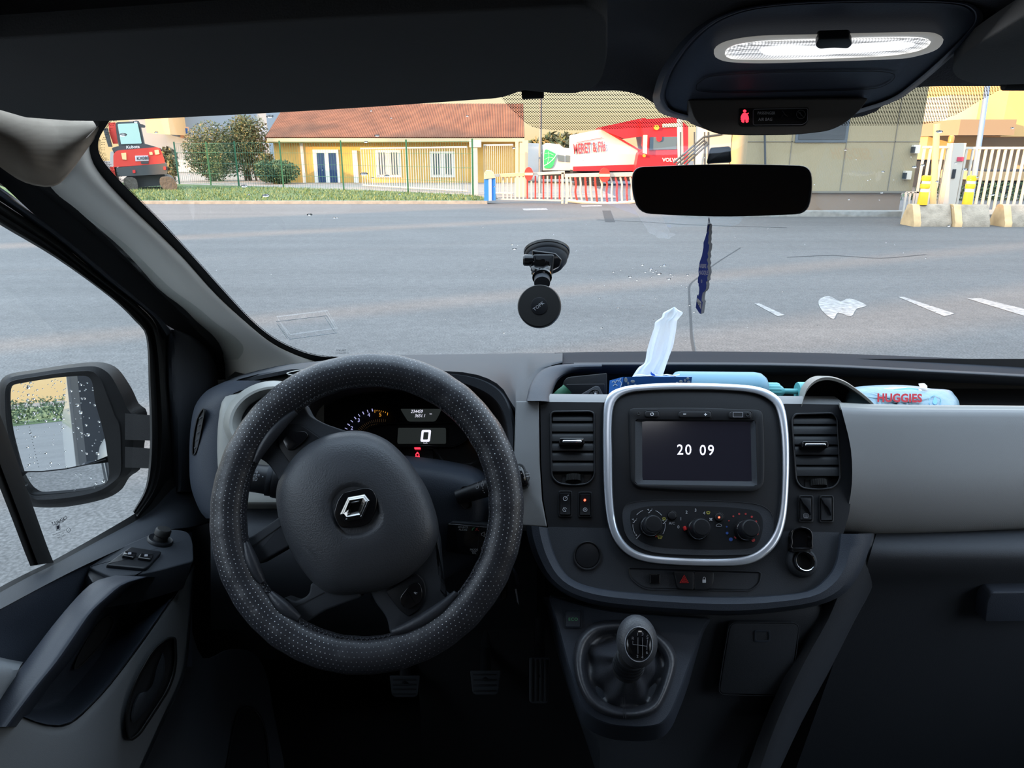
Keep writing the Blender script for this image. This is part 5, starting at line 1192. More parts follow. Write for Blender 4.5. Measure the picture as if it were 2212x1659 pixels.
def build_phone_holder():
    t = thing('phone_holder', 'black magnetic phone holder with suction cup stuck to the windscreen', 'phone holder')
    c = WS.p(1181, 543, .0); s = (WS.p(1182, 543)-c).length
    MB().lathe([(50*s, .000), (49*s, .003), (46*s, .004)], c, WS.n, 44).build('suction_cup', mat('clear_rubber', (.03, .03, .03), .2), t)
    MB().lathe([(47*s, .003), (47*s, .008), (45*s, .010)], c, WS.n, 44).build('clamp_ring', M_['dark2'], t)
    MB().lathe([(45*s, .009), (43*s, .016), (34*s, .024), (30*s, .026)], c, WS.n, 44).build('cup_housing', M_['dark'], t)
    P = Plane(D(1180, 560, .985), Vector((0, -1, .25)))
    MB().plate(rnd([(1150, 540, 3), (1200, 546, 4), (1214, 560), (1210, 575, 5), (1195, 582, 4), (1170, 580), (1150, 560, 6)], 4), P, -.012, .012, 3).build('locking_lever', M_['blackg'], t)
    MB().plate(rnd([(1151, 549), (1198, 549), (1196, 572), (1192, 600), (1152, 600), (1155, 565)], 6), P, -.004, .018, 4).build('arm_joint', M_['dark2'], t)
    k = P.p(1140, 562, .010); MB().lathe([(.0075, 0), (.0078, .002), (.0078, .012), (.006, .014)], P.p(1152, 562, .008), Vector((-1, 0, 0)), 24, cap0=True).build('side_knob', M_['blackg'], t)
    n = Vector((0, -.75, -.5)).normalized(); kc = D(1168, 580, .955)
    m = MB(); N = 48
    m.loops([[kc+(RV*cos(q)+Vector((0, -.4, .9)).normalized()*sin(q)*.75)*(.0125*(1+.06*(1 if (j//3) % 2 else -1)))+Vector((0, 0, hh)) for j, q in enumerate([2*pi*j/N for j in range(N)])] for hh in (-.004, .004)], True, True, True)
    m.lathe([(.0125, -.004), (.0128, .003), (.010, .0055)], kc, Vector((0, -.5, .85)), 30); m.build('tilt_knob', M_['blackg'], t)
    MB().tube([D(1171, 575, .975), D(1171, 612, .945)], .0105, 20).build('arm', M_['dark'], t)
    MB().tube([D(1171, 596, .955), D(1171, 600, .952)], .0130, 20).build('arm_collar', M_['blackg'], t)
    hp = Plane(D(1165, 660, .925), Vector((-.10, -1, .42)))
    c = hp.p(1165, 661, 0); s = (hp.p(1166, 661)-c).length
    MB().lathe([(38*s, -.012), (44*s, -.010), (47*s, -.006), (47.3*s, -.001), (46.4*s, .0006)], c, hp.n, 56, cap0=True).build('head_rim', M_['silver'] if 0 else mat('knurled_black_metal', (.10, .10, .105), .35, metal=.6), t)
    h = MB().lathe([(46.2*s, .0), (46*s, .0016), (44.5*s, .0026), (19*s, .0026)], c, hp.n, 56).build('magnet_head', M_['rubber'], t)
    MB().plate(ell(1165, 661, 18.5, 19, 36), hp, .0018, .0032, .6).build('centre_disc', M_['dark2'], h)
    MB().text('TOPK', 1163.5, 661.5, 6.8, hp, .0037, rot=radians(38), sx=1.05, sp=1.05).build('lettering', M_['mark'], h)

def build_freshener():
    t = thing('air_freshener', 'blue tree-shaped card air freshener hanging from the rear view mirror', 'air freshener')
    f = lambda x, y: (1480+x/6.91, 460+y/6.91)
    o = [f(*q) for q in [(345, 170), (355, 200), (350, 260), (358, 300), (345, 350), (350, 400), (340, 450), (360, 480), (350, 560), (335, 600), (345, 660), (325, 700), (345, 760), (330, 800), (345, 850), (350, 900), (330, 960), (335, 1010), (310, 1030), (318, 1080), (310, 1140), (285, 1175), (262, 1190), (250, 1250), (245, 1310), (262, 1330), (235, 1510), (215, 1500), (158, 1415), (178, 1225), (200, 1240), (210, 1150), (208, 1100), (200, 1095), (200, 1050), (188, 1040), (190, 970), (205, 930), (198, 870), (205, 800), (215, 740), (232, 690), (250, 640), (262, 570), (272, 520), (275, 440), (300, 370), (318, 300), (325, 290), (330, 200)]]
    d = .80
    fr = [D(x, y, d) for x, y in o]; bk = [p+Vector((.0045, .004, .0005)) for p in fr]
    MB().add(fr, [list(range(len(fr)))]).build('card', mat('blue_card', (.035, .065, .36), .7, bump=('noise', 1500, .4, .0004)), t)
    MB().loops([fr, bk], True, False, True).build('card_edge', mat('card_edge_grey', (.22, .24, .28), .8), t)
    P = Plane(D(1515, 600, d-.001), CAM-D(1515, 600, d))
    MB().text('ARBRE', 1518, 575, 9, P, .0022, sx=.42, rot=-.02, shear=0).text('MAGIQUE', 1519.5, 589.5, 9, P, .0022, sx=.345, rot=-.02).text('®', 1515.5, 608, 7, P, .0026, sx=.4).build('card_lettering', M_['white'], t)
    q = [f(*q) for q in [(180, 1268), (243, 1330), (237, 1458), (165, 1365)]]
    lb = MB().plate(q, P, .0030, .0040).build('card_label', M_['white'], t)
    MB().text('Nº5', 1509, 656.5, 7, P, .0045, sx=.5, rot=-.6).build('label_lettering', mat('navy_ink', (.02, .03, .12), .6), lb)
    MB().tube([D(1531.5, 470, d), D(1527, 501, d)], .0004, 5).tube([D(1531.5, 470, d), D(1533.5, 484, d), D(1529, 500, d)], .0004, 5).build('hanging_thread', mat('navy_thread', (.01, .015, .08), .8), t)

# ------------------------------------------------------------------ tray things
def build_tray_things():
    t = thing('tissue_box', 'blue patterned cardboard tissue box with a white tissue sticking up, in the dashboard tray', 'tissue box')
    blue = mat('blue_card_box', (.035, .17, .55), .5)
    A, B = D(1346, 814, 1.03), D(1495, 814, 1.035); L0 = D(1317, 822, 1.075); B2 = D(1478, 808, 1.12)
    dn = Vector((0, .012, -.075))
    MB().add([L0, A, B, B2, L0+dn, A+dn, B+dn, B2+dn], [[0, 1, 2, 3], [0, 4, 5, 1], [1, 5, 6, 2], [2, 6, 7, 3], [3, 7, 4, 0], [4, 7, 6, 5]]).build('box', blue, t)
    BP = plane3(A, B, A+dn); LPn = plane3(L0, A, A+dn)
    m = MB(); pale = mat('pale_blue_print', (.55, .66, .72), .5)
    for x, y, a, b in ((1352, 821, 3.5, 5), (1357, 828, 2.2, 3), (1367, 824, 4.6, 2.6), (1372, 832, 3, 2), (1471, 824, 4, 2.5), (1480, 822, 2.4, 3), (1486, 817.5, 3.2, 2.4), (1463, 827, 2.6, 1.6), (1488, 825, 3.6, 2.2), (1350, 838, 3, 4)):
        m.plate(ell(x, y, a, b, 16), BP, -.0005, .0006)
    m.stroke([cr([(1448, 812), (1455, 812.5), (1460, 814)], 3)], 1.5, BP, .0006)
    m.build('printed_petals', pale, t)
    m = MB().text('mouchoirs', 1331, 826, 5, LPn, .0008, rot=.45, sx=.7, shear=.3).text('doux', 1333, 833, 5, LPn, .0008, rot=.35, sx=.7, shear=.3)
    m.stroke([cr([(1342, 816), (1339, 822), (1343, 828), (1340, 836)], 4)], 1.2, LPn, .0008)
    m = MB().stroke([cr([(1322, 826), (1326, 823), (1329, 827), (1333, 821), (1337, 824)], 4), cr([(1324, 834), (1329, 830), (1334, 833)], 4), cr([(1342, 816), (1339, 822), (1343, 828), (1340, 836)], 4)], 1.3, LPn, .0008)
    m.build('printed_scroll', pale, t)
    # tissue
    ws_ = mat('white_tissue', (.80, .83, .86), .9, sss=.0)
    nt = ws_.node_tree; tl = nt.nodes.new('ShaderNodeBsdfTranslucent'); tl.inputs[0].default_value = (.88, .92, .95, 1); mx = nt.nodes.new('ShaderNodeMixShader'); mx.inputs[0].default_value = .5
    nt.links.new(nt.nodes['Principled BSDF'].outputs[0], mx.inputs[1]); nt.links.new(tl.outputs[0], mx.inputs[2]); nt.links.new(mx.outputs[0], nt.nodes['Material Output'].inputs[0])
    f = lambda x, y: (1080+x/4.096, 500+y/4.096)
    Lf = [(1170, 1285), (1225, 1205), (1280, 1160), (1300, 1060), (1330, 950), (1365, 850), (1375, 800), (1430, 760), (1445, 720), (1500, 690), (1540, 667)]
    Rt = [(1440, 1278), (1465, 1200), (1500, 1100), (1530, 1020), (1545, 950), (1560, 860), (1568, 790), (1590, 760), (1618, 720), (1580, 695), (1545, 668)]
    rows = []; rr = random.Random(5)
    ph = [0, .4, 1.1, 1.6, 2.3, 2.9, 3.5, 4.6, 5.2, 5.8, 6.2]
    for k, (a, b) in enumerate(zip(Lf, Rt)):
        r = []
        for j in range(9):
            w = j/8; x = a[0]+(b[0]-a[0])*w; y = a[1]+(b[1]-a[1])*w
            r.append(D(*f(x, y), 1.06+.0045*sin(j*1.7+ph[k]*.5)+.0022*sin(j*3.1-k*.6)+.012*abs(w-.5)))
        rows.append(r)
    MB().grid(rows, sub=(4, 3)).build('tissue', ws_, t, ang=20)
    MB().grid([[D(x, 812-(i % 2)*2-2*j, 1.045+.01*j) for i, x in enumerate(range(1370, 1470, 14))] for j in range(2)], sub=(2, 2)).build('torn_opening', pale, t)
    MB().grid([[D(1406, 802, 1.04), D(1409, 806, 1.04), D(1416, 810, 1.04)], [D(1405, 808, 1.045), D(1408, 811, 1.045), D(1414, 812, 1.045)]], sub=(2, 3)).build('torn_flap', blue, t)
    # bottle
    b = thing('soap_bottle', 'pale blue pump bottle lying on its side in the tray, behind the silver screen surround', 'bottle')
    bm = mat('pale_blue_plastic', (.115, .26, .35), .40, sss=.0); tm = mat('turquoise_plastic', (.09, .34, .36), .35)
    c0 = D(1452, 843, 1.10); c1 = D(1655, 845, 1.10); ax = (c1-c0).normalized(); L = (c1-c0).length
    MB().lathe([(.002, 0), (.024, .001), (.028, .005), (.029, .010), (.029, L-.020), (.0275, L-.010), (.022, L-.003), (.015, L)], c0, ax, 40, cap0=True).build('bottle_body', bm, b)
    m = MB(); n = 64
    m.loops([[c1+ax*h+(Vector((0, 0, 1))*cos(q)+ax.cross(Vector((0, 0, 1)))*sin(q))*(r*(1+(.04 if (j//2) % 2 else 0))) for j, q in enumerate([2*pi*j/n for j in range(n)])] for r, h in ((.0125, -.002), (.0130, .002), (.0130, .016), (.0118, .019))], True, True, True)
    m.build('ribbed_cap', tm, b)
    MB().lathe([(.0100, .018), (.0085, .023), (.0045, .027), (.0042, .050), (.0046, .05)], c1, ax, 24).build('pump_neck', tm, b)
    pd = MB().lathe([(.0138, .047), (.0145, .049), (.0145, .060), (.0125, .061), (.0120, .053), (.003, .053)], c1, ax, 32, cap0=True).build('pump_disc', tm, b)
    q = c1+ax*.054
    MB().tube([q, q+ax*.010+Vector((0, -.012, -.002)), D(1748, 856, 1.065), D(1758, 857, 1.065)], [.0036, .0038, .0036, .0032], 14).build('nozzle', tm, b)
    # wipes
    w = thing('wet_wipes_pack', 'light blue soft pack of HUGGIES wet wipes in the passenger side of the tray', 'wipes')
    ob = [(1835, 845), (1850, 837), (1877, 834), (1932, 832), (1982, 835), (2010, 840), (2048, 843), (2060, 854), (2068, 865), (2071, 880), (2072, 900), (2040, 915), (1950, 918), (1850, 910), (1828, 890), (1828, 862)]
    ob = cr(ob, 3, True); HP_ = plane3(D(1830, 860, 1.03), D(2070, 868, 1.03), D(1950, 832, 1.055))
    n = len(ob); cx, cy = 1950, 872; rings = []
    for k, h in ((1, -.034), (1.02, -.015), (1.0, .0), (.97, .006), (.9, .011), (.7, .015), (.4, .017), (.1, .0175)):
        rings.append([HP_.p(cx+(x-cx)*k, cy+(y-cy)*k, h+.0016*sin(j*.9)*sin(j*.37+k*9)*(1 if k < 1 else 0)) for j, (x, y) in enumerate(ob)])
    MB().loops(rings, True, True, True).build('soft_pack', mat('pale_blue_film', (.17, .28, .35), .35, bump=('noise', 60, .5, .004)), w)
    MB().text('HUGGIES', 1943, 860.5, 17, HP_, .0205, bold=.04, sx=.93, rot=-.012, sp=1.04).build('lettering', mat('red_print', (.30, .004, .012), .6, spec=.2), w)
    MB().plate(cr([(1895, 842), (1935, 836), (1975, 838), (1992, 842), (1985, 849), (1955, 851), (1925, 848)], 4, True), HP_, .006, .0125, 1).build('peel_seal', mat('white_film', (.75, .80, .84), .3), w)
    MB().plate(cr([(1930, 841), (1960, 837), (1985, 840), (1970, 846), (1945, 846)], 4, True), HP_, .008, .0135, .6).build('seal_print', mat('blue_print', (.10, .32, .62), .35), w)
    MB().grid([[D(1984, 829, 1.04), D(1996, 828, 1.035), D(2003, 834, 1.03)], [D(1988, 838, 1.03), D(1998, 838, 1.025), D(2003, 842, 1.025)]], sub=(3, 3), th=.0008).build('peel_tab', MATS['white_film'], w)
    MB().stroke([ell(2020, 867, 13, 13, 28)], 1.2, HP_, .0165, closed=True).plate(cr([(2020, 857), (2025, 868), (2020, 874), (2015, 868)], 4, True), HP_, .010, .0168).build('drop_print', MATS['blue_print'], w)
    # wallet, key, green tin
    k = thing('leather_wallet', 'black folded wallet standing in the left end of the dashboard tray', 'wallet')
    WP = Plane(D(1260, 840, 1.11), CAM-D(1260, 840, 1.1))
    MB().plate(rnd([(1222, 815, 14), (1311, 806, 3), (1312, 870), (1212, 870), (1213, 835, 14)], 6), WP, -.012, 0, 2, back=True).build('back_cover', M_['black'], k)
    MB().plate(rnd([(1223, 830, 2), (1306, 829, 2), (1308, 870), (1222, 870)], 2), WP, -.001, .006, 1).build('front_flap', M_['dark2'], k)
    k = thing('remote_key', 'dark remote car key lying in front of the black wallet in the tray', 'key')
    KP2 = Plane(D(1280, 848, 1.05), CAM-D(1280, 848, 1.05)+Vector((0, 0, .3)))
    MB().plate(rnd([(1240, 860, 2), (1286, 833, 6), (1294, 834, 6), (1306, 858, 5), (1300, 868), (1250, 875)], 6), KP2, -.006, .004, 2, back=True).build('fob_case', M_['dark'], k)
    MB().ring(ell(1283, 851, 12, 9.5, 30, -.5), ell(1283, 851, 10.8, 8.5, 30, -.5), KP2, .003, .0052, .4, n=40).stroke([[(1279, 842), (1285, 860)]], 1.2, KP2, .0048).plate(ell(1286.5, 849.5, 5.5, 6, 16, -.5), KP2, .003, .0056, 1).build('key_buttons', M_['blackg'], k)
    MB().plate(rect(1284, 849, 1288.5, 853, .6), KP2, .0055, .0062).stroke([cr([(1285, 849), (1285, 846.7), (1287.6, 846.7), (1287.8, 849)], 3)], .8, KP2, .0062).build('padlock_symbol', M_['mark'], k)
    g = thing('green_pouch', 'small dark green rolled pouch with a red mark at the left end of the tray', 'pouch')
    c0, c1 = D(1204, 862, 1.06), D(1224, 842, 1.06)
    MB().tube([c0, c0.lerp(c1, .5), c1], [.010, .0098, .0085], 20, cap=True).build('roll', mat('dark_green_cloth', (.012, .085, .045), .7), g)
    MB().lathe([(.0085, 0), (.0088, .002), (.0078, .002), (.0075, -.003)], c1, (c1-c0), 20, cap1=True).build('rolled_rim', mat('green_cloth', (.02, .13, .07), .7), g)
    GPn = Plane(c0+(CAM-c0).normalized()*.0102, CAM-c0)
    MB().plate([(1214, 853), (1218, 858), (1211, 858)], GPn, -.001, .001).build('red_mark', M_['red'], g)

# ================================================================== driver's door
def build_door():
    t = thing('car_door', 'driver door with window, dark pull handle and grey lower panel at the left edge', 'door')
    X = atX
    wi = [(-70, 440), (0, 486), (118, 556), (235, 640), (291, 693), (316, 730), (321, 836), (324, 930), (322, 1000), (313, 1057), (287, 1105)]
    wo = [(-70, 392), (0, 434), (110, 508), (210, 590), (318, 676), (345, 730), (357, 836), (362, 930), (358, 1010), (343, 1062), (300, 1120)]
    wi_ = resample(cr(wi, 4), 60); wo_ = resample(cr(wo, 4), 60)
    rows = []
    for f, xx in ((0, -.625), (.0, -.612), (.12, -.606), (.3, -.612), (.45, -.610), (.7, -.600), (.95, -.604), (1, -.612)):
        rows.append([X(a[0]+(b[0]-a[0])*f, a[1]+(b[1]-a[1])*f, xx) for a, b in zip(wi_, wo_)])
    MB().loops(rows, False).build('window_seal', M_['rubber'], t)
    # grey frame moulding
    w2 = [(-70, 362), (0, 404), (80, 462), (150, 515), (250, 600), (340, 676), (376, 712)]
    w1 = [(-70, 392), (0, 434), (70, 482), (140, 533), (235, 612), (325, 682), (352, 735)]
    a = resample(cr(w1, 4), 40); b = resample(cr(w2, 4), 40)
    MB().loops([[X(x, y, -.607) for x, y in a], [X((x+u)/2-3, (y+v)/2+1, -.594) for (x, y), (u, v) in zip(a, b)], [X((x+2*u)/3, (y+2*v)/3, -.594) for (x, y), (u, v) in zip(a, b)], [X(u, v, -.610) for u, v in b]], False).build('frame_moulding', M_['navy'], t)
    # glass
    y0, y1 = .10, 1.30
    MB().poly([X(*p, -.622) for p in [(-420, 300), (0, 450), (150, 560), (330, 700), (345, 860), (345, 1040), (310, 1100), (60, 1260), (-420, 1480)]]).build('side_glass', glass('side_window_glass', (.90, .94, .94), .8, .02), t)
    # divider bar
    dv = [(-40, 780, 40), (0, 895, 55), (23, 955, 52), (70, 1090, 46), (102, 1180, 44), (116, 1215, 44)]
    rows = []
    for off, xx in ((0, -.622), (0, -.606), (.35, -.603), (.65, -.605), (.70, -.609), (1, -.608), (1, -.622)):
        rows.append([X(x-wd_*off*1.15, y+wd_*off*.18, xx) for x, y, wd_ in dv])
    MB().grid(rows, sub=(1, 4)).build('divider_bar', M_['rubber'], t)
    # etched logo on the glass (reads mirrored from inside)
    GL = Plane(Vector((-.6205, 1, 1.2)), (1, 0, 0))
    fn = lambda x, y: atX(x, y, -.6195)
    m = MB(); r_ = radians(22)
    m.text('RENAULT', 126, 1127.5, 7.5, GL, fn=fn, flip=True, rot=r_, sx=.62, bold=.02)
    m.text('SAINT-GOBAIN SEKURIT', 129, 1150, 2.8, GL, fn=fn, flip=True, rot=r_, sx=.75).text('SECURIT', 131, 1154.5, 2.8, GL, fn=fn, flip=True, rot=r_).text('43R-011057', 133, 1159, 3.4, GL, fn=fn, flip=True, rot=r_, sx=.8).text('...3', 134, 1164, 3, GL, fn=fn, flip=True, rot=r_)
    m.text('1', 148, 1145, 3.6, GL, fn=fn, flip=True)
    for ring, cl in (([(137, 1119), (142, 1114.5), (145, 1118.5), (140, 1123.5)], 1), (ell(148, 1145, 4, 5, 14), 1), ([(121, 1134), (129, 1131.5), (130, 1143), (122, 1146)], 1)):
        for k in range(len(ring)):
            p, q = Vector(ring[k]), Vector(ring[(k+1) % len(ring)]); n_ = Vector((-(q-p).y, (q-p).x)).normalized()*.5
            m.poly([fn(*(p+n_)), fn(*(q+n_)), fn(*(q-n_)), fn(*(p-n_))])
    m.poly([fn(122.5, 1136), fn(128, 1134), fn(128.5, 1142), fn(123, 1144)])
    m.build('etched_lettering', mat('etched_dark_marking', (.02, .02, .03), .6), t)
    MB().loops([[X(x, y, xx) for x, y in ((296, 652), (345, 690), (378, 700), (430, 712), (486, 770), (500, 840), (500, 960), (480, 1062), (390, 1080), (300, 1122), (335, 1062), (350, 900), (335, 735))] for xx in (-.622, -.612)], True, True, True).build('frame_backing', M_['rubber'], t)
    build_side_closure(t)
    # mirror corner cover
    rows = []
    for xa, xb, y in ((366, 380, 712), (364, 412, 726), (362, 440, 748), (361, 460, 780), (362, 471, 830), (365, 462, 870), (369, 450, 930), (372, 440, 985), (374, 432, 1045), (372, 430, 1062)):
        rows.append([X(xa-2, y, -.622), X(xa+3, y, -.606), X(xa+(xb-xa)*.3, y, -.590), X(xa+(xb-xa)*.75, y, -.583), X(xb, y, -.590), X(xb+3, y, -.612)])
    MB().grid(rows, sub=(3, 3)).build('mirror_corner_cover', M_['dark'], t)
    # sill strip and door top
    s0 = [(-70, 1310), (0, 1268), (66, 1234), (116, 1210), (200, 1163), (287, 1112), (325, 1085), (352, 1052), (372, 1030), (430, 1020)]
    s1 = [(-70, 1320), (0, 1280), (66, 1244), (120, 1218), (205, 1172), (295, 1124), (335, 1096), (362, 1066), (385, 1048), (440, 1040)]
    s2 = [(-70, 1350), (0, 1316), (90, 1268), (168, 1228), (250, 1190), (325, 1158), (372, 1143), (405, 1140), (440, 1130), (500, 1110)]
    A_, B_, C_ = [resample(cr(q, 4), 40) for q in (s0, s1, s2)]
    MB().loops([[X(x, y, -.626) for x, y in A_], [X(x, y, -.610) for x, y in A_], [X(x, y, -.603) for x, y in B_]], False).build('waist_seal', M_['rubber'], t)
    xs = lambda k, a, b: a+(b-a)*k/39
    MB().loops([[X(*B_[k], -.602) for k in range(40)], [X(*((B_[k][0]*.85+C_[k][0]*.15), (B_[k][1]*.85+C_[k][1]*.15)), -.596) for k in range(40)], [X(*((B_[k][0]*.4+C_[k][0]*.6), (B_[k][1]*.4+C_[k][1]*.6)), xs(k, -.580, -.560)) for k in range(40)], [X(*C_[k], xs(k, -.566, -.545)) for k in range(40)], [X(C_[k][0]+1, C_[k][1]+3, xs(k, -.570, -.55)) for k in range(40)]], False).build('door_top', M_['dark'], t)
    # upper panel (grained)
    rows = []
    for f, dx in ((0, 0), (.5, -.006), (1, -.002)):
        rows.append([X(x, a+(b-a)*f, x_+dx) for x, a, b, x_ in ((-80, 1352, 1420, -.562), (0, 1318, 1425, -.562), (80, 1275, 1440, -.562), (168, 1230, 1440, -.562), (240, 1196, 1440, -.562), (330, 1158, 1440, -.56), (415, 1150, 1440, -.53))])
    MB().grid(rows, sub=(3, 3)).build('upper_panel', M_['navy'], t)
    # switch deck
    N1 = plane3(D(200, 1230, .948), D(340, 1145, 1.115), D(415, 1200, 1.08))
    dk = rnd([(192, 1224, 5), (250, 1186, 20), (322, 1155, 14), (372, 1141, 18), (408, 1148, 12), (417, 1170, 14), (419, 1212, 8), (330, 1236, 30), (246, 1247, 4), (222, 1238, 8)], 6)
    MB().plate(dk, N1, -.045, 0, 3).build('switch_deck', M_['dark'], t)
    MB().plate(rnd([(196, 1229), (240, 1241), (234, 1262), (200, 1258), (188, 1240)], 5), N1, -.05, -.004, 2).build('deck_notch', M_['dark2'], t)
    # window switches
    sp = rnd([(282, 1180, 4), (352, 1190, 8), (318, 1228, 10), (228, 1219, 8)], 6)
    sb = MB().plate(sp, N1, -.002, .005, 3).build('switch_base', M_['dark2'], t)
    for q in ([(270, 1189), (297, 1193), (290, 1204), (264, 1199)], [(305, 1194), (333, 1197), (327, 1208), (298, 1204)]):
        k = MB().plate(rnd(q, 3), N1, .003, .009, 2).build('window_switch', M_['blackg'], sb)
        cx = sum(p[0] for p in q)/4; cy = sum(p[1] for p in q)/4-1
        MB().plate(rect(cx-3.5, cy-2.5, cx+3.5, cy+2, 1), N1, .008, .0098).build('switch_symbol', M_['mark2'], k)
    # mirror adjuster
    c = N1.p(345, 1170, 0); s = .0007
    MB().lathe([(.0185, -.001), (.0185, .003), (.017, .005), (.0145, .0035)], c, N1.n, 40).build('adjuster_base', M_['dark2'], t)
    MB().lathe([(.010, .003), (.0096, .010), (.0112, .012), (.0112, .019), (.0095, .0215), (.0030, .022)], c, N1.n, 36).build('adjuster_knob', M_['rubber'], t)
    # pull handle band
    Lo = [(250, 1243), (205, 1256), (168, 1288), (118, 1346), (67, 1413), (30, 1462), (-10, 1512), (-60, 1570)]
    Cr = [(323, 1246), (272, 1262), (238, 1289), (202, 1322), (168, 1372), (128, 1430), (84, 1484), (20, 1570)]
    Lo, Cr = resample(cr(Lo, 4), 24), resample(cr(Cr, 4), 24)
    rows = []
    for f, xx in ((0, -.565), (0, -.518), (.06, -.508), (.3, -.493), (.6, -.480), (.85, -.470), (1, -.470), (1.12, -.484), (1.22, -.51), (1.3, -.55)):
        rows.append([X(a[0]+(b[0]-a[0])*f, a[1]+(b[1]-a[1])*f, xx) for a, b in zip(Lo, Cr)])
    MB().grid(rows, sub=(3, 1)).build('pull_handle', M_['handle'], t)
    # front face under the deck down to the grey panel, and the grip bowl
    dg = [(419, 1208), (419, 1225), (371, 1295), (303, 1393), (236, 1481), (189, 1531), (152, 1562), (125, 1568), (84, 1562), (34, 1541), (0, 1535), (-80, 1535)]
    ed = resample(cr(dg[1:], 4), 26); up = resample(cr([(418, 1206), (330, 1226), (285, 1250), (238, 1289), (202, 1322), (168, 1372), (128, 1430), (84, 1484), (20, 1540), (-80, 1540)], 4), 26)
    rows = []
    for f, xx in ((-.02, -.535), (.15, -.55), (.35, -.56), (.55, -.558), (.75, -.535), (.9, -.508), (.97, -.498), (1, -.500)):
        rows.append([X(u[0]+(e_[0]-u[0])*f, u[1]+(e_[1]-u[1])*f, xx+(.03*(1-f) if k < 8 else 0)) for k, (u, e_) in enumerate(zip(up, ed))])
    MB().grid(rows, sub=(3, 1)).build('grip_bowl', M_['navy'], t)
    rim = cr([(240, 1330), (247, 1345), (232, 1378), (205, 1410), (176, 1440), (160, 1445), (172, 1410), (205, 1355), (225, 1335)], 4, True)
    GB = Plane(atX(205, 1390, -.548), (1, -.1, .25))
    MB().ring(rim, inset(rim, 3), GB, -.002, .002, .6, n=60).plate(inset(rim, 3), GB, -.004, -.0005).build('handle_insert', M_['black'], t)
    # grey lower panel
    rt = [(420, 1222), (418, 1250), (409, 1393), (397, 1464), (364, 1538), (310, 1659), (270, 1760)]
    lf = [(419, 1222), (371, 1295), (236, 1481), (152, 1562), (84, 1562), (34, 1541), (-60, 1535)]
    Rr = resample(cr(rt, 4), 22)
    eL = resample(cr([(419.5, 1222), (371, 1295), (303, 1393), (236, 1481), (189, 1531), (152, 1563), (125, 1569), (84, 1563), (34, 1542), (0, 1535), (-60, 1533), (-140, 1531)], 4), 22)
    rows = []
    bl = resample([(419, 1222), (414, 1300), (370, 1480), (250, 1760), (-140, 1760)], 22)
    P1 = [(419.5, 1222)]
    rows = []
    for f in (0, .04, .3, .6, 1.0):
        rows.append([X(a[0]+(b[0]-a[0])*f, a[1]+(b[1]-a[1])*f, -.499-.006*(f-.3)**2*3-(.006 if f == 0 else 0)) for a, b in zip(eL, [Rr[0]]*1+[tuple(q) for q in resample(cr(rt[:], 4)+[(120, 1800), (-140, 1800)], 22)][1:])])
    MB().grid(rows, sub=(3, 2)).build('lower_panel', M_['greydoor'], t)
    MB().loops([[X(x-1, y, -.5) for x, y in Rr], [X(x, y, -.506) for x, y in Rr], [X(x, y, -.56) for x, y in Rr]], False).build('door_edge', M_['dark'], t)
    # grab recess / door release
    o = rnd([(382, 1376, 8), (384, 1440, 30), (368, 1490, 30), (304, 1588, 10), (284, 1602, 8), (276, 1596, 6), (268, 1550, 30), (285, 1480, 40), (330, 1400, 40), (366, 1374, 12)], 8)
    DP = Plane(atX(330, 1490, -.497), (1, 0, .02))
    dr = MB().ring(o, inset(o, 7), DP, -.003, .008, 2.5, n=90).build('release_frame', M_['rubber'], t)
    MB().plate(inset(o, 5), DP, -.004, .0012).build('release_recess', M_['black'], dr)
    lv = cr([(352, 1408), (358, 1440), (350, 1480), (325, 1525), (296, 1558), (282, 1560), (284, 1530), (298, 1500), (316, 1495), (335, 1470), (348, 1430)], 4, True)
    MB().dome(lv, DP, [(1, .0), (.95, .003), (.8, .006), (.5, .008)]).build('release_lever', M_['dark'], dr)
    # pale armrest top behind the handle
    MB().grid([[X(-90, 1395, -.56), X(0, 1420, -.56), X(50, 1430, -.558)], [X(-90, 1440, -.50), X(0, 1448, -.505), X(40, 1447, -.512)], [X(-90, 1560, -.49), X(-10, 1530, -.50), X(15, 1510, -.512)]], sub=(4, 4), th=.003).build('armrest', M_['greydoor'], t)
    # outer skin of the door and van side, seen only in the mirror
    m = MB()
    m.grid([[(-.635, .12, 1.19), (-.635, .7, 1.17), (-.64, 1.30, 1.08)], [(-.70, .12, 1.15), (-.70, .7, 1.13), (-.69, 1.34, 1.04)], [(-.72, .12, .95), (-.72, .7, .93), (-.71, 1.42, .9)], [(-.72, .12, .5), (-.72, .7, .5), (-.71, 1.42, .5)]], sub=(4, 4), th=.01, tdir=(1, 0, 0))
    m.build('outer_skin', MATS['van_white_paint'], t)
    h = MB().tube(cr([(-.71, .20, 1.10), (-.745, .22, 1.10), (-.75, .30, 1.10), (-.745, .37, 1.10), (-.71, .39, 1.10)], 4), .012, 12, flat=1.3).build('outer_handle', M_['dark'], t)
    # body side behind the door
    s = MB().grid([[(-.66, -.6, 1.95), (-.66, .1, 1.93)], [(-.72, -.6, 1.25), (-.70, .1, 1.22)], [(-.76, -.6, 1.1), (-.74, .1, 1.08)], [(-.78, -.6, .8), (-.76, .1, .8)], [(-.78, -.6, .4), (-.76, .1, .4)]], sub=(5, 3))
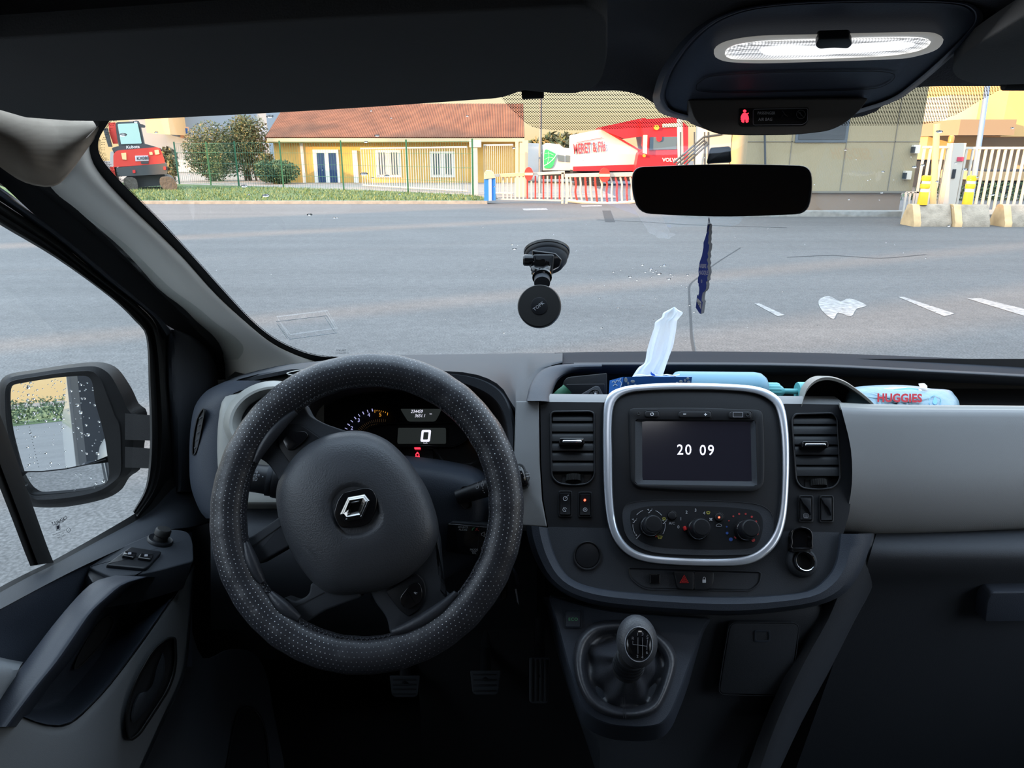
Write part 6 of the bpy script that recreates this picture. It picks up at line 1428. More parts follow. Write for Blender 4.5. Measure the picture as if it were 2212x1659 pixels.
    s = MB().grid([[(-.62, -3.8, 2.0), (-.62, -.6, 1.98), (-.62, .10, 1.95)], [(-.66, -3.8, 1.6), (-.66, -.6, 1.6), (-.65, .10, 1.58)], [(-.70, -3.8, 1.25), (-.70, -.6, 1.25), (-.69, .10, 1.22)], [(-.735, -3.8, 1.1), (-.735, -.6, 1.1), (-.72, .10, 1.06)], [(-.745, -3.8, .8), (-.745, -.6, .8), (-.73, .10, .8)], [(-.74, -3.8, .4), (-.74, -.6, .4), (-.73, .10, .4)]], sub=(4, 4), th=.02, tdir=(1, 0, 0))
    st(s.build('trim_6', MATS['van_white_paint']))

def build_door_mirror():
    t = thing('door_mirror', 'black door mirror outside the side window, its glass covered in raindrops', 'mirror')
    c = D(132, 935, 1.30); i = (c-CAM).normalized(); r = Vector((.012, -1, -.054)).normalized()
    P = Plane(c, r-i)
    go = cr([(20, 880), (20, 845), (26, 833), (45, 828), (120, 816), (178, 812), (193, 816), (200, 830), (206, 870), (216, 905), (226, 945), (232, 985), (235, 1010), (235, 1030), (228, 1045), (205, 1054), (160, 1063), (100, 1069), (72, 1070), (62, 1064), (48, 1030), (34, 975), (24, 920)], 4, True)
    ho = cr([(-2, 930), (-6, 860), (0, 826), (20, 808), (80, 798), (150, 787), (205, 782), (235, 786), (258, 800), (285, 840), (300, 872), (316, 885), (318, 915), (312, 960), (305, 1010), (280, 1030), (262, 1058), (225, 1078), (150, 1094), (85, 1096), (62, 1088), (40, 1050), (15, 985)], 4, True)
    N = 110
    g_ = resample(go, N, True); h_ = resample(ho, N, True)
    k0 = min(range(N), key=lambda k: (h_[k][0]-g_[0][0])**2+(h_[k][1]-g_[0][1])**2); h_ = h_[k0:]+h_[:k0]
    if (area2(h_) > 0) != (area2(g_) > 0): h_ = [h_[0]]+h_[1:][::-1]
    rows = []
    mx = lambda f: [(a[0]+(b[0]-a[0])*f, a[1]+(b[1]-a[1])*f) for a, b in zip(g_, h_)]
    for f, h in ((0, -.002), (.0, .004), (.15, .006), (.30, .012), (.36, .013), (.40, .009), (.7, .004), (1.0, -.03)):
        rows.append([P.p(x, y, h) for x, y in mx(f)])
    bc = P.p(150, 930, -.09)
    last = rows[-1]; rows.append([p.lerp(bc, .35)-P.n*.05 for p in last]); rows.append([p.lerp(bc, .8)-P.n*.075 for p in last])
    MB().loops(rows, True, False, True).build('housing', M_['black'] if 0 else mat('unpainted_black_grain', (.005, .005, .0055), .55, bump=('noise', 500, .3, .0008), spec=.2), t)
    m = MB()
    for (a, b, y0, y1) in ((270, 330, 893, 950), (270, 330, 965, 1010)):
        m.loops([[D(x, y, d_) for x, y in ((a, y0), (a, y1), (a, y1), (a, y0))] if 0 else [D(a, y0, 1.26), D(a, y1, 1.26), D(a, y1, 1.32), D(a, y0, 1.32)], [D(b, y0+4, 1.24), D(b, y1+2, 1.24), D(b, y1+2, 1.30), D(b, y0+4, 1.30)]], True, True, True) if True else None
    m.build('mounting_arms', MATS['unpainted_black_grain'], t)
    # main glass above the split line, wide-angle glass below
    cut = lambda x: 1020-(x-90)*.0 - max(0, (x-100))*.14
    spl = [(44, 1018), (90, 1018), (140, 1013), (190, 1003), (228, 992), (232, 990)]
    up = [q for q in go if q[1] < 1019-max(0, q[0]-90)*.19]; lo_ = [q for q in go if q[1] > 1020-max(0, q[0]-90)*.19]
    mm = mat('mirror_silver', (.86, .88, .90), .01, metal=1)
    def ordered(q, c_): return sorted(q, key=lambda p: atan2(p[1]-c_[1], p[0]-c_[0]))
    upo = ordered(up+[(60, 1018.5), (90, 1018), (140, 1012), (190, 1002)], (120, 940))
    loo = ordered(lo_+[(60, 1020.5), (90, 1020), (140, 1014.5), (190, 1004.5)], (150, 1038))
    MB().poly([P.p(x, y, .0) for x, y in upo]).build('main_glass', mm, t)
    n2 = Plane(P.p(140, 1040, .0), P.n+Vector((-.0, -.06, -.13)))
    MB().poly([n2.p(x, y, 0) for x, y in loo]).build('wide_angle_glass', mm, t)
    MB().stroke([[(44, 1019.5), (90, 1019), (140, 1013.5), (190, 1003.5), (228, 992)]], 2.2, P, .0012).build('glass_divider', M_['black'], t)
    m = MB()
    for k in range(22): m.plate(ell(52+k*1.35+((k/21)**2)*3, 870+k*6.6, .8, .8, 6), P, 0, .0005)
    m.build('aspheric_dots', M_['black'], t)
    # raindrops: beads of water on the glass
    rr = random.Random(9); m = MB()
    for k in range(230):
        x = 24+rr.random()*205; y = 820+rr.random()*240
        if rr.random() < .45: x = rr.choice([52, 60, 120, 126, 175, 190])+rr.gauss(0, 9); y = 820+abs(rr.gauss(0, 70))
        if not (24 < x < 200+(y-830)*.17 and 820 < y < 1060): continue
        r_ = rr.choice([1.0, 1.2, 1.5, 1.9, 2.8, 4.2 if rr.random() < .3 else 1.4])
        m.dome(ell(x, y, r_, r_*.8, 12), P, [(1, .0003), (.9, .0007+r_*.00025), (.6, .0009+r_*.00045), (.25, .0010+r_*.0005)])
    o = m.build('raindrops', mat('water', (1, 1, 1), .0, trans=1, ior=1.33), t); o['kind'] = 'stuff'

def build_rain():
    wt = mat('raindrop_water', (1, 1, 1), .0, trans=1, ior=1.33)
    rr = random.Random(4); m = MB()
    f4 = lambda x, y, w: (1080+x/4.096, 500+y/4.096, w/4.096/2)
    L = [f4(*q) for q in ((108, 115, 20), (158, 121, 12), (128, 154, 32), (1260, 295, 24), (1455, 300, 28), (1422, 309, 20), (1335, 330, 26), (1330, 345, 22), (1382, 348, 16), (1285, 358, 22), (1355, 358, 20), (1407, 374, 40), (1150, 400, 30), (1494, 421, 36), (1510, 376, 22), (1530, 396, 14), (1660, 384, 20), (1004, 358, 20), (1175, 328, 12), (1070, 343, 12), (1212, 431, 18), (1604, 476, 16), (1650, 491, 18), (1340, 405, 18), (880, 589, 18), (1356, 572, 10), (1378, 591, 14), (1045, 674, 18), (1115, 690, 12), (1265, 655, 18), (928, 730, 12), (897, 849, 26), (1363, 780, 14), (36, 896, 22), (10, 780, 14), (810, 425, 14), (925, 475, 10), (1678, 652, 20), (1640, 962, 12), (1716, 712, 20))]
    g3 = lambda x, y, w: (560+x/3.95, 200+y/3.95, w/3.95/2)
    L += [g3(*q) for q in ((92, 204, 56), (1005, 366, 38), (910, 421, 34), (1775, 199, 26), (894, 693, 58), (1090, 710, 40), (1015, 713, 22), (968, 728, 26), (1198, 867, 24), (430, 1042, 44), (640, 1066, 24), (665, 1066, 22), (1127, 217, 20), (2172, 472, 30), (955, 155, 20))]
    g2 = lambda x, y, w: (200+x/4.424, 220+y/4.424, w/4.424/2)
    L += [g2(*q) for q in ((415, 190, 50), (290, 315, 70), (608, 290, 34), (1158, 231, 34), (898, 470, 26), (1450, 803, 60), (1655, 895, 66), (2073, 1079, 46), (1492, 885, 22), (920, 697, 16), (803, 935, 18))]
    g5 = lambda x, y, w: (1740+x/4.686, 180+y/4.686, w/4.686/2)
    L += [g5(*q) for q in ((1355, 488, 66), (405, 673, 28), (785, 893, 32), (1105, 846, 48), (1187, 829, 44), (1196, 775, 18), (1615, 870, 50), (1335, 993, 38), (1523, 808, 32), (1740, 950, 32), (772, 1106, 32), (1895, 1127, 42), (440, 1175, 24), (1452, 1443, 32), (2095, 452, 36), (630, 983, 16), (893, 978, 10), (1268, 1097, 14), (512, 772, 12), (90, 1024, 16))]
    L += [(1000+rr.random()*1100, 300+rr.random()*450, .8+rr.random()*1.3) for _ in range(45)]+[(350+rr.random()*700, 330+rr.random()*400, .7+rr.random()) for _ in range(18)]
    for x, y, w in L:
        w = max(1.4, w*1.15)
        m.dome(ell(x, y, w, w*.40, 14, -.03), WS, [(1, -.0065), (1, -.0070), (.92, -.0074-w*.00012), (.6, -.0078-w*.0002), (.2, -.0080-w*.00022)])
    o = m.build('raindrops', wt); tag(o, 'scattered clear raindrops on the outside of the windscreen', 'raindrops', kind='stuff')

def build_footwell():
    # lower door-side footwell trim with ribbed speaker grille
    P = plane3(D(470, 1450, 1.26), D(590, 1450, 1.36), D(500, 1659, 1.18))
    t = thing('kick_panel', 'dark kick panel with a ribbed speaker grille low beside the driver door', 'panel')
    MB().plate(cr([(400, 1350), (440, 1420), (500, 1400), (560, 1420), (590, 1520), (600, 1760), (300, 1760), (340, 1560)], 4, True), P, -.03, 0, 4).build('panel', M_['dark'], t)
    g = cr([(520, 1535), (555, 1540), (575, 1600), (575, 1740), (490, 1740), (500, 1620)], 4, True)
    gr = MB().ring(inset(g, -4), g, P, 0, .004, 1, n=70).plate(g, P, -.003, .001).build('grille', M_['dark2'], t)
    m = MB()
    for k in range(24): m.stroke([[(500, 1560+k*9), (572, 1548+k*9)]], 3, P, .003)
    m.build('grille_ribs', M_['dark2'], gr)
# ================================================================== outside
def GX(px, py): return atZ(px, py, 0.0)
def xy(px, Y, py=400): return atY(px, py, Y).x     # world x of a pixel column at distance Y
def zz(py, Y, px=1106): return atY(px, py, Y).z

def ground_mat():
    m = bpy.data.materials.new('asphalt'); m.use_nodes = True; nt = m.node_tree; L = nt.links.new; b = nt.nodes['Principled BSDF']
    tc = nt.nodes.new('ShaderNodeTexCoord')
    def noise(s, d=4, dist=0):
        n = nt.nodes.new('ShaderNodeTexNoise'); n.inputs['Scale'].default_value = s; n.inputs['Detail'].default_value = d; n.inputs['Distortion'].default_value = dist; L(tc.outputs['Object'], n.inputs['Vector']); return n.outputs['Fac']
    def ramp(f, a, b_, lo, hi):
        r = nt.nodes.new('ShaderNodeMapRange'); r.inputs[1].default_value = a; r.inputs[2].default_value = b_; r.inputs[3].default_value = lo; r.inputs[4].default_value = hi; L(f, r.inputs[0]); return r.outputs[0]
    def mul(a, b_):
        n = nt.nodes.new('ShaderNodeMath'); n.operation = 'MULTIPLY'; L(a, n.inputs[0]); L(b_, n.inputs[1]); return n.outputs[0]
    v = mul(mul(ramp(noise(55, 2), .35, .7, .70, 1.45), ramp(noise(9, 5), .3, .7, .85, 1.15)), ramp(noise(.5, 4, 1.5), .35, .65, .95, 1.05))
    mp = nt.nodes.new('ShaderNodeMapping'); mp.inputs['Scale'].default_value = (.05, .9, 1); mp.inputs['Rotation'].default_value = (0, 0, .12); L(tc.outputs['Object'], mp.inputs[0])
    n = nt.nodes.new('ShaderNodeTexNoise'); n.inputs['Scale'].default_value = 1.5; n.inputs['Detail'].default_value = 3; L(mp.outputs[0], n.inputs['Vector'])
    v = mul(v, ramp(n.outputs['Fac'], .35, .65, .90, 1.08))
    mx = nt.nodes.new('ShaderNodeMix'); mx.data_type = 'RGBA'; mx.blend_type = 'MULTIPLY'; mx.inputs[0].default_value = 1
    mx.inputs[6].default_value = (.080, .076, .073, 1); L(v, mx.inputs[7]); L(mx.outputs[2], b.inputs['Base Color']); b.inputs['Roughness'].default_value = .85
    return m

def leafy(m, c, rad, n, s, rr, mi=3, hollow=.45, leaf=(1, 1)):
    for _ in range(n):
        while True:
            p = Vector((rr.uniform(-1, 1), rr.uniform(-1, 1), rr.uniform(-1, 1)))
            if hollow < p.length < 1: break
        q = Vector((c[0]+p.x*rad[0], c[1]+p.y*rad[1], c[2]+p.z*rad[2]))
        a = Vector((rr.gauss(0, 1), rr.gauss(0, 1), rr.gauss(0, .7)+.3*leaf[1])).normalized(); b = a.cross(Vector((rr.gauss(0, 1), rr.gauss(0, 1), rr.gauss(0, 1)))).normalized()
        k = s*rr.uniform(.6, 1.3)
        m.add([q-a*k*leaf[1], q+b*k*.4*leaf[0], q+a*k*leaf[1], q-b*k*.4*leaf[0]], [[0, 1, 2, 3]], rr.randrange(mi))

def build_out():
    rr = random.Random(21)
    asp = ground_mat()
    g = MB().add([(-120, -80, 0), (160, -80, 0), (160, 120, 0), (-120, 120, 0)], [[0, 1, 2, 3]]).build('asphalt_ground', asp); st(g)
    g.location = (0, 0, 0)
    # the helper shifted the origin to the centre: restore world coordinates
    g.location = (20, 20, 0)
    kerbm = mat('pale_concrete', (.26, .25, .225), .85, var=(6, .18)); grassm = mat('grass_turf', (.06, .10, .025), .9, var=(3, .35), bump=('noise', 60, 1, .02))
    # kerb and verge
    YK = 25.0
    kx0, kx1 = -40, xy(1052, YK)
    MB().box(kx0, kx1, YK, YK+.16, -.02, .10).build('kerb', kerbm); tag(bpy.data.objects['kerb'], 'low pale concrete kerb along the grass verge', 'kerb')
    edge = [(-60, 400), (225, 398), (387, 402), (500, 406), (650, 411.5), (750, 415), (883, 420.5), (1022, 428), (1046, 433)]
    e3 = [GX(x, y) for x, y in edge]
    v = MB(); bot = [Vector((p.x, YK+.16, .09)) for p in e3]; bot[-1].x = kx1-.05
    v.grid([bot, [(p+q)/2+Vector((0, 0, .06)) for p, q in zip(bot, e3)], [q+Vector((0, 0, .10)) for q in e3]], sub=(3, 3)); st(v.build('grass_verge', grassm))
    # grass blades
    m = MB()
    for _ in range(9000):
        x = rr.uniform(-17, kx1); y = YK+.2+rr.random()**1.3*9
        # depth limit of the verge at this x
        px = 1106+x/(y)*FPX*1.0
        lim = [e for e in e3]
        yl = None
        for a, b in zip(e3, e3[1:]):
            if a.x <= x <= b.x: yl = a.y+(b.y-a.y)*(x-a.x)/max(1e-6, b.x-a.x)
        if yl is None or y > yl: continue
        h = rr.uniform(.04, .12); w = rr.uniform(.01, .022); d = Vector((rr.gauss(0, .04), rr.gauss(0, .04), h)); p = Vector((x, y, .10)); a = rr.uniform(0, pi)
        u = Vector((cos(a), sin(a), 0))*w
        m.add([p-u, p+u, p+d], [[0, 1, 2]], rr.randrange(2))
    o = m.build('grass', [mat('grass_blade', (.095, .145, .035), .8), mat('grass_blade_pale', (.17, .21, .09), .8)], flat=True); tag(o, 'short green grass on the verge behind the kerb', 'grass', kind='stuff')
    # path / terrace behind the fence
    st(MB().add([(-45, 28, .02), (4, 28, .02), (4, 60, .02), (-45, 60, .02)], [[0, 1, 2, 3]]).build('paved_path', mat('dusty_concrete', (.22, .19, .16), .9, var=(2, .15))))

    # ---- yellow house
    HY = 41.0; x0, x1 = xy(589, HY), xy(1132, HY); zb = 0.0; ze = zz(302, HY)
    h = thing('house', 'long low yellow house with a red-brown tiled roof behind the fences', 'house')
    yw = mat('yellow_render', (.56, .33, .085), .9, var=(1.5, .10))
    MB().box(x0+.25, x1-.1, HY, HY+7, zb, ze).build('wall', yw, h)
    yr = zz(229, HY+3.8)
    rt = mat('terracotta_tiles', (.20, .075, .035), .85, var=(1.2, .25))
    m = MB(); rows = []
    n = 150
    for f in (0, 1):
        r = []
        for k in range(n*4+1):
            x = x0+(x1-x0)*k/(n*4); z = ze+(yr-ze)*f+.10+.045*abs(sin(pi*k/4)); r.append(Vector((x, HY-.45+(4.2)*f, z)))
        rows.append(r)
    m.loops(rows, False); 
    m.add([(x0, HY-.45, ze-.05), (x1, HY-.45, ze-.05), (x1, HY-.45, ze+.14), (x0, HY-.45, ze+.14), (x0, HY+3.75, yr+.1), (x1, HY+3.75, yr+.1), (x1, HY+8, ze), (x0, HY+8, ze)], [[4, 5, 6, 7], [0, 3, 4, 7], [1, 2, 5, 6]])
    m.build('tiled_roof', rt, h)
    MB().box(x0+.1, x1, HY-.55, HY-.42, ze-.10, ze+.08).build('gutter', mat('cream_gutter', (.62, .50, .30), .6), h)
    MB().box(x0, x1, HY-.42, HY, ze-.16, ze-.05).build('soffit', yw, h)
    white = mat('white_frame_paint', (.70, .66, .60), .6); blueg = mat('dark_blue_glazing', (.02, .045, .12), .25)
    def rectpx(m, a, b, c, d, yy, th=.06): m.box(xy(a, yy), xy(c, yy), yy-th, yy+.02, zz(d, yy), zz(b, yy))
    f = MB(); rectpx(f, 681, 323, 736, 400, HY, .05); fr = f.build('window', white, h)
    for a, c in ((689, 705), (714, 730)):
        m = MB(); rectpx(m, a, 330, c, 394, HY-.05, .02); m.build('pane', blueg, fr)
    for (a, b, c, d) in ((814, 324, 868, 383), (930, 327, 984, 383)):
        f = MB(); rectpx(f, a, b, c, d, HY, .05); fr = f.build('window', white, h)
        for q, r_ in ((a+5, a+22), (a+31, c-5)):
            m = MB(); rectpx(m, q, b+5, r_, d-6, HY-.05, .02); m.build('pane', mat('dim_glazing_%d' % q, (.05, .07, .09), .3), fr)
        m = MB()
        for k in range(9): m.box(xy(a+6+k*5.2, HY)-.015, xy(a+6+k*5.2, HY)+.015, HY-.12, HY-.09, zz(d-6, HY), zz(b+5, HY))
        m.build('window_bars', white, fr)
    m = MB(); rectpx(m, 656, 309, 662, 398, HY, .06); m.build('downpipe', white, h); m = MB(); rectpx(m, 766, 325, 776, 398, HY, .08); m.build('corner_post', white, h)

    # ---- fences: green posts with wire panels
    post = mat('green_post', (.012, .10, .05), .5); wire = mat('green_wire', (.03, .14, .08), .6)
    bases = [(412, 384, 262), (452, 398, 302), (461, 401, 304), (521, 406, 301), (614, 409, 302), (746, 412.5, 304), (883, 421, 304), (1022, 429, 306)]
    pp = []
    pts = [(388, 399, 308), (456, 401, 304), (517, 406.5, 303), (613, 409, 302), (743, 413, 304), (882, 421, 304), (1022, 429.5, 307)]
    prev = None
    for k, (px, py, pt_) in enumerate(pts):
        b = GX(px, py); top = 2.12
        m = MB().box(b.x-.03, b.x+.03, b.y-.03, b.y+.03, 0, top)
        desc = ['behind the red digger', 'left of the bushes', 'in front of the tall bushes', 'in front of the low bush', 'right of the blue glazed door', 'between the barred house windows', 'beside the blue barrier cabinet'][k]
        o = m.build('fence_post', post); tag(o, 'slim dark green fence post '+desc, 'fence post', 'green fence posts')
        pp.append(b)
    for k in range(len(pp)-1):
        a, b = pp[k], pp[k+1]; m = MB(); L_ = (b-a).length; n = int(L_/.14)
        for j in range(1, n):
            q = a.lerp(b, j/n); m.box(q.x-.004, q.x+.004, q.y-.004, q.y+.004, .08, 2.03)
        for z in (.1, .6, 1.1, 1.6, 2.03):
            m.tube([Vector((a.x, a.y, z)), Vector((b.x, b.y, z))], .006, 4)
        o = m.build('wire_fence_panel', wire); tag(o, ['fine green wire fence panel behind the red digger', 'green wire fence panel at the left bushes', 'green wire fence panel across the tall bushes', 'green wire fence panel across the low dark bush', 'green wire fence panel in front of the white barred window', 'green wire fence panel just left of the barrier cabinet'][k], 'fence')
    # white vertical-bar fence behind, from px 783 to 1165
    fw = mat('white_fence_paint', (.46, .45, .42), .6)
    def bars(px0, px1, Y0, Y1, pt0, pt1, pb0, pb1, step, wpx, nm, lab, ma):
        m = MB(); n = int((px1-px0)/step)
        for k in range(n+1):
            f_ = k/n; px = px0+(px1-px0)*f_; Y = Y0+(Y1-Y0)*f_; X = xy(px, Y); w = wpx/FPX*Y/2
            m.box(X-w, X+w, Y-.015, Y+.015, zz(pb0+(pb1-pb0)*f_, Y), zz(pt0+(pt1-pt0)*f_, Y))
        A = Vector((xy(px0, Y0), Y0, zz(pt0, Y0))); B = Vector((xy(px1, Y1), Y1, zz(pt1, Y1))); m.tube([A, B], .035, 6)
        A = Vector((xy(px0, Y0), Y0, zz(pb0-2, Y0))); B = Vector((xy(px1, Y1), Y1, zz(pb1-2, Y1))); m.tube([A, B], .035, 6)
        o = m.build(nm, ma); tag(o, lab, 'fence'); return o
    bars(784, 1010, 36, 31, 321, 318, 402, 415, 5.2, 1.3, 'bar_fence', 'white vertical bar fence in front of the yellow house', fw)
    bars(1046, 1108, 30, 29.4, 314, 313, 418, 420, 4.0, 1.0, 'sliding_gate', 'white barred sliding gate right of the yellow house', fw)
    m = MB(); Y = 29.8; m.box(xy(1015, Y), xy(1040, Y), Y, Y+.4, zz(318, Y), zz(302, Y)); m.box(xy(1018, Y), xy(1032, Y), Y+.05, Y+.3, 0, zz(316, Y))
    o = m.build('gate_pillar', fw); tag(o, 'pale gate pillar with a box on top, left end of the sliding gate', 'gate pillar')
    m = MB(); Y = 28.8
    for a, b, t_ in ((1113, 1120, 300), (1122, 1128, 308), (1128, 1134, 303), (1134, 1140, 303)): m.box(xy(a, Y), xy(b, Y), Y-.1, Y+.1, 0, zz(t_, Y))
    o = m.build('gate_pillar', mat('peach_paint', (.66, .50, .32), .7)); tag(o, 'peach coloured twin gate pillar at the right end of the sliding gate', 'gate pillar')

    # ---- bushes
    lm = [mat('leaf_olive', (.12, .135, .055), .8), mat('leaf_green', (.085, .11, .05), .8), mat('leaf_dry', (.16, .14, .07), .8)]
    lk = [mat('leaf_dark', (.035, .075, .035), .8), mat('leaf_dark2', (.06, .10, .05), .8), mat('leaf_mid', (.10, .14, .06), .8)]
    def bush(nm, lab, px0, px1, pyt, Y, lms, n, s, gr=None, shape='tall', hol=.3, pyb=404):
        t = thing(nm, lab, 'bush' if 'bush' in nm else 'tree', gr); X0, X1 = xy(px0, Y), xy(px1, Y); zt = zz(pyt, Y); c = (X0+X1)/2; w = (X1-X0)/2
        m = MB()
        for k in range(9):
            cx = rr.uniform(X0+w*.35, X1-w*.35); zc = zt*rr.uniform(.25, .72); leafy(m, (cx, Y+rr.uniform(-.4, .4), zc), (w*.45, w*.4, min(zt-zc, zt*.36)), n//12, s, rr, hollow=0)
        leafy(m, (c, Y, zt*.52), (w, w*.7, zt*.5), n//3, s, rr, hollow=hol)
        m.build('foliage', lms, t, flat=True)
        b = MB()
        for k in range(5):
            x = c+rr.uniform(-.3, .3)*w; b.tube([(x, Y, 0), (x+rr.uniform(-.2, .2), Y, zt*.35), (x+rr.uniform(-.5, .5)*w*.8, Y, zt*.75)], [.06, .04, .015], 6)
        b.build('stems', mat('bark', (.10, .075, .05), .9) if 'bark' not in MATS else MATS['bark'], t)
        return t
    bush('tall_bush', 'tall olive green bush left of the yellow house, beside the digger', 408, 520, 262, 43, lm, 10000, .075)
    bush('tall_bush', 'taller brownish green bush touching the left end of the yellow house', 490, 592, 248, 43.5, lm, 10000, .075)
    bush('low_bush', 'low dark green rounded bush in front of the yellow house corner', 556, 652, 345, 39.5, lk, 5500, .08)
    bush('tall_bush', 'bare-looking brown bush in front of the house gable', 560, 600, 330, 42, [lm[2], lm[0], lm[1]], 1500, .12)
    bush('hedge_bush', 'yellowish hedge bush seen between the digger and the first post', 356, 388, 318, 42, [lm[2], lm[0], lm[2]], 1600, .14)

    # ---- blue-grey block with an orange part painted as sunlit behind
    b = thing('industrial_building', 'blue-grey building with an orange lit wall behind the digger', 'building')
    Y = 62; cg = mat('bluegrey_cladding', (.24, .28, .32), .8)
    MB().box(xy(300, Y), xy(590, Y), Y, Y+10, 0, 8).build('cladding', cg, b)
    m = MB(); m.add([(xy(334, Y-3), Y-3, zz(287, Y-3)), (xy(383, Y-3), Y-3, zz(291, Y-3)), (xy(383, Y-3), Y-3, 9), (xy(334, Y-3), Y-3, 9), (xy(334, Y-3), Y+1, zz(287, Y-3)), (xy(383, Y-3), Y+1, zz(291, Y-3)), (xy(383, Y-3), Y+1, 9), (xy(334, Y-3), Y+1, 9)], [[0, 1, 2, 3], [1, 5, 6, 2], [0, 3, 7, 4], [0, 4, 5, 1]])
    m.build('projecting_bay', mat('sunlit_apricot', (.80, .48, .22), .8), b)
    m = MB(); rectpx(m, 405, 274, 424, 298, Y, .1); f = m.build('window', mat('peach_frame', (.75, .42, .25), .7), b)
    m = MB(); rectpx(m, 408, 277, 421, 291, Y-.12, .05); m.build('pane', mat('blue_pane', (.03, .10, .28), .3), f)
    m = MB(); rectpx(m, 375, 345, 445, 398, Y, .1); m.build('loading_bay', mat('pale_panel', (.52, .52, .50), .8), b)
    m = thing('water_tank', 'pale grey tank standing at the left end of the house roof', 'tank'); Y = 47
    MB().lathe([(.45, 0), (.46, 1.4), (.40, 1.6), (.05, 1.68)], (xy(572, Y), Y, zz(318, Y)-.4), (0, 0, 1), 20).build('drum', mat('pale_tank', (.62, .66, .70), .6), m)
    MB().box(xy(566, Y), xy(578, Y), Y-.2, Y+.2, 0, zz(318, Y)-.4).build('stand', white, m)

    # ---- digger
    build_digger()
    build_barriers()
    build_trucks()
    build_factory()
    # lamp/sign pole
    Y = 31; o = MB().tube([Vector((xy(1166, Y), Y, 0)), Vector((xy(1166, Y), Y, 5))], [.07, .05], 10).build('street_pole', mat('grey_pole', (.20, .20, .19), .6)); tag(o, 'thin dark grey pole in front of the white lorry', 'pole')
    # far trees beyond the lorries
    for k, (a, b_, t_) in enumerate(((1160, 1245, 287), (1215, 1300, 291), (1135, 1185, 300))):
        bush('far_tree', ['autumn coloured tree row beyond the lorries, right of the pole', 'autumn coloured trees just behind the lettered trailer', 'low far trees left of the pole behind the white lorry'][k], a, b_, t_, 95+k*3, [lm[2], lm[0], lm[2]], 1500, .5)
    # road markings: flat paint
    rp = mat('worn_white_paint', (.23, .22, .21), .8, var=(14, .45))
    def paint(q, lab, nm='road_marking'):
        o = MB().poly([GX(x, y)+Vector((0, 0, .004)) for x, y in q]).build(nm, rp); tag(o, lab, 'road marking', 'worn white road markings'); return o
    paint([(1629, 656), (1640, 656), (1695, 681), (1680, 684)], 'short worn white line painted left of the splash mark')
    paint(cr([(1768, 650), (1790, 640), (1815, 652), (1835, 645), (1872, 660), (1850, 668), (1838, 684), (1810, 676), (1800, 690), (1776, 672)], 3, True), 'splash-shaped worn white patch on the asphalt')
    paint([(1940, 642), (1952, 642), (2062, 678), (2040, 684)], 'thin worn white line right of the splash mark')
    paint([(2088, 645), (2118, 645), (2212, 668), (2212, 683)], 'wide worn white line at the right window edge')
    paint([(1128, 451), (1180, 450), (1184, 454), (1132, 455)], 'white dash under the left barrier end')
    paint([(1255, 444), (1300, 443), (1300, 446), (1257, 447)], 'white dash under the right barrier')
    cm = mat("tar_crack", (.03, .03, .031), .9)
    def crack(L_, w, lab):
        m = MB()
        for a, b in zip(L_, L_[1:]):
            A, B = GX(*a)+Vector((0, 0, .003)), GX(*b)+Vector((0, 0, .003)); n_ = (B-A).cross(Vector((0, 0, 1))).normalized()*w/2
            m.poly([A+n_, B+n_, B-n_, A-n_])
        o = m.build('tar_joint', cm); tag(o, lab, 'road joint')
    crack(cr([(1499, 760), (1494, 730), (1492, 690), (1489, 640), (1491, 615), (1510, 598), (1545, 570), (1600, 535)], 4), .025, 'dark tar joint running up the asphalt behind the tissue')
    crack(cr([(1700, 556), (1800, 552), (1900, 558), (2000, 550)], 3), .05, 'faint dark joint across the asphalt at the right')
    crack(cr([(1290, 475), (1400, 480), (1500, 486), (1700, 492)], 3), .08, 'dark joint across the asphalt under the mirror')
    crack(cr([(1310, 455), (1318, 480)], 2), .25, 'dark drain strip before the right barrier')

    # ---- behind and beside the van: unseen blocks added to throw the long evening shadows, and the hedge in the mirror
    dv = Vector((cos(SUNAZ), sin(SUNAZ), 0)); nv = Vector((-sin(SUNAZ), cos(SUNAZ), 0))
    wm = mat('shadow_block_grey', (.35, .36, .36), .8)
    for k, (s0, s1, hh, dist, lab) in enumerate(((-30, 4.3, 14.5, 42, 'long unseen grey block behind the van, added for shade'), (5.5, 7.75, 14.5, 42, 'narrow unseen grey block between the longer ones, added for shade'), (8.25, 13.1, 12.6, 42, 'unseen grey block to the left of the van, added for shade'), (13.15, 16.3, 17.2, 42, 'tall unseen grey block left of the van, added for shade'), (17.2, 21.0, 11.5, 48, 'low unseen grey block left of the yard, added for shade'), (35.6, 39.2, 11.6, 30, 'unseen grey block far left of the yard, added for shade'), (41.6, 42.8, 10.6, 30, 'narrow unseen grey block far left of the yard, added for shade'))):
        c = nv*((s0+s1)/2)-dv*dist
        o = thing('shadow_block', lab, 'building')
        MB().obox(c+Vector((0, 0, hh/2)), (nv, dv, (0, 0, 1)), ((s1-s0)/2, 3, hh/2)).build('cladding', wm, o)
        MB().obox(c+Vector((0, 0, hh+.15)), (nv, dv, (0, 0, 1)), ((s1-s0)/2+.05, 3.1, .15)).build('block_cap', M_['dark'], o)
    t = thing('hedge', 'low dark hedge across the yard, visible only in the door mirror', 'hedge')
    m = MB()
    for k in range(14): leafy(m, (-16+k*1.5, -32+rr.uniform(-.5, .5), .45), (1.3, .9, .60), 600, .08, rr, hollow=.0)
    m.build('foliage', lk, t, flat=True)
    st(MB().add([(-30, -30.5, .01), (10, -30.5, .01), (10, -60, .01), (-30, -60, .01)], [[0, 1, 2, 3]]).build('rear_verge', grassm))
    t = thing('yard_tree', 'slender green tree reflected in the door mirror', 'tree')
    m = MB(); X = -5.0
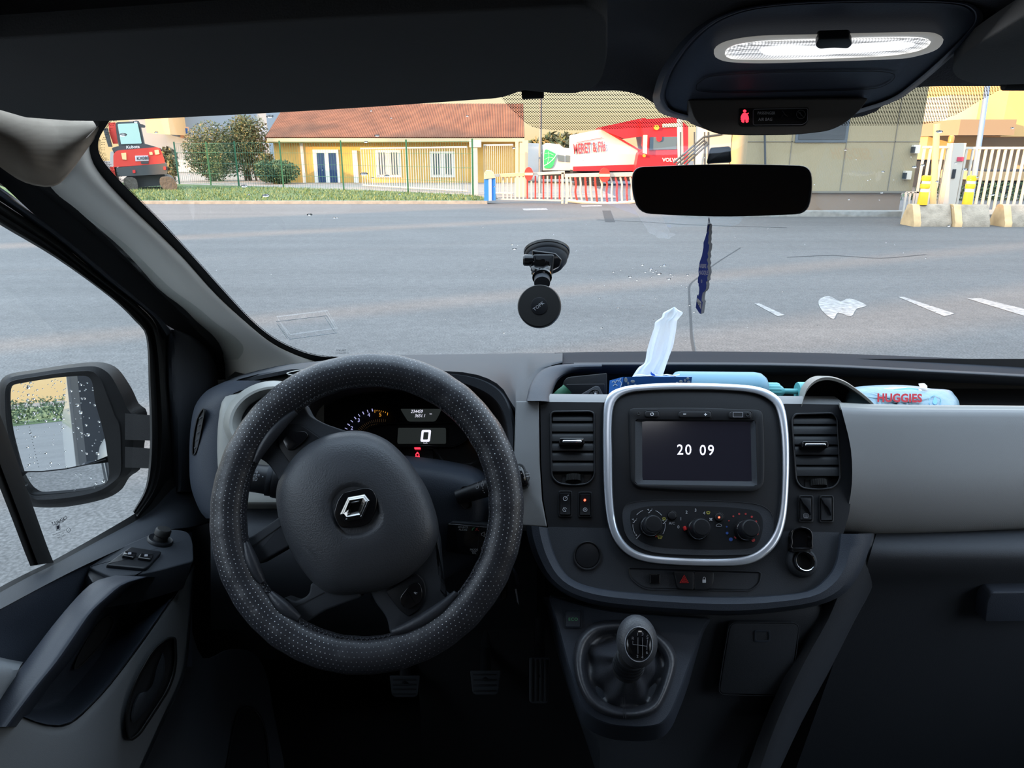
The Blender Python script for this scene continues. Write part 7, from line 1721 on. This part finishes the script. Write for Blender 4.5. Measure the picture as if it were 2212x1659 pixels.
    for k in range(22): leafy(m, (X+rr.uniform(-.3, .3)*(1.3-k*.04), -31+rr.uniform(-.4, .4), 1.6+k*.27), (.55-k*.018, .5, .42), 60, .11, rr, hollow=0)
    m.build('foliage', lm, t, flat=True); MB().tube([(X, -31, 0), (X, -31, 7)], [.09, .03], 8).build('trunk', MATS['bark'], t)
    t = thing('yard_tree', 'second green tree reflected nearer the van side in the door mirror', 'tree')
    m = MB(); X = -2.9
    for k in range(22): leafy(m, (X+rr.uniform(-.3, .3)*(1.3-k*.04), -34+rr.uniform(-.4, .4), 1.6+k*.3), (.5-k*.015, .5, .4), 45, .11, rr, hollow=0)
    m.build('foliage', lm, t, flat=True); MB().tube([(X, -34, 0), (X, -34, 8)], [.11, .03], 8).build('trunk', MATS['bark'], t)

def build_digger():
    t = thing('excavator', 'red and black tracked excavator with a glazed cab parked on the grass', 'excavator')
    Y = 32.5; red = mat('digger_red', (.62, .045, .03), .45); blk = mat('digger_grey', (.045, .05, .055), .55); trk = mat('muddy_track', (.075, .065, .055), .9, bump=('noise', 8, 1, .05))
    f = lambda x, y: (200+x/4.424, 220+y/4.424)
    def P(x, y, dy=0): p = f(x, y); return atY(p[0], p[1], Y+dy)
    def ext(m, o, d0, d1, mi=0): # outline in crop pixels, extruded in depth
        A = [P(x, y, d0) for x, y in o]; B = [a+Vector((-.46*(d1-d0), d1-d0, 0)) for a in A]
        return m.loops([A, B], True, True, True, mi)
    def bx(nm, o, d0, d1, ma, par=t): return ext(MB(), o, d0, d1).build(nm, ma, par)
    body = bx('counterweight', rnd([(198, 500, 30), (230, 465, 30), (640, 430, 40), (690, 560, 20), (690, 590), (200, 625)], 6), -.2, 1.6, red)
    bx('upper_cowl', rnd([(178, 440, 30), (240, 425), (500, 400), (655, 445, 20), (670, 470), (200, 480)], 6), -.1, 2.0, blk)
    bx('lower_skirt', rnd([(222, 630, 20), (700, 585, 20), (715, 610), (715, 690, 20), (240, 715, 20)], 6), -.3, 2.0, blk)
    bx('left_flank', rnd([(160, 625), (205, 620), (230, 760), (215, 760)], 6), -.2, 1.8, red)
    cab = bx('cab', rnd([(215, 195, 30), (445, 185, 20), (495, 410), (250, 425)], 6), .1, 1.6, blk)
    bx('rear_window', rnd([(238, 212, 14), (430, 202, 14), (470, 398, 8), (272, 405, 8)], 6), .04, .1, mat('green_cab_glass', (.42, .60, .55), .15), cab)
    bx('boom', [(150, 200), (215, 195), (240, 400), (195, 400), (160, 300)], 1.2, 1.6, red)
    bx('boom_guard', [(100, 260), (140, 250), (185, 430), (150, 430)], 1.0, 1.4, blk)
    bx('mirror_arm', rnd([(440, 210), (480, 215), (505, 228, 8), (500, 248, 8), (455, 245, 8)], 4), 0, .1, blk)
    bx('left_track', rnd([(280, 720, 60), (420, 720, 60), (440, 850, 50), (320, 850, 60)], 6), -.4, 2.4, trk)
    bx('right_track', rnd([(640, 720, 60), (760, 710, 60), (815, 800, 40), (800, 850, 40), (700, 860, 50), (640, 790, 30)], 6), -.5, 2.4, trk)
    bx('undercarriage', [(400, 710), (690, 700), (660, 800), (430, 815)], .2, 1.8, blk)
    bx('left_bumper', rnd([(170, 470, 20), (205, 480), (205, 620), (165, 560)], 4), 0, 1.4, mat('pale_mud', (.42, .44, .42), .8))
    for q in (((272, 490), (320, 485), (325, 555), (285, 550)), ((590, 462), (630, 458), (640, 500), (600, 505)), ((540, 480), (570, 478), (575, 505), (545, 508))):
        bx('lamp', rnd(q, 5), -.24, -.15, mat('lamp_lens_%d' % q[0][0], (.85, .55, .28), .3), body)
    bx('number_plate', rnd([(405, 515), (530, 512), (538, 562), (410, 568)], 4), -.23, -.16, mat('sticker_white', (.6, .55, .6), .5), body)
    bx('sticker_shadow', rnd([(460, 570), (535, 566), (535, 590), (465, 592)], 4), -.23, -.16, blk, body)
    for q in (((380, 652), (408, 650), (410, 680), (385, 682)), ((675, 620), (700, 618), (702, 648), (680, 650))):
        bx('tail_light', rnd(q, 5), -.35, -.28, M_['red'])
    m = MB(); PL = Plane(Vector((0, Y-.13, 0)), (0, -1, 0))
    m.text('Kubota', *f(385, 432), 6.2, PL, 0, rot=.05, sx=1.1, bold=.02); m.build('lettering', mat('white_decal', (.7, .7, .7), .5), t)
    m = MB(); PL = Plane(Vector((0, Y-.26, 0)), (0, -1, 0)); m.text('KX080', *f(480, 540), 6.5, PL, 0, rot=.04, bold=.03); m.build('plate_lettering', blk, body)

def build_barriers():
    wh = mat('barrier_white', (.54, .48, .40), .6); bl = mat('barrier_blue', (.02, .16, .50), .5); rd = mat('barrier_red', (.66, .04, .03), .5)
    Y = 25.2; f = lambda x, y: (1020+x/4.254, 180+y/4.254)
    P = Plane(Vector((0, Y, 0)), (0, -1, 0))
    t = thing('barrier_cabinet', 'blue barrier cabinet with a peach cap at the end of the grass', 'barrier cabinet')
    def bx(nm, o, d0, d1, ma, par=t, fn=f):
        A = [atY(*fn(x, y), Y+d0) for x, y in o]; return MB().loops([A, [a+Vector((0, d1-d0, 0)) for a in A]], True, True, True).build(nm, ma, par)
    bx('cabinet', [(110, 880), (212, 870), (215, 1075), (110, 1080)], -.1, .3, bl); bx('door_strip', [(150, 880), (178, 876), (180, 1078), (152, 1080)], -.13, -.09, mat('pale_blue_panel', (.35, .45, .60), .5))
    bx('cap', rnd([(108, 830, 14), (125, 800, 10), (180, 805, 14), (200, 840), (212, 870), (110, 880)], 4), -.15, .35, mat('peach_cap', (.72, .50, .28), .6))
    t = thing('swing_barrier', 'left white lattice barrier arm with a red disc on top', 'barrier', 'lattice barriers across the entrance')
    bx('top_beam', [(200, 835), (850, 806), (850, 832), (205, 860)], 0, .12, wh, t)
    bx('beam_sleeve', [(250, 832), (560, 818), (560, 850), (250, 862)], -.03, .15, mat('peach_sleeve', (.72, .42, .24), .6), t)
    bx('bottom_rail', [(215, 1055), (835, 1072), (835, 1085), (218, 1068)], 0, .08, wh, t)
    bx('disc', ell(520, 832, 40, 62, 24), -.08, -.03, rd, t); bx('disc_band', rect(482, 822, 558, 845, 4), -.10, -.08, wh, t)
    for k, x in enumerate(range(285, 830, 37)):
        w = 7; c = rd if k % 2 == 0 and x > 500 else wh
        bx('bar', [(x-w, 850), (x+w, 850), (x+w, 1065), (x-w, 1065)], .02, .06, c, t)
    bx('end_post', [(820, 815), (842, 815), (838, 1150), (820, 1150)], 0, .1, wh, t)
    bx('brace', [(190, 990), (205, 985), (235, 1060), (222, 1062)], 0, .06, wh, t)
    t = thing('swing_barrier', 'right lattice barrier arm sagging towards the interior mirror, with a red disc', 'barrier', 'lattice barriers across the entrance')
    g = f
    bx('top_beam', [(850, 832), (1520, 816), (1700, 812), (1700, 850), (1520, 856), (850, 862)], 0, .12, wh, t)
    top = lambda x: 860
    low = lambda x: 1078+26*sin(pi*min(1, max(0, (x-880)/700)))
    A = [atY(*f(x, low(x)), Y+.04) for x in range(880, 1700, 30)]; MB().tube(A, .06, 8).build('bottom_rail', wh, t)
    bx('disc', ell(1217, 842, 50, 66, 26), -.08, -.03, rd, t); bx('disc_band', rect(1168, 832, 1266, 858, 4), -.10, -.08, wh, t)
    for k, x in enumerate(range(900, 1690, 46)):
        c = rd if k % 2 == 1 else wh; bend = 14*sin((x-900)/700*pi)*(1 if x > 1150 else -1)
        Q = [atY(*f(x+bend*0, 862), Y+.04), atY(*f(x+10+bend*.6, 930), Y+.04), atY(*f(x+14*sin((x-900)/300), 1000), Y+.04), atY(*f(x+20, low(x)), Y+.04)]
        MB().tube(cr([tuple(q) for q in Q], 3), .034, 6).build('bar', c, t)
    bx('end_post', [(855, 862), (880, 862), (890, 1010), (870, 1150), (850, 1150), (862, 1010)], 0, .1, wh, t)

def build_trucks():
    f = lambda x, y: (1020+x/4.254, 180+y/4.254)
    def bxx(nm, o, Y, d1, ma, par, fn=f):
        A = [atY(*fn(x, y), Y) for x, y in o]; return MB().loops([A, [a+Vector((0, d1, 0)) for a in A]], True, True, True).build(nm, ma, par)
    wt = mat('lorry_white', (.44, .47, .49), .5); rd = mat('lorry_red', (.60, .02, .03), .4); gr = mat('lorry_green', (.03, .38, .12), .5); dk = mat('tyre_black', (.02, .02, .022), .8); gl = mat('lorry_glass', (.10, .14, .17), .12)
    t = thing('white_lorry', 'white lorry with a green globe emblem parked behind the barrier', 'lorry'); Y = 40
    bxx('trailer', [(505, 548), (620, 552), (618, 800), (505, 800)], Y+1, 3, wt, t)
    cab = bxx('cab', [(655, 570), (690, 548), (800, 560), (840, 590), (930, 600), (930, 800), (655, 800)], Y, 2.4, wt, t)
    bxx('side_window', [(785, 655), (845, 665), (845, 720), (790, 715)], Y-.06, .05, gl, cab); bxx('windscreen', [(860, 660), (930, 670), (930, 720), (862, 722)], Y-.06, .05, gl, cab)
    PL = Plane(Vector((0, Y-.04, 0)), (0, -1, 0)); m = MB().plate([f(*q) for q in cr([(668, 615), (720, 625), (770, 655), (765, 690), (735, 770), (680, 780), (660, 760)], 4, True)], PL, -.02, .02); e_ = m.build('globe_emblem', gr, cab)
    m = MB().stroke([[f(*q) for q in cr([(655, 760), (700, 735), (750, 690), (775, 650)], 4)]], 1.6, PL, .03).stroke([[f(*q) for q in cr([(668, 650), (700, 640), (750, 660)], 4)], [f(*q) for q in cr([(665, 700), (710, 680), (755, 690)], 4)], [f(*q) for q in cr([(700, 625), (705, 680), (690, 740)], 4)]], .6, PL, .03)
    m.build('emblem_lines', mat('pale_mint', (.5, .75, .62), .5), cab)
    bxx('wheels', [(640, 800), (930, 800), (930, 880), (640, 880)], Y+.2, 1.5, dk, t)
    t = thing('red_lorry', 'red cab lorry with a white curtain trailer lettered in red', 'lorry'); Y = 37
    bxx('trailer', rnd([(935, 470, 12), (1160, 425, 10), (1200, 430), (1520, 610), (1520, 800), (930, 800)], 4), Y+.8, 3, wt, t)
    bxx('trailer_front', [(1190, 400), (1560, 320), (1600, 320), (1600, 480), (1400, 510), (1190, 425)], Y+.5, 2.6, rd, t)
    bxx('trailer_skirt', [(930, 765), (1530, 745), (1530, 805), (930, 805)], Y+.7, .4, rd, t)
    bxx('red_stripe', [(1200, 430), (1230, 425), (1560, 620), (1600, 690), (1560, 690), (1520, 615)], Y+.72, .1, rd, t)
    PL = Plane(Vector((0, Y+.74, 0)), (0, -1, 0)); MB().text("MERET & Fils", *f(1078, 595), 21, PL, 0, rot=.10, sx=.42, bold=.02).stroke([[f(960, 545), f(1195, 500)]], 1, PL, 0).build('lettering', mat('sign_red', (.50, .05, .06), .5), t)
    cab = bxx('cab', rnd([(1550, 330, 20), (1890, 310, 20), (1985, 400), (1985, 790), (1500, 790), (1530, 640), (1600, 600)], 4), Y, 2.4, rd, t)
    bxx('windscreen', rnd([(1635, 495, 6), (1888, 490, 6), (1880, 605), (1630, 610)], 3), Y-.08, .07, gl, cab)
    bxx('sun_shield', [(1750, 370), (1890, 365), (1890, 400), (1750, 405)], Y-.08, .07, mat('cream_strip', (.8, .75, .5), .5), cab)
    bxx('door_mirror', rnd([(1575, 475), (1610, 475), (1605, 650), (1570, 640)], 3), Y-.25, .1, mat('cream_mirror', (.7, .62, .4), .5), cab)
    for x, y in ((1695, 405), (1582, 665)): bxx('marker_light', ell(x, y, 24 if x > 1600 else 14, 24 if x > 1600 else 14, 16), Y-.12, .1, mat('amber_lens_%d' % x, (.9, .35, .05), .3), cab)
    bxx('rear_disc', ell(1718, 505, 26, 30, 16), Y-.14, .05, rd, cab)
    PL = Plane(Vector((0, Y-.05, 0)), (0, -1, 0)); MB().text('VOLVO', *f(1825, 705), 7.5, PL, 0, bold=.03).build('cab_lettering', mat('silver_letters', (.7, .66, .64), .4), cab)
    for k, x in enumerate((970, 1030, 1090, 1150)): bxx('wheel', ell(x, 940, 34, 48, 20), Y+.6, .5, dk, t)
    bxx('chassis', [(925, 805), (1530, 805), (1530, 900), (925, 900)], Y+1.2, 2, M_['dark'], t)
    bxx('bumper', [(1500, 790), (1985, 790), (1985, 900), (1500, 900)], Y+.05, 2, rd, t)

def build_factory():
    Y = 21.0
    pc = mat('ribbed_beige_cladding', (.31, .26, .16), .8, bump=('wx', 14, .35, .02)); dk = mat('cladding_seam', (.17, .15, .115), .8)
    t = thing('factory_building', 'beige clad factory wall with a pinkish plinth behind the interior mirror', 'building')
    x0, x1 = xy(1606, Y), xy(1965, Y, 440)
    zt = 7.5; zp = zz(415, Y)
    MB().box(x0, x1, Y, Y+3, zp, zt).build('cladding', pc, t)
    MB().box(x0, x1-.25, Y+.06, Y+2.9, 0, zp).build('plinth', mat('pink_brown_plinth', (.24, .175, .125), .85), t)
    MB().box(x0-.75, x0-.02, Y+1.5, Y+2.9, 0, zt).build('recessed_bay', mat('pale_cladding', (.46, .44, .38), .8), t)
    m = MB()
    for px in (1700, 1816, 1919): m.box(xy(px, Y)-.012, xy(px, Y)+.012, Y-.012, Y, zp, zt)
    m.box(x0, x1, Y-.012, Y, zz(306, Y)-.012, zz(306, Y)+.012); m.box(x0, x1, Y-.03, Y, zp-.02, zp+.03)
    m.build('cladding_seams', dk, t)
    m = MB().box(xy(1706, Y), xy(1816, Y), Y-.03, Y+.01, zz(308, Y), zz(283, Y)+1.0); w = m.build('window', mat('slate_frame', (.08, .10, .12), .5), t)
    MB().box(xy(1712, Y), xy(1810, Y), Y-.045, Y-.03, zz(301, Y), zz(283, Y)+.9).build('pane', mat('factory_glazing', (.05, .06, .07), .25), w)
    for (a, b) in ((1962, 322), (1953, 378)):
        q = thing('wall_lamp', 'small pale box lamp, %s of the two on the factory wall corner' % ('upper' if b < 350 else 'lower'), 'wall lamp')
        MB().box(xy(a-7, Y), xy(a+7, Y), Y-.14, Y-.01, zz(b+9, Y), zz(b-9, Y)).build('box', mat('lamp_box_%d' % b, (.66, .62, .54), .5), q)
        MB().box(xy(a-8, Y), xy(a-4, Y), Y-.16, Y-.02, zz(b+8, Y), zz(b-5, Y)).build('lens', M_['dark'], q)
    # stairs with railings left of the wall
    s = thing('outside_stairs', 'dark metal stair railing beside the red lorry', 'stairs'); mt = mat('dark_steel', (.05, .06, .07), .5); Ys = 22.5
    for k, o in enumerate((0, 10, 20, 30)):
        MB().tube([atY(1455+o*.6, 352+o*.35, Ys), atY(1520+o*.3, 296+o*.5, Ys)], .03, 8).build('rail', mt, s)
    m = MB()
    for px in (1470, 1500, 1522, 1530): m.tube([atY(px, 370, Ys), atY(px, 285, Ys)], .022, 8)
    m.build('balusters', mt, s)
    MB().tube([atY(1520, 296, Ys), atY(1560, 290, Ys)], .03, 8).build('landing_rail', mt, s)
    o = MB().tube([atY(1473, 470, 23.5), atY(1468, 230, 23.5)], .09, 10).build('steel_column', mat('pale_steel', (.48, .50, .50), .5)); tag(o, 'pale grey steel column in front of the red lorry cab', 'column')
    o = MB().tube([atY(1655, 470, Y-.15), atY(1652, 290, Y-.15)], .03, 8).build('downpipe', mt); tag(o, 'dark downpipe on the left part of the factory wall', 'downpipe')
    # kerb
    o = MB().box(xy(1480, 20.4), xy(1972, 20.4, 460), 20.2, 20.6, 0, .14).build('kerb', MATS['pale_concrete']); tag(o, 'white painted kerb along the factory wall', 'kerb')
    o = MB().box(xy(1972, 20.4, 460)+.05, 40, 20.2, 20.5, 0, .10).build('kerb', MATS['pale_concrete']); tag(o, 'pale kerb under the factory gate at the right', 'kerb')
    # gate
    wh = mat('gate_white', (.52, .48, .42), .6); G = 19.6
    def gate(nm, lab, a0, a1, n, ty, by):
        t = thing(nm, lab, 'gate')
        X0, X1 = xy(a0, G), xy(a1, G); zt, zb = zz(ty, G), zz(by, G)
        for k in range(n):
            X = X0+(X1-X0)*k/(n-1); MB().box(X-.028, X+.028, G-.02, G+.02, zb, zt).build('bar', wh, t)
        MB().box(X0-.05, X1+.05, G-.03, G+.03, zt-.06, zt).build('top_rail', wh, t); MB().box(X0-.05, X1+.05, G-.03, G+.03, zb, zb+.12).build('bottom_rail', wh, t)
        return t
    gate('sliding_gate', 'white barred side panel of the factory gate, left of the beacon post', 1984, 2036, 5, 315, 455)
    gate('sliding_gate', 'wide white barred factory gate at the right edge', 2074, 2420, 26, 317, 463)
    m = MB(); m.box(xy(1957, G, 455), xy(1985, G, 455), G-.02, G+.02, .12, .17)
    for k in range(4): m.box(xy(1954+k*9, G, 440)-.02, xy(1954+k*9, G, 440)+.02, G-.02, G+.02, 0, zz(415, G))
    m.box(xy(1954, G, 440), xy(1990, G, 440), G-.02, G+.02, zz(417, G), zz(414, G)); o = m.build('low_railing', wh); tag(o, 'short low white railing at the factory wall corner', 'railing')
    t = thing('gate_post', 'broad white gate post with an orange beacon on top', 'gate post')
    PX0, PX1 = xy(2040, G), xy(2064, G)
    MB().box(PX0-.05, PX1-.02, G-.18, G+.12, 0, zz(309, G)).build('post', wh, t)
    MB().lathe([(.07, 0), (.07, .14), (.05, .17), (.01, .18)], (xy(2055, G, 300), G, zz(308, G)), (0, 0, 1), 20).build('beacon', mat('orange_beacon', (.85, .20, .04), .25), t)
    MB().box(xy(2048, G), xy(2061, G), G-.21, G-.18, zz(348, G), zz(339, G)).build('red_sign', mat('crimson_sign', (.5, .03, .08), .5), t)
    MB().box(xy(2043, G), xy(2050, G), G-.20, G-.18, zz(385, G), zz(365, G)).build('slot', M_['dark'], t)
    # concrete blocks
    cb = mat('rough_concrete', (.33, .275, .21), .9, var=(5, .25), bump=('noise', 30, .6, .02)); cb_lit = mat('sunlit_concrete', (.62, .42, .22), .9, var=(4, .2))
    for k, (a, b, c_, lab) in enumerate(((1962, 2042, 17.8, 'leftmost rough concrete barrier block by the gate'), (2050, 2124, 17.7, 'middle rough concrete barrier block by the gate'), (2156, 2270, 17.7, 'rough concrete barrier block cut by the right window edge'))):
        t = thing('concrete_block', lab, 'concrete block', 'concrete blocks before the gate'); X0, X1 = xy(a, c_, 470), xy(b, c_, 470); h_ = .50
        pr = [(-.30, 0), (-.30, .10), (-.26, .16), (-.24, .22), (-.12, h_-.03), (-.08, h_), (.08, h_), (.12, h_-.03), (.24, .22), (.26, .16), (.30, .10), (.30, 0)]
        MB().loops([[Vector((X, c_+p, q)) for p, q in pr] for X in (X0+.02, X0, X0+.02, X1-.02, X1, X1-.02)][1:5], True, True, True).build('block', cb, t)
        MB().loops([[Vector((X, c_+p*1.03-.004, q*1.01)) for p, q in pr] for X in (X0-.01, X0+.16)], True, True, True).build('sunlit_end', cb_lit, t)  # ochre end sleeve paints the sun falling on the block's left end
    # yellow bollards on the blocks
    ye = mat('traffic_yellow', (.86, .52, .02), .45); wr = mat('reflective_white', (.85, .78, .66), .35)
    for px, nm in ((1994, 'yellow flexible bollard standing on the leftmost concrete block'), (2091, 'yellow flexible bollard standing on the middle concrete block')):
        t = thing('bollard', nm, 'bollard', 'yellow bollards'); c = Vector((xy(px-2, 17.75, 440), 17.75, .49)); H = zz(379, 17.75)-.49
        MB().lathe([(.11, 0), (.11, .03), (.10, H*.42), (.095, H*.44)], c, (0, 0, 1), 24).build('base', ye, t)
        MB().lathe([(.088, H*.43), (.088, H*.56)], c, (0, 0, 1), 24).build('reflective_band', wr, t)
        MB().lathe([(.10, H*.56), (.105, H*.60), (.105, H*.70), (.095, H*.72)], c, (0, 0, 1), 24).build('middle_ring', ye, t)
        MB().lathe([(.088, H*.71), (.088, H*.82)], c, (0, 0, 1), 24).build('reflective_band', wr, t)
        MB().lathe([(.10, H*.82), (.105, H*.86), (.10, H*.97), (.08, H), (.01, H)], c, (0, 0, 1), 24).build('cap', ye, t)
    # poles
    fl = lambda p: Vector((p.x, p.y, 0))
    o = MB().tube([fl(atY(2018, 452, 19.0)), atY(2024, 268, 19.0)], .075, 12).build('pole', mat('ochre_pole', (.70, .48, .22), .6)); tag(o, 'ochre pole behind the leftmost bollard', 'pole')
    o = MB().tube([fl(atY(2094, 455, 21.5)), atY(2138, 150, 21.5)], .07, 12).build('pole', mat('blue_grey_pole', (.30, .40, .55), .5)); tag(o, 'blue-grey lamp pole behind the gate', 'pole')
    # buildings beyond the gate
    t = thing('office_building', 'tall pale orange building beyond the factory gate at the right', 'building'); yb = mat('orange_render', (.60, .37, .15), .85)
    B = 34
    MB().box(xy(2140, B), xy(2700, B), B, B+8, zz(295, B), 12).build('main_wall', yb, t)
    MB().box(xy(2020, B+2), xy(2170, B+2), B+2, B+9, zz(262, B+2), zz(205, B+2)).build('upper_band', mat('grey_beige_render', (.50, .46, .38), .85), t)
    MB().box(xy(2050, B-1), xy(2168, B-1), B-1, B+6, zz(292, B-1), zz(258, B-1)).build('canopy', mat('brown_canopy', (.26, .19, .12), .8), t)
    MB().box(xy(1995, B+3), xy(2700, B+3), B+3, B+9, 0, zz(294, B+3)).build('ground_floor', mat('beige_render', (.52, .42, .30), .85), t)
    MB().box(xy(2000, B+1), xy(2110, B+1), B+1.5, B+4, zz(345, B+1), zz(293, B+1)).build('entrance_box', yb, t)
    MB().box(xy(1990, B+2), xy(2012, B+2), B+2.2, B+3, 0, zz(295, B+2)).build('dark_recess', M_['dark'], t)
    t = thing('truck_box', 'low orange-brown lorry box seen through the gate bars', 'lorry box')
    MB().box(xy(2120, 30), xy(2330, 30), 30, 33, .9, zz(390, 30)).build('box', mat('brown_box', (.46, .30, .16), .8), t); MB().box(xy(2130, 30), xy(2320, 30), 30.2, 32.5, 0, .95).build('chassis', M_['dark'], t)
    rr = random.Random(8); m = MB(); leafy(m, (xy(2180, 27), 27, .2), (4.5, .5, .45), 2200, .08, rr, hollow=0)
    t = thing('shrub_row', 'low green shrubs behind the gate bars', 'shrub'); m.build('foliage', [MATS['leaf_dark'], MATS['leaf_green'], MATS['leaf_mid']], t, flat=True)
# ================================================================== assemble
defmats()
build_shell()
build_out()
build_dash(); build_stack(); build_radio(); build_heater(); build_power_socket()
air_vent(LV, 1191, 1283, [895, 911, 933, 954, 974.5, 996, 1019], (1208, 945, 1263, 960), (1220, 1027, 1256, 1041), 'rectangular air vent with chrome tab between the steering wheel and the screen')
air_vent(RVN, 1711, 1812, [898, 917, 939, 961, 983, 1005, 1029], (1733, 952, 1791, 967), (1745, 1038, 1783, 1051), 'rectangular air vent with chrome tab right of the screen, beside the grey passenger panel', skew=5)
build_side_vent(); build_demist(); build_cluster(); build_column(); build_wheel(); build_gear(); build_pedals()
build_visors(); build_overhead(); build_rear_mirror(); build_phone_holder(); build_freshener(); build_tray_things()
build_door(); build_door_mirror(); build_rain(); build_footwell()
for o in list(THINGS): fin(o)
